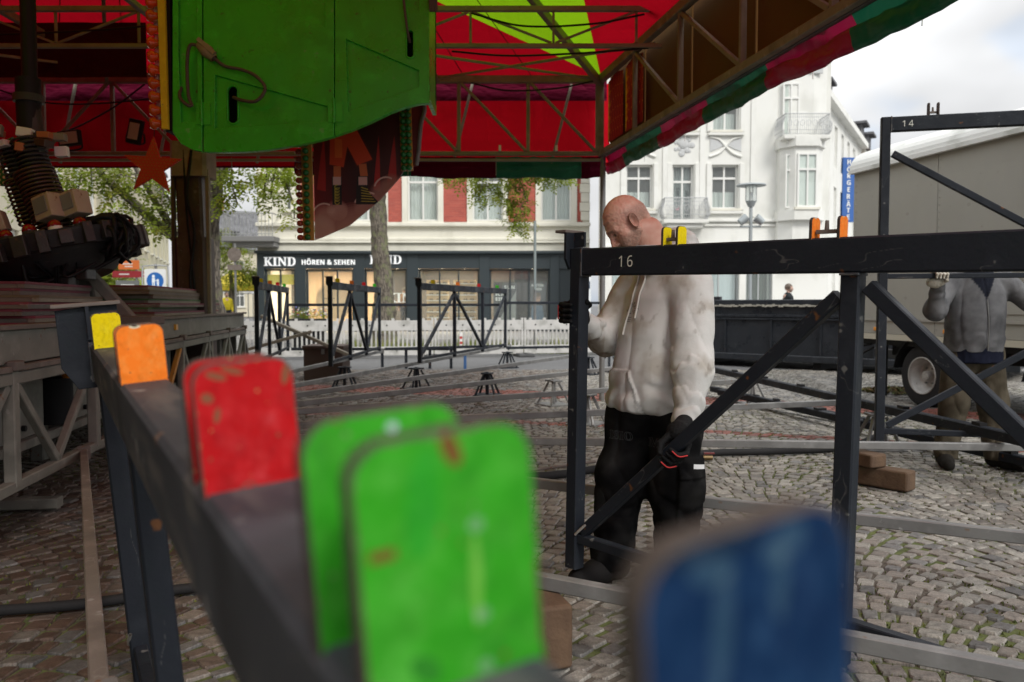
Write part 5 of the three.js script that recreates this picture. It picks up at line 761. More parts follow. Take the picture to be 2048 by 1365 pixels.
// ---------------------------------------------------------------- ride arm with tilted lamp disc and spring bellows
{
  const g = thing('lamp_disc_head', 'dark tilted ride head with coil bellows, red lamps and hanging cables', 'ride arm', [-3.1, 0, -5.5]);
  const grime = std({ map: tex(256, chips([0.03, 0.029, 0.03], [0.14, 0.13, 0.12], [0.1, 0.05, 0.03], 0.9)), roughness: 0.45, bumpMap: bumpFine, bumpScale: 0.002 }), brown = std({ map: tex(256, chips([0.06, 0.03, 0.022], [0.16, 0.1, 0.08], [0.12, 0.05, 0.02], 0.6)), roughness: 0.4 });
  rnd = mulberry(5);
  const tilt = new THREE.Matrix4().makeRotationZ(0.25).setPosition(-0.02, 1.56, 0), tp = (geo) => geo.applyMatrix4(tilt);
  part(g, 'disc', tp(new THREE.CylinderGeometry(0.56, 0.5, 0.1, 40)), grime); part(g, 'disc', tp(new THREE.CylinderGeometry(0.46, 0.3, 0.14, 32).translate(0, -0.12, 0)), grime);
  for (let i = 0; i < 26; i++) { const a = i / 26 * 6.283, r = 0.55; part(g, 'bracket', tp(boxG(rr(0.05, 0.1), rr(0.09, 0.15), 0.05, 0, rr(-0.03, 0.02), 0, 0.008).rotateY(-a + Math.PI / 2).translate(r * Math.cos(a), 0, r * Math.sin(a))), grime); }
  const dm = new THREE.SphereGeometry(0.042, 14, 8, 0, 6.3, 0, 1.7), redL = phy({ color: rgb(0.28, 0.012, 0.012), roughness: 0.2, transmission: 0.3, thickness: 0 });
  for (let i = 0; i < 20; i++) { const a = i / 20 * 6.283 + 0.1, r = 0.47; part(g, 'lamp', tp(dm.clone().translate(r * Math.cos(a), 0.085, r * Math.sin(a))), redL); part(g, 'lamp_base', tp(cyl(0.045, 0.04, 0.04, r * Math.cos(a), 0.05, r * Math.sin(a), 12)), i % 3 ? grime : M.white); }
  // bellows: stacks of rings along leaning axes
  const bell = (a, b, r, n, m) => { const A = V(...a), B = V(...b), q = new THREE.Quaternion().setFromUnitVectors(V(0, 0, 1), B.clone().sub(A).normalize()); const L = []; for (let i = 0; i < n; i++) { const t = new THREE.TorusGeometry(r, 0.0085, 6, 26); t.applyQuaternion(q); const p = A.clone().lerp(B, i / (n - 1)); t.translate(p.x, p.y, p.z); L.push(t); } part(g, 'bellows', merge(L), m); part(g, 'bellows_core', rod(a, b, r * 0.72, 16), M.black); };
  bell([0.07, 1.68, 0.16], [-0.08, 2.08, 0.16], 0.12, 17, brown); bell([-0.13, 1.76, 0.1], [-0.22, 2.03, 0.1], 0.085, 11, brown); bell([-0.1, 2.1, 0.1], [-0.16, 2.3, 0.1], 0.095, 8, grime); bell([-0.24, 2.08, 0.05], [-0.29, 2.25, 0.05], 0.085, 7, grime);
  part(g, 'arm', limbG([[0.02, 1.6, 0], [-0.1, 2.0, 0.02], [-0.16, 2.35, 0], [-0.19, 2.6, 0]], [0.1, 0.07, 0.06, 0.06], 12, 20), grime);
  part(g, 'drive', cyl(0.075, 0.08, 0.34, -0.2, 2.4, 0, 20), M.black); part(g, 'drive', cyl(0.05, 0.05, 1.5, -0.2, 2.74, -0.02, 14), M.black); part(g, 'drive_collar', cyl(0.095, 0.095, 0.05, -0.2, 2.58, 0, 20), grime);
  for (let i = 0; i < 16; i++) part(g, 'fitting', boxG(rr(0.05, 0.12), rr(0.04, 0.08), rr(0.05, 0.1), 0, 0, 0, 0.006).rotateZ(rr(-0.3, 0.3)).rotateY(rr(-0.5, 0.5)).translate(-0.42 + (i % 8) * 0.065, 2.26 + Math.floor(i / 8) * 0.08 + rr(-0.02, 0.02), rr(0, 0.2)), [M.truss, brown, M.white, grime, std({ color: rgb(0.4, 0.13, 0.05), roughness: 0.6 })][i % 5]);
  // beige control boxes on the disc
  const bx = std({ map: tex(256, chips([0.42, 0.34, 0.25], [0.6, 0.55, 0.46], [0.2, 0.09, 0.05], 0.9)), roughness: 0.6 });
  const cbox = (x, y, z, w, h, d, rz, ry) => { const b = part(g, 'control_box', boxG(w, h, d, 0, 0, 0, 0.008), bx); b.position.set(x, y, z); b.rotation.set(0, ry, rz); part(b, 'cover', boxG(w * 0.72, h * 0.62, 0.006, -0.005, 0.01, d / 2 + 0.003), std({ color: rgb(0.2, 0.2, 0.2), roughness: 0.35 })); };
  cbox(0.1, 1.83, 0.3, 0.15, 0.16, 0.13, 0.28, -0.35); cbox(0.24, 1.86, 0.25, 0.13, 0.16, 0.13, 0.28, -0.3); cbox(-0.27, 1.72, 0.34, 0.2, 0.13, 0.14, 0.3, 0.3);
  // cable bundles
  const cab = []; for (let i = 0; i < 26; i++) { const x = 0.42 + rr(0, 0.14), y = 1.66 + rr(-0.03, 0.09); cab.push(tubeG([[x - 0.2, y + rr(-0.05, 0.05), rr(0, 0.3)], [x, y + 0.05, rr(0.05, 0.3)], [x + rr(0, 0.06), y - 0.08, rr(0.05, 0.3)], [x - rr(0, 0.15), y - rr(0.1, 0.2), rr(0, 0.25)]], rr(0.008, 0.018), 5, 14)); } part(g, 'cable_bundle', merge(cab), M.black);
  const hang = []; for (let i = 0; i < 18; i++) { const x = rr(-0.55, 0.35), y = 1.45 + x * 0.25; hang.push(tubeG([[x, y, rr(0.1, 0.45)], [x + 0.05, y - rr(0.05, 0.16), rr(0.1, 0.45)], [x + rr(0.08, 0.2), y - 0.02, rr(0.1, 0.4)]], rr(0.006, 0.012), 5, 12)); } part(g, 'cable_bundle', merge(hang), M.black);
  for (let i = 0; i < 10; i++) part(g, 'fitting', boxG(rr(0.06, 0.16), rr(0.05, 0.12), rr(0.06, 0.14), rr(-0.45, 0.3), rr(1.3, 1.42), rr(0, 0.3), 0.01), i === 3 ? std({ color: rgb(0.03, 0.1, 0.3), roughness: 0.5 }) : grime);
  // grey column and strut that carry it
  part(g, 'column', merge([bar([0.02, 1.02, -0.1], [-0.03, 1.5, -0.1], 0.17, 0.16), bar([0.17, 1.02, -0.12], [0.08, 1.48, -0.12], 0.1, 0.12)]), M.deck);
  part(g, 'strut', bar([0.12, 1.48, -0.02], [0.46, 1.1, -0.02], 0.06, 0.07), M.deck); part(g, 'foot_plate', boxG(0.3, 0.06, 0.2, 0.5, 1.095, -0.02, 0.01), M.rustbar);
  part(g, 'counterweight', bar([-0.62, 1.34, 0.1], [-0.3, 1.15, 0.1], 0.1, 0.14), brown);
}
// ---------------------------------------------------------------- ride carriage with its side trusses
const cartTurn = Math.atan2(0.986, -0.168);
{
  const g = thing('ride_carriage', 'long grey steel carriage of the ride with triangulated side truss', 'carriage', [-2.46, 0, -3.8], cartTurn);
  const C = (a, b, w, h, name, m = M.deck) => part(g, name, bar(a, b, w, h), m), x0 = -2.2, x1 = 7.2;
  part(g, 'deck_beam', boxG(x1 - x0, 0.17, 0.1, (x0 + x1) / 2, 0.99, -0.05, 0.008), M.deck); C([x0, 1.09, 0.01], [x1, 1.09, 0.01], 0.05, 0.025, 'lip', M.rustbar); C([x0, 0.885, 0.012], [x1, 0.885, 0.012], 0.05, 0.03, 'lip', M.rustbar);
  C([x0, 0.835, 0], [x1, 0.835, 0], 0.06, 0.06, 'chord'); C([x0, 0.3, 0], [4.6, 0.3, 0], 0.06, 0.055, 'chord');
  for (let i = 0; i < 8; i++) { const x = -1.05 + i * 1.16; if (x > x1) break; C([x, i > 5 ? 0.1 : 0.3, 0.004], [x, 0.92, 0.004], 0.065, 0.06, 'post'); const dm = i % 2 ? M.deck : i === 4 ? std({ map: tex(256, chips([0.5, 0.22, 0.04], [0.4, 0.36, 0.3], [0.2, 0.1, 0.04], 1)), roughness: 0.7 }) : M.deck; C([x - 0.05, 0.8, 0.002], [x - 0.62, 0.33, 0.002], 0.04, 0.045, 'brace', dm); C([x + 0.05, 0.8, 0.002], [x + 0.55, 0.33, 0.002], 0.04, 0.045, 'brace'); part(g, 'clamp', boxG(0.1, 0.05, 0.05, x, 0.9, 0.03, 0.01), M.rustbar); }
  for (const [a, b] of [[-2.1, -0.75], [-0.65, 1.25], [1.75, 2.9], [3.4, 4.4]]) { part(g, 'side_panel', boxG(b - a, 0.42, 0.03, (a + b) / 2, 0.62, -0.3), M.deck); for (let i = 0; i < 3; i++) part(g, 'panel_knob', cyl(0.018, 0.018, 0.02, 0, 0, 0, 10).rotateX(Math.PI / 2).translate(a + (i + 0.5) * (b - a) / 3, 0.47, -0.28), M.black); }
  C([x0, 0.38, -0.26], [4.4, 0.38, -0.26], 0.05, 0.055, 'rail');
  part(g, 'deck', boxG(x1 - x0, 0.05, 3.6, (x0 + x1) / 2, 1.03, -1.9), M.rustbar); part(g, 'inner_frame', boxG(x1 - x0, 0.5, 0.2, (x0 + x1) / 2, 0.55, -1.6), M.black); part(g, 'end_plate', boxG(0.05, 0.5, 3.4, x1 - 0.05, 0.75, -1.8), M.deck);
  for (const x of [4.9, 5.9, 6.8]) { part(g, 'wheel', new THREE.TorusGeometry(0.22, 0.1, 10, 24).rotateY(0).translate(x, 0.34, -0.7), M.rubber); part(g, 'leg', bar([x - 0.4, 0, -0.2], [x - 0.4, 0.86, -0.2], 0.08, 0.08), M.deck); }
  part(g, 'leg', bar([-1.4, 0, -0.8], [-1.4, 1.0, -0.8], 0.1, 0.1), M.deck); part(g, 'leg', bar([2.5, 0, -0.8], [2.5, 1.0, -0.8], 0.1, 0.1), M.deck);
  part(g, 'hose', tubeG([[5.1, 0.8, -0.35], [5.2, 0.4, -0.25], [5.6, 0.2, -0.3], [6.1, 0.3, -0.25], [6.3, 0.75, -0.3]], 0.02, 6), M.black); part(g, 'hose', tubeG([[4.9, 0.7, -0.5], [5.0, 0.3, -0.45], [5.4, 0.25, -0.4], [5.7, 0.7, -0.5]], 0.016, 6), M.galv);
  part(g, 'marker_lamp', boxG(0.08, 0.14, 0.03, 3.15, 0.72, -0.25), phy({ color: rgb(0.8, 0.25, 0.02), roughness: 0.2 })); part(g, 'marker_lamp', boxG(0.06, 0.05, 0.02, 3.4, 1.0, 0.01), phy({ color: rgb(0.7, 0.35, 0.03), roughness: 0.3 })); part(g, 'beacon', cyl(0.04, 0.035, 0.09, 1.5, 0.72, -0.22, 14), phy({ color: rgb(0.85, 0.28, 0.02), roughness: 0.2 })); part(g, 'motor', cyl(0.1, 0.1, 0.3, 1.5, 0.42, -0.3, 18), M.rubber);
  part(g, 'lattice', merge(Array.from({ length: 10 }, (_, i) => bar([4.7 + i * 0.24, 0.12, -0.5], [4.94 + i * 0.24, 0.8, -0.5], 0.02, 0.02))), M.galv);
}
// stacked floor panels on the carriage
{
  rnd = mulberry(15);
  const tops = [[0.16, 0.03, 0.05], [0.22, 0.04, 0.06], [0.06, 0.14, 0.04], [0.14, 0.1, 0.06]].map((c) => std({ map: tex(128, chips(c, [0.25, 0.2, 0.15], [0.12, 0.06, 0.03], 0.8)), roughness: 0.7 }));
  const stack = (lx, lz, n, len, wid, label, group) => { let y = 1.062; for (let i = 0; i < n; i++) { const o = thing('floor_panel', label, 'floor panel', [0, 0, 0], 0, group), jx = rr(-0.12, 0.12), jz = rr(-0.07, 0.05), c = Math.cos(cartTurn), s = Math.sin(cartTurn), X = lx + jx, Z = lz + jz; at(o, -2.46 + X * c + Z * s, y, -3.8 - X * s + Z * c, cartTurn + rr(-0.02, 0.02)); part(o, 'sheet', boxG(len, 0.014, wid, 0, 0.031, 0), tops[Math.floor(rnd() * 4)]); const e = M.rustbar; for (const q of [-1, 1]) { part(o, 'edge_angle', boxG(len, 0.022, 0.035, 0, 0.012, q * (wid / 2 - 0.02)), i % 3 === 1 ? M.truss : e); part(o, 'edge_angle', boxG(0.035, 0.022, wid - 0.08, q * (len / 2 - 0.02), 0.012, 0), e); } y += 0.0385; } };
  stack(1.25, -0.75, 7, 1.1, 1.3, 'painted steel floor panel in the near stack on the carriage, left edge of picture', 'floor panels stacked near the ride arm');
  stack(4.6, -0.8, 8, 2.9, 1.4, 'painted steel floor panel in the long far stack on the carriage', 'floor panels stacked at the far end');
}
// ---------------------------------------------------------------- steel floor frames, rails, trestles
const plateTex = (base, worn, seed, extra) => canvasTex(384, 512, (c) => {
  const r = mulberry(seed); c.fillStyle = base; c.fillRect(0, 0, 384, 512);
  for (let i = 0; i < 240; i++) { c.globalAlpha = 0.022; c.fillStyle = r() < 0.5 ? '#000' : '#fff'; c.beginPath(); c.ellipse(r() * 384, r() * 512, 10 + r() * 60, 6 + r() * 30, r() * 3, 0, 7); c.fill(); }
  c.globalAlpha = 1; if (extra) extra(c, r);
  const chip = (x, y, s) => { c.fillStyle = r() < 0.5 ? worn[0] : worn[1]; c.beginPath(); for (let k = 0; k < 9; k++) { const a = k / 9 * 6.28, d = s * (0.4 + r() * 0.8); c.lineTo(x + d * Math.cos(a), y + d * Math.sin(a)); } c.fill(); };
  for (let i = 0; i < 84; i++) { const e = Math.floor(r() * 4), t = r(); const [x, y] = [[t * 384, 3], [t * 384, 509], [3, t * 512], [381, t * 512]][e]; chip(x, y, 2 + r() * 8); }
  for (let i = 0; i < 9; i++) chip(r() * 384, r() * 512, 2 + r() * 6);
  for (const [x, y] of [[14, 12], [370, 12]]) for (let i = 0; i < 6; i++) chip(x + r() * 20 - 10, y + r() * 20 - 10, 8 + r() * 12);
});
const plateMat = {
  yellow: phy({ specularIntensity: 0.3, map: plateTex('#e4cc08', ['#5b3a20', '#3c3330'], 1), roughness: 0.82 }), orange: phy({ specularIntensity: 0.3, map: plateTex('#ea7722', ['#7a5a4a', '#3d3634'], 2, (c) => { c.fillStyle = '#c9c3a8'; c.beginPath(); c.ellipse(160, 8, 46, 20, 0, 0, 7); c.fill(); c.fillStyle = '#463a30'; c.beginPath(); c.ellipse(160, 4, 24, 12, 0, 0, 7); c.fill(); }), roughness: 0.82 }),
  red: phy({ specularIntensity: 0.3, map: plateTex('#ab0f14', ['#6b4a35', '#a08a5a'], 3, (c) => { c.fillStyle = '#7a4a34'; for (const [x, y, w, h] of [[90, 42, 40, 13], [150, 30, 44, 11], [50, 110, 24, 17], [80, 170, 12, 26], [352, 60, 16, 40]]) { c.beginPath(); c.ellipse(x, y, w, h, 0.3, 0, 7); c.fill(); } c.fillStyle = '#d65a4c'; c.fillRect(60, 455, 260, 57); c.strokeStyle = '#8a3a34'; c.lineWidth = 12; c.beginPath(); c.arc(170, 440, 32, 0, 7); c.stroke(); }), roughness: 0.82 }),
  green: phy({ specularIntensity: 0.3, map: plateTex('#2f941a', ['#6f4a2c', '#7b7a60'], 4, (c) => { c.globalAlpha = 0.55; c.fillStyle = '#8dbb55'; c.beginPath(); c.ellipse(238, 260, 12, 80, 0.05, 0, 7); c.fill(); c.fillStyle = '#8a9a98'; for (const y of [165, 318, 408]) { c.beginPath(); c.ellipse(246, y, 17, 13, 0, 0, 7); c.fill(); } c.globalAlpha = 1; c.fillStyle = '#5f4a30'; c.beginPath(); c.moveTo(0, 60); c.quadraticCurveTo(20, 4, 120, 0); c.lineTo(0, 0); c.fill(); c.fillRect(0, 60, 9, 420); c.fillRect(372, 250, 12, 150); c.fillStyle = '#6a4a24'; c.fillRect(28, 170, 52, 18); c.beginPath(); c.ellipse(205, 32, 18, 34, -0.5, 0, 7); c.fill(); c.fillStyle = '#2c7d22'; c.beginPath(); c.ellipse(120, 380, 34, 20, 0.6, 0, 7); c.fill(); c.fillStyle = 'rgba(25,144,42,0.35)'; c.beginPath(); c.ellipse(140, 110, 34, 90, 0.2, 0, 7); c.fill(); }), roughness: 0.82 }),
  blue: phy({ specularIntensity: 0.3, map: plateTex('#022344', ['#2c2420', '#3a4a55'], 5, (c) => { c.globalAlpha = 0.32; c.fillStyle = '#6c7a7c'; for (const [x, y, w, h, a] of [[120, 40, 40, 18, 0.1], [132, 110, 18, 70, 0.15], [250, 36, 44, 20, -0.2], [240, 80, 15, 45, 0.1]]) { c.beginPath(); c.ellipse(x, y, w, h, a, 0, 7); c.fill(); } c.fillStyle = '#2a2420'; c.fillRect(0, 0, 200, 26); c.globalAlpha = 0.8; }), roughness: 0.82 }),
  green2: phy({ specularIntensity: 0.3, map: plateTex('#2f941a', ['#6f4a2c', '#7b7a60'], 14, (c) => { c.fillStyle = '#6d6a48'; c.beginPath(); c.moveTo(0, 0); c.lineTo(70, 0); c.quadraticCurveTo(20, 20, 0, 70); c.fill(); c.fillStyle = '#9fb4b0'; c.beginPath(); c.ellipse(210, 36, 14, 10, 0, 0, 7); c.fill(); c.fillStyle = '#5a4128'; c.fillRect(372, 0, 12, 60); }), roughness: 0.82 }),
  red2: phy({ specularIntensity: 0.3, map: plateTex('#a80e13', ['#6b4a35', '#a08a5a'], 15), roughness: 0.82 }),
  brown: std({ color: rgb(0.07, 0.03, 0.025), roughness: 0.7 }),
};
const plateEdge = std({ map: T.rustbar, color: rgb(0.32, 0.29, 0.27), roughness: 0.85 });
const plateGeo = (w, h, t, r) => { const g = shapeG(roundRect(-w / 2, -0.02, w / 2, h, r), t, t * 0.2); const u = g.attributes.uv, p = g.attributes.position; for (let i = 0; i < u.count; i++) u.setXY(i, p.getX(i) / w + 0.5, (p.getY(i) + 0.02) / (h + 0.02)); g.rotateY(Math.PI / 2); g.translate(-t / 2, 0, 0); return g; };
// A frame in its own space: x runs along the top beam from the hooked end, y up, z sideways
function floorFrame(label, o) {
  const g = thing('floor_frame', label, 'steel frame', o.pos, o.turn, 'steel floor frames'); g.rotation.order = 'YXZ'; g.rotation.x = o.lean ?? 0; g.rotation.z = o.tilt ?? 0;
  const bm = o.beamMat ?? o.mat ?? M.dark, H = o.H, L = o.L, bh = o.bh ?? 0.11, bw = o.bw ?? 0.055, pw = o.pw ?? 0.058, m = o.mat ?? M.dark, top = H - bh / 2, yb = o.yb ?? 0.1;
  part(g, 'top_beam', bar([pw / 2 + 0.001, top, 0], [L, top, 0], bw, bh, [0, 1, 0], 0.006), bm);
  o.posts.forEach((x, i) => part(g, 'post', bar([x, 0, 0], [x, i ? H - bh - 0.001 : H + 0.0, 0], i ? pw * 0.86 : pw, pw, [1, 0, 0], 0.005), m));
  for (const [xa, ya, xb, yb2] of o.braces) part(g, 'brace', bar([xa, ya, 0], [xb, yb2, 0], 0.04, 0.045), m);
  part(g, 'bottom_chord', bar([pw / 2, yb, 0], [L, yb, 0], 0.04, 0.04), m);
  // weld beads where posts meet the beam, 
  o.posts.forEach((x, i) => { if (i) part(g, 'weld', boxG(pw * 0.86 + 0.008, 0.008, pw + 0.008, x, H - bh - 0.004, 0, 0.002), M.worn); else part(g, 'weld', boxG(0.008, bh + 0.008, bw + 0.008, pw / 2 + 0.003, top, 0, 0.002), M.worn); });
  if (o.mid) part(g, 'mid_rail', bar([pw / 2, o.mid, 0], [L, o.mid, 0], 0.035, 0.035), m);
  if (o.hook !== false) { // hooked bracket on the end post
    const k = o.hook ?? 1, hz = o.hookZ ?? 0;
    part(g, 'hook_plate', shapeG([[-0.045, -0.14], [0.02, -0.14], [0.085, -0.06], [0.085, 0.12], [-0.085, 0.105], [-0.085, -0.07]].map(([a, b]) => [a * k, b * k]), 0.01, 0.002).rotateY(Math.PI / 2).translate(-pw / 2 - 0.012, H, hz), m);
    part(g, 'hook_rib', boxG(0.055, 0.1 * k, 0.01, 0.0, H + 0.062 * k, hz), m);
    part(g, 'hook_flange', boxG(0.1 * k, 0.012, 0.19 * k, -pw / 2 - 0.03, H + 0.118 * k, hz, 0.003), M.rustbar);
    part(g, 'weld', tubeG([[pw / 2, yb + 0.02, 0.03], [pw / 2 + 0.02, yb + 0.04, 0.03], [pw / 2 + 0.05, yb + 0.07, 0.025]], 0.006, 5, 10), std({ color: rgb(0.45, 0.43, 0.4), roughness: 0.6, metalness: 0.4 }));
  }
  const P = plateGeo(o.plw ?? 0.08, o.plh ?? 0.096, 0.007, 0.016);
  for (const [x, c, gap = 0.05, pz = 0, py = 0] of o.plates ?? []) {
    for (const d of gap ? [0, -gap] : [0]) { const q = part(g, 'floor_plate', P, [(d && plateMat[c + '2']) || plateMat[c], plateEdge], c + ' painted plate'); q.position.set(x + d, H + py, pz); }
    if (gap) part(g, 'clamp_lug', merge([boxG(gap * 0.8, 0.012, 0.02, x - gap / 2, H + 0.02, 0.0), cyl(0.008, 0.006, 0.035, x - gap * 0.55, H + 0.02, 0.0, 8)]), M.rustbar);
  }
  if (o.number) { const t = canvasTex(256, 160, (c) => { c.clearRect(0, 0, 256, 160); c.fillStyle = '#cfcfc6'; c.font = '150px sans-serif'; c.fillText(o.number[0], 20, 138); c.fillText(o.number[1], 130, 138); c.clearRect(0, 52, 256, 0); c.globalCompositeOperation = 'destination-out'; c.fillRect(150, 66, 60, 5); c.fillRect(0, 30, 60, 6); }); const w = o.numW ?? 0.13, q = part(g, 'stencil_number', new THREE.PlaneGeometry(w, w * 0.625), std({ map: t, transparent: true, roughness: 0.7 })); q.position.set(o.numX, top, (o.numSide ?? 1) * (bw / 2 + 0.002)); if (o.numSide === -1) q.rotation.y = Math.PI; }
  return g;
}
const turnOf = (dx, dz) => Math.atan2(-dz, dx);
// the frame in the foreground, leaning a little, its plates close to the lens
floorFrame('blurred foreground steel frame with yellow, orange, red, green and blue plates', { pos: [-1.18, 0, -2.496], turn: turnOf(0.498, 0.868), lean: 0.085, tilt: -0.0108, beamMat: M.worn, H: 1.09, L: 3.6, bh: 0.112, bw: 0.078, posts: [0.03, 1.06, 2.3, 3.5], braces: [], yb: 0.12, hookZ: 0.035, plw: 0.074, plh: 0.096,
  plates: [[0.288, 'yellow'], [1.285, 'orange', 0.05], [2.122, 'red', 0.05], [2.475, 'green', 0.06], [2.593, 'blue', 0, -0.03, -0.011]] });
// the frame carried by the bald worker
floorFrame('dark steel frame numbered 16 carried by the bald worker', { pos: [0.262, 0.1, -3.3], turn: turnOf(1.085, 1.2), tilt: -0.02, hook: 0.6, H: 1.33, L: 2.9, posts: [0, 1.14, 2.3], pw: 0.06, braces: [[0.05, 0.16, 1.1, 1.15], [1.19, 1.18, 2.25, 0.2]], yb: 0.13, plw: 0.055, plh: 0.066, plates: [[0.5, 'yellow', 0.065], [1.1, 'orange', 0.09], [2.1, 'red', 0.08]], number: '16', numX: 0.27, numW: 0.1 });
// the tall frame held by the second worker
floorFrame('tall dark steel frame numbered 14 held by the second worker', { pos: [2.6, 0.23, -5.6], turn: turnOf(1.6, 0.4), H: 2.27, L: 1.72, bh: 0.1, pw: 0.06, posts: [0, 1.69], braces: [[0.05, 2.02, 1.65, 1.05], [0.05, 0.12, 1.65, 1.1]], yb: 0.08, mid: 1.17, hook: false, plw: 0.05, plh: 0.085, plates: [[0.33, 'brown', 0.06], [1.0, 'brown', 0.06]], number: '14', numX: 0.14, numW: 0.1 });
// three frames already standing on the far rails
const farPl = [[0.5, 'yellow', 0.04], [1.5, 'orange', 0.04], [2.5, 'red', 0.04], [3.5, 'green', 0.04]];
const far = (label, a, b) => { const dx = b[0] - a[0], dz = b[1] - a[1], L = Math.hypot(dx, dz), p = [0, L / 3, 2 * L / 3, L - 0.03]; return floorFrame(label, { pos: [a[0], 0.38, a[1]], turn: turnOf(dx / L, dz / L), H: 1.13, L, bh: 0.1, posts: p, pw: 0.055, hook: 0.55, plw: 0.055, plh: 0.055, braces: [[0.05, 0.1, L / 3 - 0.05, 0.98], [L / 3 + 0.05, 0.98, 2 * L / 3 - 0.05, 0.1], [2 * L / 3 + 0.05, 0.1, L - 0.08, 0.98]], yb: 0.06, plates: farPl.map(([x, c, g]) => [x / 4 * L, c, g]) }); };
far('standing steel frame beside the far end of the carriage', [-3.4, -10.6], [-4.0, -14.2]);
far('standing steel frame left of the mossy tree trunk', [-2.42, -10.6], [-2.36, -14.2]);
far('standing steel frame in front of the eyewear racks', [-1.3, -11.2], [-0.12, -15.3]);
// connecting bars between the far frames
[[[-4.0, 1.2, -14.3], [-2.4, 1.2, -14.3], 'dark tie bar between the two left standing frames'], [[-2.36, 1.2, -14.3], [-0.2, 1.2, -15.45], 'dark tie bar between the tree trunk and the right standing frame'], [[-0.1, 1.24, -15.45], [2.1, 1.24, -16.4], 'upper dark tie bar running right to the bald worker'], [[-0.1, 0.36, -15.5], [2.1, 0.34, -16.7], 'lower dark tie bar running right to the bald worker'], [[-4.0, 0.4, -14.4], [-2.4, 0.4, -14.4], 'low dark tie bar at the feet of the two left standing frames'], [[-2.3, 0.4, -14.4], [-0.2, 0.4, -15.5], 'low dark tie bar at the feet of the right standing frame']].forEach(([a, b, l]) => single('tie_bar', bar(a, b, 0.05, 0.05), M.dark, l, 'steel bar', 'tie bars between standing frames'));
// radial floor rails from the carriage outwards
const railDefs = [[[-3.05, 0.34, -8.2], [-2.35, 0.36, -14.42], 'galv', 'floor rail under the standing frame left of the tree trunk'], [[-2.75, 0.34, -6.95], [-0.05, 0.36, -16.2], 'galv', 'floor rail under the standing frame before the eyewear racks'], [[-2.7, 0.34, -6.35], [1.8, 0.36, -14.6], 'galv', 'floor rail running far back to the notice board'], [[-2.65, 0.34, -5.98], [2.0, 0.35, -11.4], 'galv', 'floor rail on the middle trestles, third behind the bald worker'], [[-2.6, 0.34, -5.9], [2.55, 0.35, -8.86], 'galv', 'floor rail passing behind the bald worker at his waist pocket'], [[-2.62, 0.34, -5.35], [2.97, 0.34, -7.0], 'galv', 'floor rail passing behind the hem of the grey hoodie'], [[-2.5, 0.27, -5.6], [4.0, 0.27, -5.12], 'galv', 'floor rail with a red tape mark resting on stacked timbers'], [[-2.4, 0.27, -5.4], [2.6, 0.27, -2.87], 'galv', 'floor rail passing behind the knees of the bald worker'], [[-0.5, 0.25, -3.05], [1.8, 0.25, -1.73], 'galv', 'nearest floor rail at the feet of the bald worker'], [[-2.62, 0.3, -4.83], [-0.9, 0.33, -1.7], 'rustbar', 'brown worn floor rail at the lower left']];
for (const [a, b, m, l] of railDefs) { const g = thing('floor_rail', l, 'rail', [0, 0, 0], 0, 'radial floor rails'); part(g, 'bar', bar(a, b, 0.042, 0.05), M[m]); const d = V(...b).sub(V(...a)).normalize(); for (const [p, s] of [[a, 0.03], [b, -0.03]]) part(g, 'end_plate', bar(V(...p).addScaledVector(d, s - 0.004), V(...p).addScaledVector(d, s + 0.004), 0.075, 0.085), M[m]); if (l.includes('red tape')) { const q = V(...a).lerp(V(...b), 0.722); part(g, 'tape_mark', bar(q.clone().addScaledVector(d, -0.045), q.clone().addScaledVector(d, 0.045), 0.045, 0.053), std({ color: rgb(0.55, 0.06, 0.05), roughness: 0.6 })); } }
for (const [a, b, l] of [[[2.636, 0.35, -10.575], [3.26, 0.35, -4.5], 'dark upper floor rail with clips in front of the black container'], [[2.631, 0.1, -10.412], [3.75, 0.1, -4.9], 'dark lower floor rail lying along the cobbles'], [[2.62, 0.1, -10.0], [3.5, 0.06, -7.6], 'short dark bar lying beside the dark floor rails']]) { const g = thing('dark_floor_rail', l, 'rail', [0, 0, 0], 0, 'dark floor rails'); part(g, 'bar', bar(a, b, 0.07, 0.07), M.dark); for (let i = 1; i < 7; i++) { const p = V(...a).lerp(V(...b), i / 7); part(g, 'clip', boxG(0.05, 0.022, 0.1, p.x, p.y + 0.045, p.z), M.black); } }
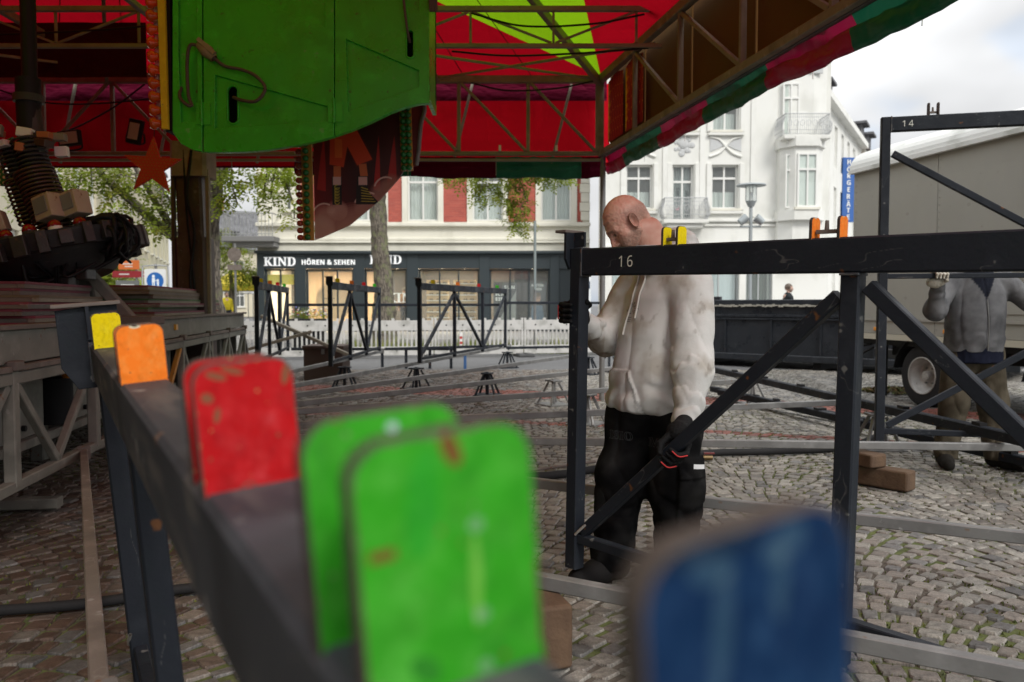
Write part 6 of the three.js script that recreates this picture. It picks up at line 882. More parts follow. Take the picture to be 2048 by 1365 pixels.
// trestles
{
  const mk = (m, h) => { const g = new THREE.Group(); for (const [x, z] of [[-0.15, -0.13], [0.15, -0.13], [0.15, 0.13], [-0.15, 0.13]]) part(g, 'leg', bar([x, 0.012, z], [x * 0.35, h - 0.03, z * 0.3], 0.024, 0.024), m); part(g, 'spindle', rod([0, 0.01, 0], [0, h + 0.01, 0], 0.024, 10), m); part(g, 'head_plate', boxG(0.18, 0.02, 0.14, 0, h - 0.01, 0, 0.003), m); part(g, 'base_plate', boxG(0.36, 0.012, 0.32, 0, 0.006, 0), m); return g; };
  [[-2.44, -11.56, 0, 0.3, 'trestle under the standing frame left of the tree trunk'], [-1.37, -11.36, 0, 0.3, 'black trestle under the near post of the right standing frame'], [-0.33, -10.55, 0, 0.3, 'black trestle with wide legs in the middle of the cobbles'], [0.5, -9.53, 1, 0.3, 'galvanised trestle just left of the bald worker'], [1.32, -13.7, 0, 0.3, 'black trestle before the notice board'], [-0.09, -15.2, 0, 0.3, 'black trestle under the far post of the right standing frame'], [0.76, -8.0, 1, 0.3, 'galvanised trestle half hidden by the bald worker'], [2.9, -9.6, 1, 0.3, 'galvanised trestle under the dark rail by the container'], [-3.5, -11.3, 0, 0.3, 'trestle beside the carriage end'], [3.05, -6.6, 1, 0.3, 'galvanised trestle behind the middle post of frame 16'], [1.75, -14.3, 0, 0.3, 'black trestle hidden behind the grey hoodie']].forEach(([x, z, m, h, l], i) => { const g = mk(m ? M.galv : M.dark, h); g.name = numbered('trestle'); g.position.set(x, 0, z); g.rotation.y = i * 0.7; tag(g, l, 'trestle', 'rail trestles'); scene.add(g); });
}
// timber packing, hose and cables
{
  const end = (x, y, z, l, w, h, turn, lab) => { const g = thing('timber_block', lab, 'timber', [x, y, z], turn, 'timber packing blocks'); part(g, 'block', boxG(w, h, l, 0, h / 2, 0, 0.016), M.wood); return g; };
  end(2.42, 0.008, -5.2, 0.42, 0.13, 0.13, 0.7, 'rounded lower timber under the rail with red tape'); end(2.34, 0.139, -5.24, 0.24, 0.14, 0.09, 0.4, 'short upper timber right under the rail with red tape'); end(0.1, 0.008, -2.68, 0.3, 0.12, 0.215, 0.3, 'grey timber block under the nearest floor rail');
  single('air_hose', tubeG([[3.4, 0.035, -7.2], [2.76, 0.035, -6.5], [2.13, 0.035, -6.3], [1.56, 0.035, -6.22], [1.0, 0.035, -5.95], [0.586, 0.035, -5.6], [0.12, 0.035, -5.36], [-0.6, 0.035, -5.45]], 0.028, 10, 90), M.rubber, 'thick black hose on the cobbles behind the bald worker', 'hose');
  single('power_cable', tubeG([[-2.6, 0.03, -2.9], [-1.96, 0.03, -3.0], [-1.64, 0.03, -3.08], [-1.29, 0.03, -3.25], [-0.9, 0.03, -3.2], [-0.5, 0.03, -3.5]], 0.022, 8, 60), M.rubber, 'thick black cable on the brown cobbles at the lower left', 'cable');
  single('steel_rod', rod([-0.6, 0.03, -5.1], [0.62, 0.03, -5.9], 0.012, 8), M.rustbar, 'thin rusty rod lying left of the bald worker', 'rod');
  single('steel_channel', bar([-3.3, 0.05, -4.5], [-2.64, 0.05, -4.6], 0.09, 0.06), M.deck, 'short grey channel lying under the carriage', 'channel');
  const co = thing('hose_coupling', 'brass coupling lying by the black hose', 'coupling', [1.5, 0.03, -6.05]); part(co, 'body', rod([-0.035, 0, 0], [0.035, 0, 0], 0.022, 12), std({ color: rgb(0.16, 0.11, 0.05), roughness: 0.4, metalness: 0.7 })); part(co, 'lever', boxG(0.08, 0.012, 0.02, 0.01, 0.035, 0), std({ color: rgb(0.16, 0.03, 0.03), roughness: 0.5 }));
  // planks and a brown chest at the far end of the carriage
  single('loose_plank', bar([-4.0, 1.02, -12.7], [-2.5, 0.4, -12.4], 0.07, 0.05), M.truss, 'grey sloping bar leaning off the carriage end', 'bar'); single('loose_plank', bar([-4.4, 0.42, -12.2], [-3.15, 0.78, -12.5], 0.05, 0.05), M.truss, 'grey bar crossing under the sloping bar', 'bar');
  const ch = thing('brown_chest', 'dark brown chest under the far standing frames', 'chest', [-3.0, 0, -12.9]); part(ch, 'body', boxG(0.62, 0.5, 0.6, 0, 0.25, 0, 0.01), std({ color: rgb(0.06, 0.035, 0.025), roughness: 0.7 })); part(ch, 'lid', boxG(0.66, 0.05, 0.64, 0, 0.527, 0, 0.008), std({ color: rgb(0.07, 0.04, 0.03), roughness: 0.6 })); part(ch, 'latch', boxG(0.05, 0.08, 0.012, 0, 0.46, 0.308), M.galv);
  const lit = thing('bench_frame', 'low black steel bench frame on the asphalt', 'bench', [-1.6, 0, -15.0]); part(lit, 'top', bar([-0.9, 0.36, 0], [0.5, 0.36, 0], 0.1, 0.03), M.dark); for (const x of [-0.85, -0.4, 0.05, 0.45]) part(lit, 'leg', bar([x, 0, 0], [x, 0.345, 0], 0.05, 0.05), M.dark); part(lit, 'leg', bar([0.72, 0, 0.1], [0.72, 0.3, 0.1], 0.05, 0.05), std({ color: rgb(0.04, 0.12, 0.3), roughness: 0.6 }), 'blue leg');
}
// ---------------------------------------------------------------- trailer and container
{
  const turn = turnOf(0.2334, 0.9724), g = thing('box_trailer', 'long beige box trailer with white rounded roof on the right', 'trailer', [4.5, 0, -10.5], turn);
  const L = 4.4, beige = std({ map: tex(256, (u, v) => mix3([0.37, 0.36, 0.32], [0.31, 0.3, 0.265], pf(u, v * 0.5, 5, 5, 4)), 0.4), roughness: 0.55, roughnessMap: roughVar }), roofM = std({ map: tex(256, (u, v) => mix3([0.72, 0.73, 0.7], [0.5, 0.51, 0.47], smooth(0.5, 0.8, pf(u, v, 6, 5, 9))), 0.5), roughness: 0.6 });
  for (let i = 0; i < 3; i++) part(g, 'side_panel', boxG(L / 3 - 0.008, 2.06, 0.05, L / 6 + i * L / 3, 1.875, 0), beige);
  for (let i = 0; i < 4; i++) part(g, 'marker_lamp', boxG(0.09, 0.045, 0.02, 0.5 + i * 1.15, 0.9, 0.034, 0.006), phy({ color: rgb(0.75, 0.28, 0.03), roughness: 0.25 }));
  for (let k = 0; k < 3; k++) part(g, 'rivet_row', merge(Array.from({ length: 24 }, (_, i) => new THREE.SphereGeometry(0.008, 6, 4).translate(L / 6 * 0 + k * L / 3 + (k ? 0.03 : 0.05), 0.92 + i * 0.083, 0.026))), beige);
  part(g, 'hatch', boxG(0.7, 0.5, 0.012, 2.35, 1.35, 0.029, 0.004), beige); part(g, 'hatch_latch', boxG(0.1, 0.03, 0.03, 2.35, 1.14, 0.045), M.galv); part(g, 'rub_rail', boxG(L, 0.03, 0.02, L / 2, 1.02, 0.034), beige);
  part(g, 'skirt_rail', boxG(L, 0.07, 0.06, L / 2, 0.805, 0.004), std({ color: rgb(0.5, 0.47, 0.38), roughness: 0.6 })); part(g, 'cornice', boxG(L + 0.06, 0.05, 0.12, L / 2, 2.93, 0.03), roofM);
  const prof = []; for (let i = 0; i <= 8; i++) { const a = i / 8 * Math.PI / 2; prof.push([0.075 - 0.4 * (1 - Math.cos(a)), 2.955 + 0.28 * Math.sin(a)]); } prof.push([-2.1, 3.3], [-2.4, 2.955]);
  part(g, 'roof', roofG(prof, L + 0.06).translate(-0.03, 0, 0), roofM);
  part(g, 'end_panel', boxG(0.05, 2.06, 2.4, 0.028, 1.875, -1.23), beige); part(g, 'end_panel', boxG(0.05, 2.06, 2.4, L - 0.03, 1.875, -1.23), beige); part(g, 'side_panel', boxG(L, 2.06, 0.05, L / 2, 1.875, -2.42), beige); part(g, 'floor', boxG(L, 0.1, 2.3, L / 2, 0.75, -1.2), M.black);
  part(g, 'chassis', merge([bar([0.2, 0.62, -0.5], [L, 0.62, -0.5], 0.1, 0.16), bar([0.2, 0.62, -1.9], [L, 0.62, -1.9], 0.1, 0.16)]), M.black);
  for (const x of [1.2, 3.05]) {
    const w = part(g, 'wheel', (() => { const q = new THREE.LatheGeometry([[0.2, -0.11], [0.33, -0.115], [0.365, -0.085], [0.372, 0], [0.365, 0.085], [0.33, 0.115], [0.2, 0.11]].map((p) => new THREE.Vector2(...p)), 44); q.rotateX(Math.PI / 2); return q; })(), M.rubber); w.position.set(x, 0.365, -0.16);
    const rim = std({ map: tex(256, chips([0.42, 0.41, 0.39], [0.5, 0.5, 0.48], [0.12, 0.08, 0.05], 1, 1)), roughness: 0.5, metalness: 0.3 });
    part(w, 'rim', (() => { const q = new THREE.LatheGeometry([[0.06, 0.0], [0.13, -0.02], [0.16, 0.03], [0.19, 0.09], [0.205, 0.115], [0.222, 0.118], [0.225, 0.1], [0.2, 0.0]].map((p) => new THREE.Vector2(...p)), 40); q.rotateX(Math.PI / 2); return q; })(), rim); part(w, 'hub', cyl(0.062, 0.05, 0.07, 0, 0, 0, 18).rotateX(Math.PI / 2), rim); for (let i = 0; i < 6; i++) part(w, 'wheel_nut', cyl(0.012, 0.012, 0.02, 0, 0, 0, 6).rotateX(Math.PI / 2).translate(0.1 * Math.cos(i * 1.047), 0.1 * Math.sin(i * 1.047), 0.0), M.galv);
    part(g, 'mudguard', (() => { const pts = []; for (let i = 0; i <= 10; i++) { const a = 0.15 + i / 10 * (Math.PI - 0.3); pts.push([x + 0.46 * Math.cos(a), 0.36 + 0.46 * Math.sin(a), -0.16]); } return merge(pts.slice(1).map((p, i) => bar(pts[i], p, 0.28, 0.012, [0, 1, 0.01]))); })(), M.black);
  }
  // drawbar end: hoses, coupling head, jockey leg
  part(g, 'drawbar', bar([0.3, 0.55, -0.6], [-0.9, 0.5, -1.1], 0.1, 0.12), M.black); part(g, 'brake_hose', tubeG([[0.35, 0.66, -0.05], [0.1, 0.5, 0.02], [0.02, 0.26, 0.04], [0.12, 0.2, 0.03], [0.2, 0.45, 0.0]], 0.014, 6, 40), M.black); part(g, 'brake_hose', tubeG([[0.3, 0.7, -0.05], [0.05, 0.62, 0.06], [-0.12, 0.42, 0.06], [-0.2, 0.4, 0.08]], 0.018, 6, 40), M.black); part(g, 'coupling_head', merge([cyl(0.06, 0.05, 0.08, 0.1, 0.14, 0.03, 14), boxG(0.05, 0.03, 0.05, 0.1, 0.25, 0.03)]), std({ color: rgb(0.3, 0.05, 0.04), roughness: 0.5 })); part(g, 'jockey_leg', bar([0.1, 0, -0.4], [0.1, 0.7, -0.4], 0.08, 0.08), M.black); part(g, 'jockey_leg', bar([4.1, 0, -1], [4.1, 0.7, -1], 0.08, 0.08), M.black);
}
{ // litter under the trailer
  rnd = mulberry(81); const n = 900, im = new THREE.InstancedMesh(rawGeo([-0.5, 0, 0, 0.5, 0, 0, 0, 0.25, 0.9], null, [0, 1, 2], false), std({ roughness: 1 }), n), d = new THREE.Object3D();
  for (let i = 0; i < n; i++) { const a = rr(0, 6.28), r = Math.sqrt(rnd()) * 0.42; d.position.set(5.3 + r * Math.cos(a) * 1.1, 0.01 + rnd() * 0.07 * (1 - r * 2), -10.9 + r * Math.sin(a)); d.rotation.set(rr(-0.6, 0.6), rr(0, 6), rr(-0.6, 0.6)); d.scale.setScalar(rr(0.03, 0.06)); d.updateMatrix(); im.setMatrixAt(i, d.matrix); im.setColorAt(i, rgb(rr(0.06, 0.17), rr(0.06, 0.13), 0.03)); }
  im.name = 'fallen_leaves'; im.userData = { kind: 'stuff', label: 'heap of fallen leaves by the trailer wheel', category: 'leaves' }; scene.add(im);
}
{
  const turn = turnOf(0.754, 0.657), g = thing('black_container', 'long low black steel container with ribbed side behind the workers', 'container', [3.3, 0, -16.5], turn), L = 6.2, cm = std({ map: tex(512, chips([0.016, 0.019, 0.024], [0.06, 0.06, 0.06], [0.07, 0.04, 0.02], 0.5)), roughness: 0.45, roughnessMap: roughVar });
  part(g, 'side_wall', boxG(L, 1.0, 0.04, L / 2, 0.7, 0), cm); part(g, 'side_wall', boxG(L, 1.0, 0.04, L / 2, 0.7, -2.2), cm); for (const x of [0.02, L - 0.02]) part(g, 'end_wall', boxG(0.04, 1.0, 2.15, x, 0.7, -1.1), cm); part(g, 'floor', boxG(L, 0.05, 2.2, L / 2, 0.22, -1.1), cm);
  part(g, 'top_rail', bar([0, 1.25, 0.02], [L, 1.25, 0.02], 0.12, 0.1), cm); part(g, 'bottom_rail', bar([0, 0.2, 0.03], [L, 0.2, 0.03], 0.1, 0.12), cm); part(g, 'mid_rail', bar([0, 0.99, 0.04], [L, 0.99, 0.04], 0.05, 0.05), cm); part(g, 'mid_rail', bar([0, 0.93, 0.04], [L, 0.93, 0.04], 0.05, 0.03), cm);
  for (let i = 0; i < 7; i++) part(g, 'rib', bar([0.3 + i * 0.93, 0.26, 0.035], [0.3 + i * 0.93, 0.91, 0.035], 0.03, 0.05), cm);
  const frill = []; rnd = mulberry(4); for (let i = 0; i < 120; i++) frill.push(boxG(rr(0.03, 0.08), rr(0.02, 0.05), 0.012, i * L / 120, 1.185 + rr(-0.01, 0.01), 0.075)); part(g, 'torn_lining', merge(frill), std({ color: rgb(0.36, 0.34, 0.29), roughness: 0.9 }));
  for (let i = 0; i < 3; i++) part(g, 'skid', boxG(0.14, 0.14, 2.1, 0.6 + i * 2.4, 0.07, -1.1), M.black); part(g, 'lifting_eye', tubeG([[0.6, 0.96, 0.06], [0.68, 1.02, 0.1], [0.82, 1.0, 0.1], [0.84, 0.92, 0.06]], 0.02, 6, 20), cm); part(g, 'lid_hinge', boxG(0.22, 0.07, 0.1, 1.0, 1.33, 0, 0.01), cm); part(g, 'load', boxG(L - 0.3, 0.1, 1.9, L / 2, 1.12, -1.1), M.wood);
}
// ---------------------------------------------------------------- people
const smin = (a, b, k) => { const h = clamp(0.5 + 0.5 * (b - a) / k); return lerp(b, a, h) - k * h * (1 - h); };
function cone(x, y, z, a, b, r0, r1) { // distance to a tapered capsule
  const dx = b[0] - a[0], dy = b[1] - a[1], dz = b[2] - a[2], l = dx * dx + dy * dy + dz * dz, t = clamp(((x - a[0]) * dx + (y - a[1]) * dy + (z - a[2]) * dz) / l);
  return Math.hypot(x - a[0] - dx * t, y - a[1] - dy * t, z - a[2] - dz * t) - lerp(r0, r1, t);
}
const ell = (x, y, z, c, r) => { const k = Math.hypot((x - c[0]) / r[0], (y - c[1]) / r[1], (z - c[2]) / r[2]); return (k - 1) * Math.min(r[0], r[1], r[2]); };
// head in its own space: y up, z towards the face, origin between the ears
function headField(o = {}) {
  return (x, y, z) => {
    const ax = Math.abs(x);
    let d = ell(x, y, z, [0, 0.035, -0.02], [0.077, 0.088, 0.1]);
    d = smin(d, ell(x, y, z, [0, -0.03, 0.028], [0.064, 0.085, 0.066]), 0.035);
    d = smin(d, cone(ax, y, z, [0.052, -0.05, -0.005], [0.0, -0.102, 0.066], 0.026, 0.02), 0.03);
    d = smin(d, cone(ax, y, z, [0.048, -0.025, 0.05], [0.03, -0.06, 0.07], 0.022, 0.018), 0.025);
    d = smin(d, cone(ax, y, z, [0.0, 0.022, 0.086], [0.042, 0.018, 0.066], 0.013, 0.012), 0.016);
    d = -smin(-d, ell(ax, y, z, [0.032, 0.0, 0.096], [0.02, 0.013, 0.018]), 0.012);
    d = smin(d, ell(ax, y, z, [0.031, 0.0, 0.073], [0.014, 0.012, 0.012]), 0.004);
    d = smin(d, cone(x, y, z, [0, 0.01, 0.088], [0, -0.036, 0.112], 0.009, 0.014), 0.012);
    d = smin(d, ell(ax, y, z, [0.014, -0.04, 0.098], [0.01, 0.009, 0.013]), 0.008);
    d = smin(d, cone(ax, y, z, [0.0, -0.066, 0.09], [0.024, -0.07, 0.076], 0.008, 0.005), 0.008);
    d = smin(d, cone(ax, y, z, [0.0, -0.081, 0.087], [0.02, -0.078, 0.076], 0.009, 0.005), 0.008);
    d = smin(d, cone(ax, y, z, [0.028, 0.0, -0.09], [0.02, -0.05, -0.085], 0.02, 0.02), 0.04);
    d += 0.0012 * Math.sin((y - 0.05) * 260 + x * 6) * smooth(0.035, 0.05, y) * smooth(0.105, 0.085, y) * smooth(0.02, 0.05, z) + 0.0008 * n3(x * 60, y * 60, z * 60);
    // ears: a tilted shell with a hollow and a raised rim
    const ey = y + 0.006, ez = z + 0.012 + ey * 0.22, q = Math.hypot(ey / 0.034, ez / 0.021), shell = Math.max(Math.abs(ax - 0.081 - 0.012 * q * q) - 0.006, (q - 1) * 0.02);
    d = smin(d, Math.max(shell, -ax), 0.006); d = -smin(-d, -(-ell(ax, ey, ez, [0.097, 0.003, 0.004], [0.016, 0.021, 0.012])), 0.004);
    d = smin(d, ell(ax, ey, ez, [0.083, -0.029, 0.004], [0.007, 0.011, 0.008]), 0.005);
    return d;
  };
}
const noNeg = 0;
// a head mesh placed by a basis; colour follows skin, shaved hair and stubble
function headGeo(M4, o) {
  const f = headField(), g = nets(f, [-0.115, -0.15, -0.14], [0.115, 0.14, 0.14], o.cell ?? 0.0038, (x, y, z) => {
    const n = fbm3(x * 30, y * 30, z * 30, 3), fine = n3(x * 320, y * 320, z * 320);
    let c = mix3(o.skin, o.flush, clamp(0.45 + n * 0.9));
    if (Math.hypot(y + 0.006, z + 0.012) < 0.045 && Math.abs(x) > 0.068) c = mix3(c, o.flush, 0.7);
    const beard = smooth(-0.02, -0.055, y) * smooth(-0.03, 0.0, z) * smooth(0.125, 0.085, z + 0.1 * Math.max(0, y + 0.05)); c = mix3(c, o.hair, clamp(beard * (0.5 + 0.35 * fine)));
    const shave = (z < 0.03 ? 1 : 0) * smooth(-0.055, -0.02, y) * smooth(0.105 + (o.bald ? -0.035 : 0.1), 0.07 + (o.bald ? -0.035 : 0.1), y - z * 0.25) * smooth(0.03, -0.012, z); c = mix3(c, o.hair, clamp(shave * (o.bald ? 0.42 + 0.3 * fine : 0.95)));
    if (!o.bald && y > 0.045 - z * 0.1 && z < 0.075) c = mix3(c, o.hair, 0.95);
    const ax = Math.abs(x); if (Math.hypot(ax - 0.031, y * 1.5) < 0.012 && z > 0.074) c = mix3(c, [0.05, 0.035, 0.03], 0.8);
    if (Math.abs(y - 0.026 + ax * 0.1) < 0.005 && ax < 0.046 && ax > 0.012 && z > 0.06) c = mix3(c, o.hair, 0.65);
    if (y < -0.06 && y > -0.088 && ax < 0.024 && z > 0.07) c = mix3(c, [c[0] * 0.85, c[1] * 0.6, c[2] * 0.6], 0.6);
    return c;
  });
  return g.applyMatrix4(M4);
}
const basis = (pos, fwd, up) => { const z = V(...fwd).normalize(), x = V(...up).cross(z).normalize(), y = z.clone().cross(x); return new THREE.Matrix4().makeBasis(x, y, z).setPosition(...pos); };
function joinColored(list) { const out = list.map((g) => { const h = g.index ? g.toNonIndexed() : g; return h; }); return mergeGeometries(out, false); }
// a torso whose cross-sections are ellipses along a bent spine
function torsoField(sec, F, open) { // sec: [y, cx, cz, halfWidth, halfDepth] from low to high; F: facing direction in the ground plane
  const lx = F[1], lz = -F[0]; // sideways axis
  return (x, y, z) => {
    const n = sec.length; let i = 0; while (i < n - 2 && y > sec[i + 1][0]) i++;
    const a = sec[i], b = sec[i + 1], t = clamp((y - a[0]) / (b[0] - a[0])), s = t * t * (3 - 2 * t) * 0.5 + t * 0.5, cx = lerp(a[1], b[1], s), cz = lerp(a[2], b[2], s), w = lerp(a[3], b[3], s), dp = lerp(a[4], b[4], s);
    const u = (x - cx) * lx + (z - cz) * lz, v = (x - cx) * F[0] + (z - cz) * F[1]; const k = Math.hypot(u / w, v / dp), d = (k - 1) * Math.min(w, dp);
    return open ? d : Math.max(d, Math.max(sec[0][0] - y, y - sec[n - 1][0]));
  };
}
const chain = (x, y, z, pts, radii, k = 0.03) => { let d = 9; for (let i = 0; i < pts.length - 1; i++) { const e = cone(x, y, z, pts[i], pts[i + 1], radii[i], radii[i + 1]); d = i ? smin(d, e, k) : e; } return d; };
const crease = (n, w = 1.8, p = 3) => Math.pow(clamp(1 - Math.abs(n) * w), p); // narrow valley along the zero line of a noise
const sleeveFold = (x, y, z, pts, amp) => { // slack cloth gathered near the bends: rounded rolls with tight valleys between them
  const b = pts[1], c = pts[2], q = (p) => Math.hypot(x - p[0], y - p[1], z - p[2]), e = Math.exp(-((q(b) / 0.12) ** 2)) + 1.2 * Math.exp(-((q(c) / 0.11) ** 2)), s = (q(c) - q(b)) * 20 + 2.6 * fbm3(x * 6, y * 6, z * 6, 2); return amp * e * (0.9 * crease(Math.sin(s), 1.05, 1.5) + 0.45 * Math.sin(2 * s) - 0.35) + 0.004 * crease(n3(x * 4 + 2, y * 1.6, z * 4), 1.6, 2); };
// gloved fist whose fingers go round a bar: each finger is its own chain
function gloveGeo(palm, fingers, thumb, wrist, radii, cell, col) {
  const f = (x, y, z) => { let d = cone(x, y, z, palm[0], palm[1], radii[0], radii[1]); d = smin(d, cone(x, y, z, palm[1], palm[2] ?? palm[0], radii[1], radii[0]), 0.015); d = smin(d, chain(x, y, z, wrist, [radii[0] * 0.95, radii[0] * 0.9], 0.02), 0.02); for (const p of fingers) d = Math.min(d, smin(d, chain(x, y, z, p, p.map((_, i) => 0.0115 - i * 0.0008), 0.006), 0.004)); d = smin(d, chain(x, y, z, thumb, thumb.map((_, i) => 0.0135 - i * 0.001), 0.006), 0.006); return d + 0.0012 * n3(x * 90, y * 90, z * 90); };
  const all = [...palm, ...fingers.flat(), ...thumb, ...wrist], lo = [0, 1, 2].map((k) => Math.min(...all.map((p) => p[k])) - 0.05), hi = [0, 1, 2].map((k) => Math.max(...all.map((p) => p[k])) + 0.05);
  return nets(f, lo, hi, cell, col);
}
const shoeGeo = (heel, toe, col, s = 1, cell = 0.009) => { const dx = toe[0] - heel[0], dz = toe[2] - heel[2], l = Math.hypot(dx, dz), f = (x, y, z) => { let d = chain(x, y * 1.0, z, [[heel[0], 0.055 * s, heel[2]], [heel[0] + dx * 0.5, 0.05 * s, heel[2] + dz * 0.5], [toe[0], 0.04 * s, toe[2]]], [0.048 * s, 0.05 * s, 0.042 * s], 0.03); d = smin(d, cone(x, y, z, [heel[0], 0.06, heel[2]], [heel[0] + dx * 0.08, 0.16 * s, heel[2] + dz * 0.08], 0.05 * s, 0.05 * s), 0.03); return Math.max(d, 0.004 - y); }; return nets(f, [Math.min(heel[0], toe[0]) - 0.08, -0.01, Math.min(heel[2], toe[2]) - 0.08], [Math.max(heel[0], toe[0]) + 0.08, 0.24, Math.max(heel[2], toe[2]) + 0.08], cell, col); };
// the point where a ray first meets a field, with the direction the surface faces there
function onSurface(f, from, to, lift = 0.003) { const a = V(...from), d = V(...to).sub(a), L = d.length(); d.normalize(); let t = 0; for (let i = 0; i < 400 && t < L; i++) { const p = a.clone().addScaledVector(d, t), q = f(p.x, p.y, p.z); if (q < 0.0015) break; t += Math.max(0.001, q * 0.4); } const p = a.clone().addScaledVector(d, t), e = 0.012, n = V(f(p.x + e, p.y, p.z) - f(p.x - e, p.y, p.z), f(p.x, p.y + e, p.z) - f(p.x, p.y - e, p.z), f(p.x, p.y, p.z + e) - f(p.x, p.y, p.z - e)).normalize(); return { p: p.addScaledVector(n, lift), n }; }
// a small cloth patch that follows the field it is sewn to
function patchGeo(f, c, n, w, h, roll = 0, N = 8) { n = V(...n).normalize(); let x = V(0, 1, 0).cross(n).normalize(), y = n.clone().cross(x); if (roll) { const xr = x.clone().multiplyScalar(Math.cos(roll)).addScaledVector(y, Math.sin(roll)); y = y.multiplyScalar(Math.cos(roll)).addScaledVector(x, -Math.sin(roll)); x = xr; } return grid((u, v) => { const o = V(...c).addScaledVector(x, (u - 0.5) * w).addScaledVector(y, (v - 0.5) * h), s = onSurface(f, o.clone().addScaledVector(n, 0.12).toArray(), o.clone().addScaledVector(n, -0.15).toArray(), 0.0035); return s.p.toArray(); }, N, N); }
const skinM = phy({ vertexColors: true, roughness: 0.52, sheen: 0.2, bumpMap: bumpFine, bumpScale: 0.0005 }), clothM = phy({ vertexColors: true, specularIntensity: 0.12, roughness: 0.95, bumpMap: T.cloth, bumpScale: 0.002 }), gloveM = phy({ vertexColors: true, specularIntensity: 0.25, roughness: 0.75, bumpMap: T.cloth, bumpScale: 0.001 });

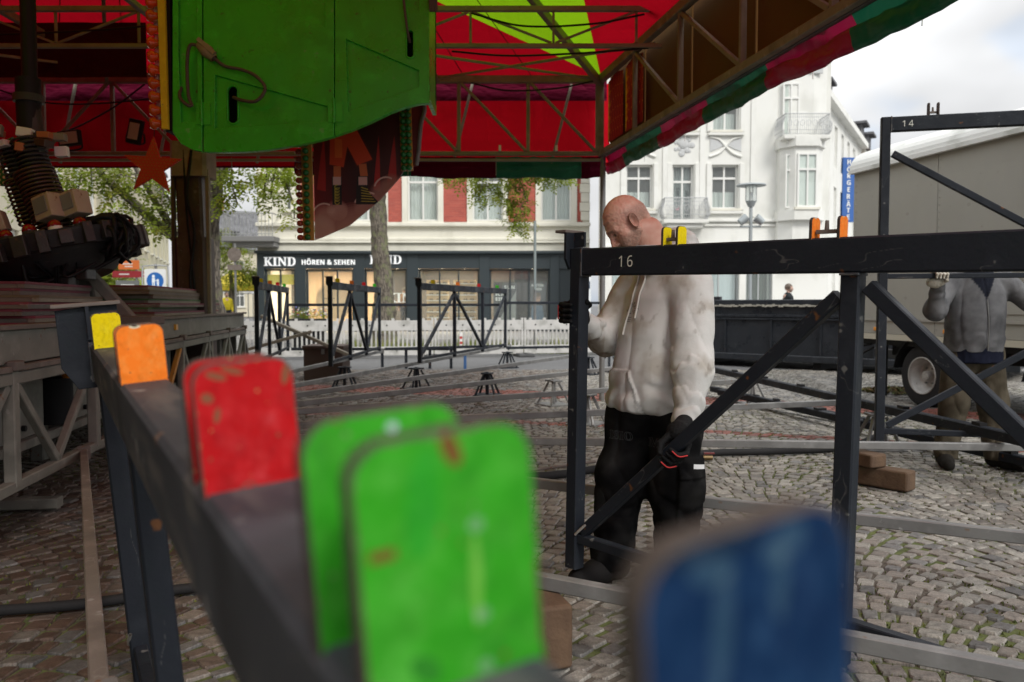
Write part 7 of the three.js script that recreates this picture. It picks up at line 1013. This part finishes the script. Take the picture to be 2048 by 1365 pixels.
// ---- the bald worker in the dirty hoodie
{
  const g = thing('person', 'bald worker in a dirty light grey hoodie gripping frame 16', 'person', [0.6, 0, -3.48]); const gx = 0.6, gz = -3.48, L = (p) => [p[0] - gx, p[1], p[2] - gz];
  const F = [-0.9, 0.436];
  const shL = L([0.752, 1.28, -3.34]), elL = L([0.735, 0.95, -3.23]), wrL = L([0.69, 0.745, -3.13]), haL = L([0.66, 0.655, -3.12]);
  const shR = L([0.56, 1.275, -3.65]), elR = L([0.425, 1.05, -3.62]), wrR = L([0.31, 1.125, -3.47]), haR = L([0.262, 1.165, -3.375]);
  const sec = [[0.695, 0.635, -3.48, 0.185, 0.15], [0.76, 0.625, -3.48, 0.2, 0.18], [0.88, 0.622, -3.48, 0.2, 0.182], [1.05, 0.635, -3.49, 0.195, 0.162], [1.22, 0.655, -3.5, 0.205, 0.14], [1.32, 0.675, -3.5, 0.185, 0.12], [1.395, 0.665, -3.5, 0.105, 0.09], [1.43, 0.655, -3.5, 0.08, 0.075]].map((s) => [s[0], s[1] - gx, s[2] - gz, s[3], s[4]]);
  const torso = torsoField(sec, F), torsoO = torsoField(sec, F, true);
  const headC = L([0.49, 1.55, -3.46]), nb = L([0.655, 1.39, -3.49]), nt = L([0.55, 1.515, -3.47]);
  // body: head, neck, trunk and limbs in one surface under the clothes
  const skin = [0.6, 0.35, 0.265], flush = [0.56, 0.26, 0.19], hair = [0.17, 0.12, 0.095];
  const hipR = L([0.555, 0.8, -3.55]), knR = L([0.475, 0.43, -3.46]), anR = L([0.43, 0.1, -3.42]), hipL = L([0.7, 0.8, -3.42]), knL = L([0.7, 0.44, -3.37]), anL = L([0.705, 0.1, -3.4]);
  const inner = (x, y, z) => { let d = torso(x, y, z) + 0.04; d = smin(d, chain(x, y, z, [nb, nt], [0.068, 0.062]), 0.04); for (const c of [[shL, elL, wrL], [shR, elR, wrR]]) d = smin(d, chain(x, y, z, c, [0.05, 0.04, 0.03]), 0.03); for (const c of [[hipR, knR, anR], [hipL, knL, anL]]) d = smin(d, chain(x, y, z, c, [0.08, 0.055, 0.04]), 0.04); return d; };
  const innerG = nets(inner, [-0.5, 0.06, -0.45], [0.4, 1.58, 0.5], 0.016, (x, y, z) => mix3(skin, flush, clamp(0.5 + fbm3(x * 20, y * 20, z * 20, 2))));
  const neckG = nets((x, y, z) => Math.max(smin(chain(x, y, z, [nb, nt], [0.07, 0.064]), cone(x, y, z, L([0.69, 1.4, -3.5]), L([0.6, 1.53, -3.47]), 0.05, 0.05), 0.03), y - 1.6), [-0.2, 1.3, -0.2], [0.25, 1.66, 0.2], 0.008, (x, y, z) => mix3(mix3(skin, flush, clamp(0.6 + fbm3(x * 25, y * 25, z * 25, 3))), hair, 0.12));
  const HM = basis(headC, [-0.69, -0.71, 0.15], [-0.71, 0.7, 0.06]).multiply(new THREE.Matrix4().makeScale(0.93, 0.95, 0.93));
  part(g, 'body', joinColored([headGeo(HM, { skin, flush, hair, bald: true, cell: 0.0034 }), neckG, innerG]), skinM);
  // hoodie
  const side = [F[1], -F[0]];
  const hood = (x, y, z) => { let d = cone(x, y, z, L([0.735, 1.462, -3.5]), L([0.785, 1.375, -3.52]), 0.078, 0.09); return smin(d, cone(x, y, z, L([0.6, 1.385, -3.41]), L([0.72, 1.41, -3.43]), 0.045, 0.055), 0.04); };
  const hoodie = (x, y, z) => {
    const u = x * side[0] + z * side[1], v = x * F[0] + z * F[1];
    // hanging folds down the chest, slack cloth bulging over a ribbed hem
    let t = torsoO(x, y, z) + 0.006 * Math.sin(u * 34 + 3.5 * fbm3(x * 3, y * 1.6, z * 3, 2)) * smooth(1.32, 1.12, y) * smooth(0.72, 0.9, y) * (0.6 + 0.6 * fbm3(x * 2, y * 2, z * 2, 2)) + 0.009 * fbm3(x * 4, y * 1.5, z * 4, 2) + 0.0075 * crease(n3(x * 3.6 + 1, y * 0.8 + 0.5 * x, z * 3.6), 1.7, 2) + 0.0035 * crease(n3(x * 6 + 4, y * 1.7 + z, z * 6 + 2), 1.7, 2) * smooth(1.0, 0.85, y) + 0.007 * Math.sin(y * 52 + 9 * fbm3(x * 4, y * 3, z * 4, 2)) * smooth(0.92, 0.78, y);
    t += 0.022 * smooth(0.752, 0.725, y) + (y < 0.735 ? 0.002 * Math.sin(u * 260) : 0) - 0.012 * smooth(0.06, 0, Math.abs(y - 0.79));
    if (v > 0) t -= 0.014 * smooth(0.137, 0.127, Math.abs(u + 0.01) + Math.max(0, y - 0.8) * 0.45) * smooth(0.735, 0.745, y) * smooth(0.925, 0.915, y);
    t = Math.max(t, 0.698 - y, y - 1.43);
    let d = smin(t, hood(x, y, z) + 0.012 * fbm3(x * 12, y * 12, z * 12, 2), 0.02);
    const slack = 0.008 * fbm3(x * 6 + 3, y * 4, z * 6, 2) + 0.0012 * fbm3(x * 22, y * 22, z * 22, 2), aL = chain(x, y, z, [shL, elL, wrL], [0.095, 0.078, 0.056], 0.05) + sleeveFold(x, y, z, [shL, elL, wrL], 0.009) + slack, aR = chain(x, y, z, [shR, elR, wrR], [0.092, 0.076, 0.05], 0.05) + sleeveFold(x, y, z, [shR, elR, wrR], 0.009) + slack;
    d = smin(d, aL, lerp(0.004, 0.05, smooth(1.1, 1.3, y))); d = smin(d, aR, 0.012);
    d = -smin(-d, chain(x, y, z, [nb, nt], [0.062, 0.06]), 0.01); // open neck
    return d;
  };
  const hd = (x, y, z) => { let d = hoodie(x, y, z); return d; };
  const hoodG = nets(hd, [-0.5, 0.64, -0.42], [0.42, 1.6, 0.5], 0.0072, (x, y, z) => {
    let c = [0.6, 0.597, 0.575]; const n = fbm3(x * 5, y * 5, z * 5, 4), m = fbm3(x * 14 + 5, y * 9, z * 14, 4), u = x * side[0] + z * side[1], v = x * F[0] + z * F[1];
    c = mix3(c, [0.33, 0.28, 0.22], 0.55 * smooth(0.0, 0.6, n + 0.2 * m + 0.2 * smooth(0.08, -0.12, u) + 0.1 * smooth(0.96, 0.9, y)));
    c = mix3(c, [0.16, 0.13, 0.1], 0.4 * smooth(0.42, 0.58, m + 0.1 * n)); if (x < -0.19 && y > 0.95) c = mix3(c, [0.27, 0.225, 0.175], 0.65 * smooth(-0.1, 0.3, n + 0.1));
    // sewn lines of the pocket
    if (v > 0.05) { const e = Math.abs(u + 0.01) + Math.max(0, y - 0.78) * 0.45; if ((Math.abs(e - 0.133) < 0.004 && y < 0.92 && y > 0.7) || (Math.abs(y - 0.918) < 0.004 && e < 0.13)) c = c.map((q) => q * 0.6); }
    return c;
  });
  part(g, 'hoodie', hoodG, clothM);
  const cw = std({ color: rgb(0.55, 0.53, 0.49), roughness: 0.9 });
  for (const q of [-0.03, 0.025]) { const pts = []; for (let i = 0; i < 7; i++) { const y = 1.34 - i * (0.033 + (q > 0 ? 0 : 0.012)), o = [q * side[0] + 0.01, q * side[1] + 0.01]; pts.push(onSurface(hd, [o[0] + F[0] * 0.4, y, o[1] + F[1] * 0.4], [o[0], y, o[1]], 0.004).p.toArray()); } part(g, 'drawstring', tubeG(pts, 0.0045, 6, 24), cw); }
  part(g, 'chest_print', patchGeo(hd, [-0.1, 1.17, 0.06], [-0.75, 0.05, 0.66], 0.1, 0.1), std({ transparent: true, roughness: 0.95, map: canvasTex(128, 128, (c) => { c.clearRect(0, 0, 128, 128); c.strokeStyle = 'rgba(70,66,60,0.7)'; c.lineWidth = 2.5; const r = mulberry(3); for (let i = 0; i < 70; i++) { const e = r() * 6.28, d = 14 + r() * 36; c.beginPath(); c.moveTo(64 + d * Math.cos(e), 46 + d * 0.7 * Math.sin(e)); c.lineTo(64 + (d + 8) * Math.cos(e + 0.2), 46 + (d + 8) * 0.7 * Math.sin(e + 0.2)); c.stroke(); } c.fillStyle = 'rgba(60,56,50,0.75)'; for (let i = 0; i < 3; i++) c.fillRect(26 + i * 6, 92 + i * 11, 44 - i * 8, 4); }) }));
  // shirt collar
  part(g, 'collar', nets((x, y, z) => Math.abs(cone(x, y, z, nb, nt, 0.078, 0.072)) - 0.004 + Math.max(0, y - 1.455) + Math.max(0, 1.36 - y), [-0.15, 1.32, -0.15], [0.2, 1.5, 0.15], 0.007, () => [0.62, 0.63, 0.65]), clothM);
  // trousers
  const legs = (x, y, z) => { let d = smin(chain(x, y, z, [hipR, knR, anR], [0.125, 0.105, 0.088], 0.06), chain(x, y, z, [hipL, knL, anL], [0.13, 0.108, 0.09], 0.06), 0.03); d = smin(d, ell(x, y, z, [0.02, 0.76, 0], [0.19, 0.16, 0.17]), 0.05);
    d += 0.007 * fbm3(x * 6, y * 3, z * 6, 2) + 0.01 * crease(n3(x * 5, y * 3.5, z * 5), 1.7, 2) + 0.006 * Math.sin(y * 46 + 7 * fbm3(x * 5, y * 3, z * 5, 2)) * smooth(0.5, 0.2, y) + 0.004 * Math.sin(y * 30 + x * 20);
    const px = x - (knL[0] + 0.05), pz = z - (knL[2] + 0.09); if (Math.abs(px) < 0.09 && pz > -0.08) d -= 0.014 * smooth(0.07, 0.06, Math.abs(px)) * smooth(0.285, 0.3, y) * smooth(0.565, 0.55, y) + 0.008 * smooth(0.07, 0.06, Math.abs(px)) * smooth(0.475, 0.485, y) * smooth(0.565, 0.55, y);
    return Math.max(d, 0.055 - y + 0.02 * fbm3(x * 9, 1, z * 9, 2)); };
  part(g, 'trousers', nets(legs, [-0.36, 0.03, -0.36], [0.34, 0.93, 0.34], 0.0095, (x, y, z) => { const n = fbm3(x * 6, y * 6, z * 6, 4); let c = mix3([0.005, 0.005, 0.0055], [0.02, 0.0195, 0.019], clamp(0.25 + n * 1.1)); return c; }), clothM);
  const emb = (txt, c, n, w) => part(g, 'pocket_embroidery', patchGeo(legs, c, n, w, w * 0.72), std({ transparent: true, roughness: 0.9, map: canvasTex(256, 184, (k) => { k.clearRect(0, 0, 256, 184); k.strokeStyle = '#3f4142'; k.lineWidth = 3.5; k.font = 'bold 118px serif'; k.strokeText(txt, 4, 122); }) }));
  emb('ISIO', [-0.1, 0.635, 0.03], [-0.55, 0, 0.83], 0.11); emb('MEN', [0.035, 0.615, 0.12], [-0.1, 0, 1], 0.11);
  part(g, 'pocket_label', patchGeo(legs, [0.155, 0.53, 0.14], [0.25, 0, 0.97], 0.06, 0.018, -0.12, 4), std({ color: rgb(0.62, 0.62, 0.62), roughness: 0.7 }));
  for (const [h, t, l] of [[[anR[0] + 0.03, 0, anR[2] - 0.02], [anR[0] - 0.15, 0, anR[2] + 0.1]], [[anL[0] + 0.02, 0, anL[2] - 0.03], [anL[0] - 0.12, 0, anL[2] + 0.14]]]) part(g, 'boot', shoeGeo(h, t, () => [0.012, 0.011, 0.011], 1.05, 0.008), gloveM);
  // gloves: his right hand closes round the end post, his left round the brace
  const gb = () => [0.009, 0.009, 0.0095], P = [0.262 - gx, -3.3 - gz];
  const fing = [0, 1, 2, 3].map((i) => { const y = 1.135 + i * 0.0225; return [[P[0] + 0.0, y, P[1] - 0.062], [P[0] - 0.04, y + 0.002, P[1] - 0.05], [P[0] - 0.058, y, P[1] - 0.012], [P[0] - 0.046, y - 0.003, P[1] + 0.022], [P[0] - 0.022, y - 0.003, P[1] + 0.048]]; });
  part(g, 'glove', gloveGeo([[P[0] + 0.02, 1.145, P[1] - 0.066], [P[0] + 0.01, 1.2, P[1] - 0.064]], fing, [[P[0] + 0.035, 1.175, P[1] - 0.05], [P[0] + 0.058, 1.2, P[1] - 0.01], [P[0] + 0.045, 1.212, P[1] + 0.03]], [[P[0] + 0.028, 1.165, P[1] - 0.07], wrR], [0.036, 0.034], 0.0045, gb), gloveM, 'black work glove with red trim');
  const br = (t) => { const a = [0.05, 0.26], b = [1.1, 1.25], s = lerp(a[0], b[0], t); return [0.262 + s * 0.671 - gx, lerp(a[1], b[1], t) + 0.0 - s * 0.02, -3.3 + s * 0.742 - gz]; };
  const K = br(0.42), dirB = [0.49, 0.69, 0.53]; const K2 = [K[0], K[1], K[2]];
  const fl = [0, 1, 2, 3].map((i) => { const q = (i - 1.5) * 0.0225, o = (a, b, c) => [K2[0] + dirB[0] * q + a, K2[1] + dirB[1] * q + b, K2[2] + dirB[2] * q + c]; return [o(0.036, 0.03, -0.03), o(0.045, -0.005, -0.002), o(0.03, -0.035, 0.026), o(-0.005, -0.036, 0.04), o(-0.03, -0.016, 0.038)]; });
  part(g, 'glove', gloveGeo([[K[0] + 0.03, K[1] + 0.055, K[2] - 0.02], [K[0] + 0.035, K[1] + 0.02, K[2] - 0.03]], fl, [[K[0] - 0.005, K[1] + 0.05, K[2] - 0.01], [K[0] - 0.04, K[1] + 0.02, K[2] + 0.0], [K[0] - 0.045, K[1] - 0.012, K[2] + 0.015]], [[K[0] + 0.03, K[1] + 0.06, K[2] - 0.025], wrL], [0.038, 0.034], 0.0045, gb), gloveM, 'black work glove with red finger trim');
  const rt = std({ color: rgb(0.45, 0.02, 0.02), roughness: 0.7 }); for (const i of [0, 3]) part(g, 'glove_trim', tubeG([fl[i][2], fl[i][3], fl[i][4]].map((p) => [p[0] + 0.003, p[1] - 0.004, p[2] + 0.01]), 0.0025, 5, 12), rt); part(g, 'glove_trim', tubeG([[P[0] - 0.069, 1.14, P[1] - 0.012], [P[0] - 0.0695, 1.2, P[1] - 0.014]], 0.003, 5, 6), rt);
}
// ---- the second worker behind the tall frame
{
  const gx = 3.42, gz = -5.86, L = (p) => [p[0] - gx, p[1], p[2] - gz], g = thing('person', 'worker in a grey zip fleece and white gloves behind frame 14', 'person', [gx, 0, gz]);
  const F = [-0.1, 0.995], skin = [0.45, 0.23, 0.165], flush = [0.42, 0.17, 0.12], hair = [0.05, 0.04, 0.035];
  const sec = [[0.86, 3.4, -5.86, 0.195, 0.16], [0.95, 3.4, -5.85, 0.2, 0.17], [1.1, 3.4, -5.84, 0.2, 0.165], [1.28, 3.4, -5.86, 0.215, 0.15], [1.38, 3.4, -5.88, 0.2, 0.13], [1.45, 3.4, -5.87, 0.12, 0.1], [1.48, 3.4, -5.86, 0.085, 0.08]].map((s) => [s[0], s[1] - gx, s[2] - gz, s[3], s[4]]), torso = torsoField(sec, F);
  const shR = L([3.2, 1.37, -5.84]), elR = L([3.02, 1.16, -5.68]), wrR = L([2.985, 1.34, -5.58]), shL = L([3.61, 1.37, -5.86]), elL = L([3.79, 1.15, -5.7]), wrL = L([3.76, 1.33, -5.4]);
  const hipR = L([3.3, 0.86, -5.88]), knR = L([3.27, 0.48, -5.86]), anR = L([3.23, 0.1, -5.88]), hipL = L([3.52, 0.86, -5.88]), knL = L([3.55, 0.48, -5.85]), anL = L([3.57, 0.1, -5.83]), nb = L([3.4, 1.44, -5.86]), nt = L([3.395, 1.55, -5.82]);
  const inner = (x, y, z) => { let d = torso(x, y, z) + 0.04; d = smin(d, chain(x, y, z, [nb, nt], [0.062, 0.058]), 0.03); for (const c of [[shL, elL, wrL], [shR, elR, wrR]]) d = smin(d, chain(x, y, z, c, [0.05, 0.04, 0.03]), 0.03); for (const c of [[hipR, knR, anR], [hipL, knL, anL]]) d = smin(d, chain(x, y, z, c, [0.07, 0.05, 0.04]), 0.03); return d; };
  part(g, 'body', joinColored([headGeo(basis(L([3.395, 1.585, -5.8]), [-0.1, -0.62, 0.78], [-0.05, 0.78, 0.62]), { skin, flush, hair, cell: 0.006 }), nets(inner, [-0.6, 0.05, -0.25], [0.55, 1.62, 0.55], 0.016, () => skin)]), skinM);
  const fleece = (x, y, z) => { let d = torso(x, y, z) - 0.004; d = smin(d, chain(x, y, z, [shR, elR, wrR], [0.085, 0.07, 0.046], 0.04) + sleeveFold(x, y, z, [shR, elR, wrR], 0.005), 0.03); d = smin(d, chain(x, y, z, [shL, elL, wrL], [0.085, 0.07, 0.046], 0.04) + sleeveFold(x, y, z, [shL, elL, wrL], 0.005), 0.03); d += 0.006 * fbm3(x * 5, y * 2, z * 5, 2) + 0.006 * crease(n3(x * 5, y * 2, z * 5), 1.7, 2) + 0.003 * Math.sin(y * 40 + 8 * fbm3(x * 4, y * 3, z * 4, 2)) * smooth(1.1, 0.95, y); if (z > 0 && y > 0.87) d += 0.01 * smooth(0.009, 0.003, Math.abs(x + 0.02)); if (z > 0 && y > 1.26) d = Math.max(d, -(Math.abs(x + 0.02) - 0.13 * (y - 1.24) / 0.2) * -1 * 0 + d); return d; };
  part(g, 'fleece_jacket', nets(fleece, [-0.62, 0.84, -0.32], [0.58, 1.52, 0.6], 0.011, (x, y, z) => { const n = fbm3(x * 9, y * 9, z * 9, 4); let c = mix3([0.1, 0.1, 0.105], [0.155, 0.155, 0.16], clamp(0.5 + n)); if (z > 0.02 && y > 1.24 && Math.abs(x + 0.02) < 0.55 * (y - 1.24)) c = [0.014, 0.016, 0.024]; return c; }), clothM);
  part(g, 'zip', tubeG([[-0.02, 0.87, 0.185], [-0.02, 1.05, 0.19], [-0.02, 1.24, 0.165]], 0.004, 5, 12), M.galv);
  part(g, 'shirt_hem', nets((x, y, z) => { const d = ell(x, 0, z, [-0.01, 0, 0.005], [0.19, 1, 0.155]) * 0.9; const q = (Math.hypot((x + 0.01) / 0.19, (z - 0.005) / 0.155) - 1) * 0.155 + 0.01 * fbm3(x * 10, y * 5, z * 10, 2); return Math.max(q, 0.775 - y, y - 0.93); }, [-0.26, 0.75, -0.24], [0.24, 0.95, 0.24], 0.012, () => [0.012, 0.014, 0.026]), clothM);
  const tr = (x, y, z) => { let d = smin(chain(x, y, z, [hipR, knR, anR], [0.11, 0.1, 0.085], 0.05), chain(x, y, z, [hipL, knL, anL], [0.11, 0.1, 0.085], 0.05), 0.03); d = smin(d, ell(x, y, z, [0, 0.82, -0.01], [0.18, 0.13, 0.14]), 0.05); d += 0.006 * fbm3(x * 6, y * 2, z * 6, 2) + 0.008 * crease(n3(x * 5, y * 2.6, z * 5), 1.7, 2) + 0.004 * Math.sin(y * 50 + 8 * fbm3(x * 4, y * 3, z * 4, 2)) * smooth(0.4, 0.15, y); return Math.max(d, 0.06 - y); };
  part(g, 'trousers', nets(tr, [-0.4, 0.03, -0.3], [0.4, 0.97, 0.3], 0.012, (x, y, z) => mix3([0.06, 0.05, 0.035], [0.1, 0.085, 0.062], clamp(0.45 + fbm3(x * 8, y * 8, z * 8, 3)))), clothM);
  for (const [a, t] of [[anR, [-0.07, 0.17]], [anL, [0.1, 0.16]]]) part(g, 'shoe', shoeGeo([a[0], 0, a[2] - 0.03], [a[0] + t[0], 0, a[2] + t[1]], () => [0.02, 0.018, 0.016], 1, 0.01), gloveM);
  const wg = (x, y, z) => mix3([0.42, 0.38, 0.31], [0.55, 0.52, 0.46], clamp(0.5 + fbm3(x * 30, y * 30, z * 30, 3)));
  for (const [w, hx, hz, s] of [[wrR, 2.955, -5.51, 1], [wrL, 3.72, -5.32, -1]]) { const c = L([hx, 1.402, hz]); const fi = [0, 1, 2, 3].map((i) => { const q = s * (0.036 - i * 0.024); return [[c[0] + q, 1.375, c[2] - 0.05], [c[0] + q, 1.425, c[2] - 0.035], [c[0] + q, 1.437, c[2] + 0.005], [c[0] + q, 1.412, c[2] + 0.036], [c[0] + q, 1.385, c[2] + 0.03]]; }); part(g, 'glove', gloveGeo([[c[0] - 0.025 * s, 1.36, c[2] - 0.05], [c[0] + 0.025 * s, 1.365, c[2] - 0.05]], fi, [[c[0] + 0.045 * s, 1.36, c[2] - 0.04], [c[0] + 0.05 * s, 1.37, c[2] + 0.0], [c[0] + 0.035 * s, 1.372, c[2] + 0.025]], [[c[0], 1.355, c[2] - 0.05], w], [0.036, 0.036], 0.006, wg), gloveM, 'white work glove'); }
}
// ---- people further off
function walker(label, pos, turn, top, legsC, hairC, skinC, stride = 0.28) {
  const g = thing('person', label, 'person', pos, turn), J = { hR: [0.09, 0.92, 0], hL: [-0.09, 0.92, 0], kR: [0.09, 0.5, stride * 0.6], kL: [-0.09, 0.5, -stride * 0.2], aR: [0.09, 0.1, stride * 0.8], aL: [-0.09, 0.12, -stride] };
  const body = (x, y, z) => { let d = cone(x, y, z, [0, 1.0, 0], [0, 1.4, 0], 0.12, 0.13); d = smin(d, cone(x, y, z, [0, 1.4, 0], [0, 1.58, 0.01], 0.05, 0.05), 0.03); for (const s of [[J.hR, J.kR, J.aR], [J.hL, J.kL, J.aL]]) d = smin(d, chain(x, y, z, s, [0.075, 0.05, 0.035]), 0.03); return d; };
  part(g, 'body', joinColored([headGeo(basis([0, 1.67, 0.03], [0, -0.05, 1], [0, 1, 0.05]), { skin: skinC, flush: skinC.map((q) => q * 0.9), hair: hairC, cell: 0.009 }), nets(body, [-0.3, 0.04, -0.45], [0.3, 1.64, 0.45], 0.022, () => skinC)]), skinM);
  const coat = (x, y, z) => { let d = ell(x, y, z, [0, 1.2, 0], [0.215, 0.36, 0.15]); d = smin(d, cone(x, y, z, [-0.15, 1.43, 0], [0.15, 1.43, 0], 0.075, 0.075), 0.04); d = smin(d, chain(x, y, z, [[0.2, 1.4, 0], [0.25, 1.15, -0.05], [0.24, 0.92, 0.08]], [0.07, 0.06, 0.045]), 0.03); d = smin(d, chain(x, y, z, [[-0.2, 1.4, 0], [-0.25, 1.15, 0.05], [-0.24, 0.92, -0.02]], [0.07, 0.06, 0.045]), 0.03); return d + 0.012 * fbm3(x * 8, y * 6, z * 8, 2); };
  part(g, 'jacket', nets(coat, [-0.36, 0.8, -0.26], [0.36, 1.56, 0.26], 0.02, (x, y, z) => top.map((q) => q * (1 + 0.4 * fbm3(x * 9, y * 9, z * 9, 2)))), clothM);
  const tr = (x, y, z) => Math.max(smin(smin(chain(x, y, z, [J.hR, J.kR, J.aR], [0.1, 0.075, 0.06]), chain(x, y, z, [J.hL, J.kL, J.aL], [0.1, 0.075, 0.06]), 0.03), ell(x, y, z, [0, 0.92, 0], [0.17, 0.12, 0.12]), 0.04), 0.07 - y); part(g, 'trousers', nets(tr, [-0.3, 0.04, -0.45], [0.3, 1.06, 0.45], 0.022, () => legsC), clothM);
  for (const a of [J.aR, J.aL]) part(g, 'shoe', shoeGeo([a[0], 0, a[2] - 0.03], [a[0], 0, a[2] + 0.16], () => [0.02, 0.02, 0.02], 1, 0.018), gloveM);
  part(g, 'hand', nets((x, y, z) => smin(cone(x, y, z, [0.24, 0.9, 0.08], [0.24, 0.8, 0.1], 0.032, 0.022), cone(x, y, z, [-0.24, 0.9, -0.02], [-0.24, 0.8, 0.0], 0.032, 0.022), 0.01), [-0.3, 0.75, -0.08], [0.3, 0.95, 0.16], 0.012, () => skinC), skinM);
}
walker('passer-by with short hair and a dark jacket walking past the white house', [7.62, 0, -22], Math.PI / 2, [0.03, 0.034, 0.036], [0.03, 0.035, 0.06], [0.1, 0.075, 0.055], [0.5, 0.32, 0.25]);
walker('customer in a brown coat seen from behind inside the shop doorway', [-4.65, 0.16, -34.4], Math.PI, [0.2, 0.11, 0.05], [0.03, 0.03, 0.04], [0.06, 0.05, 0.04], [0.5, 0.32, 0.25], 0.05);
walker('distant person in a yellow jacket down the street', [-12.9, 0, -36], 0.6, [0.6, 0.5, 0.04], [0.03, 0.03, 0.04], [0.08, 0.06, 0.05], [0.5, 0.32, 0.25]);
renderer.render(scene, camera);
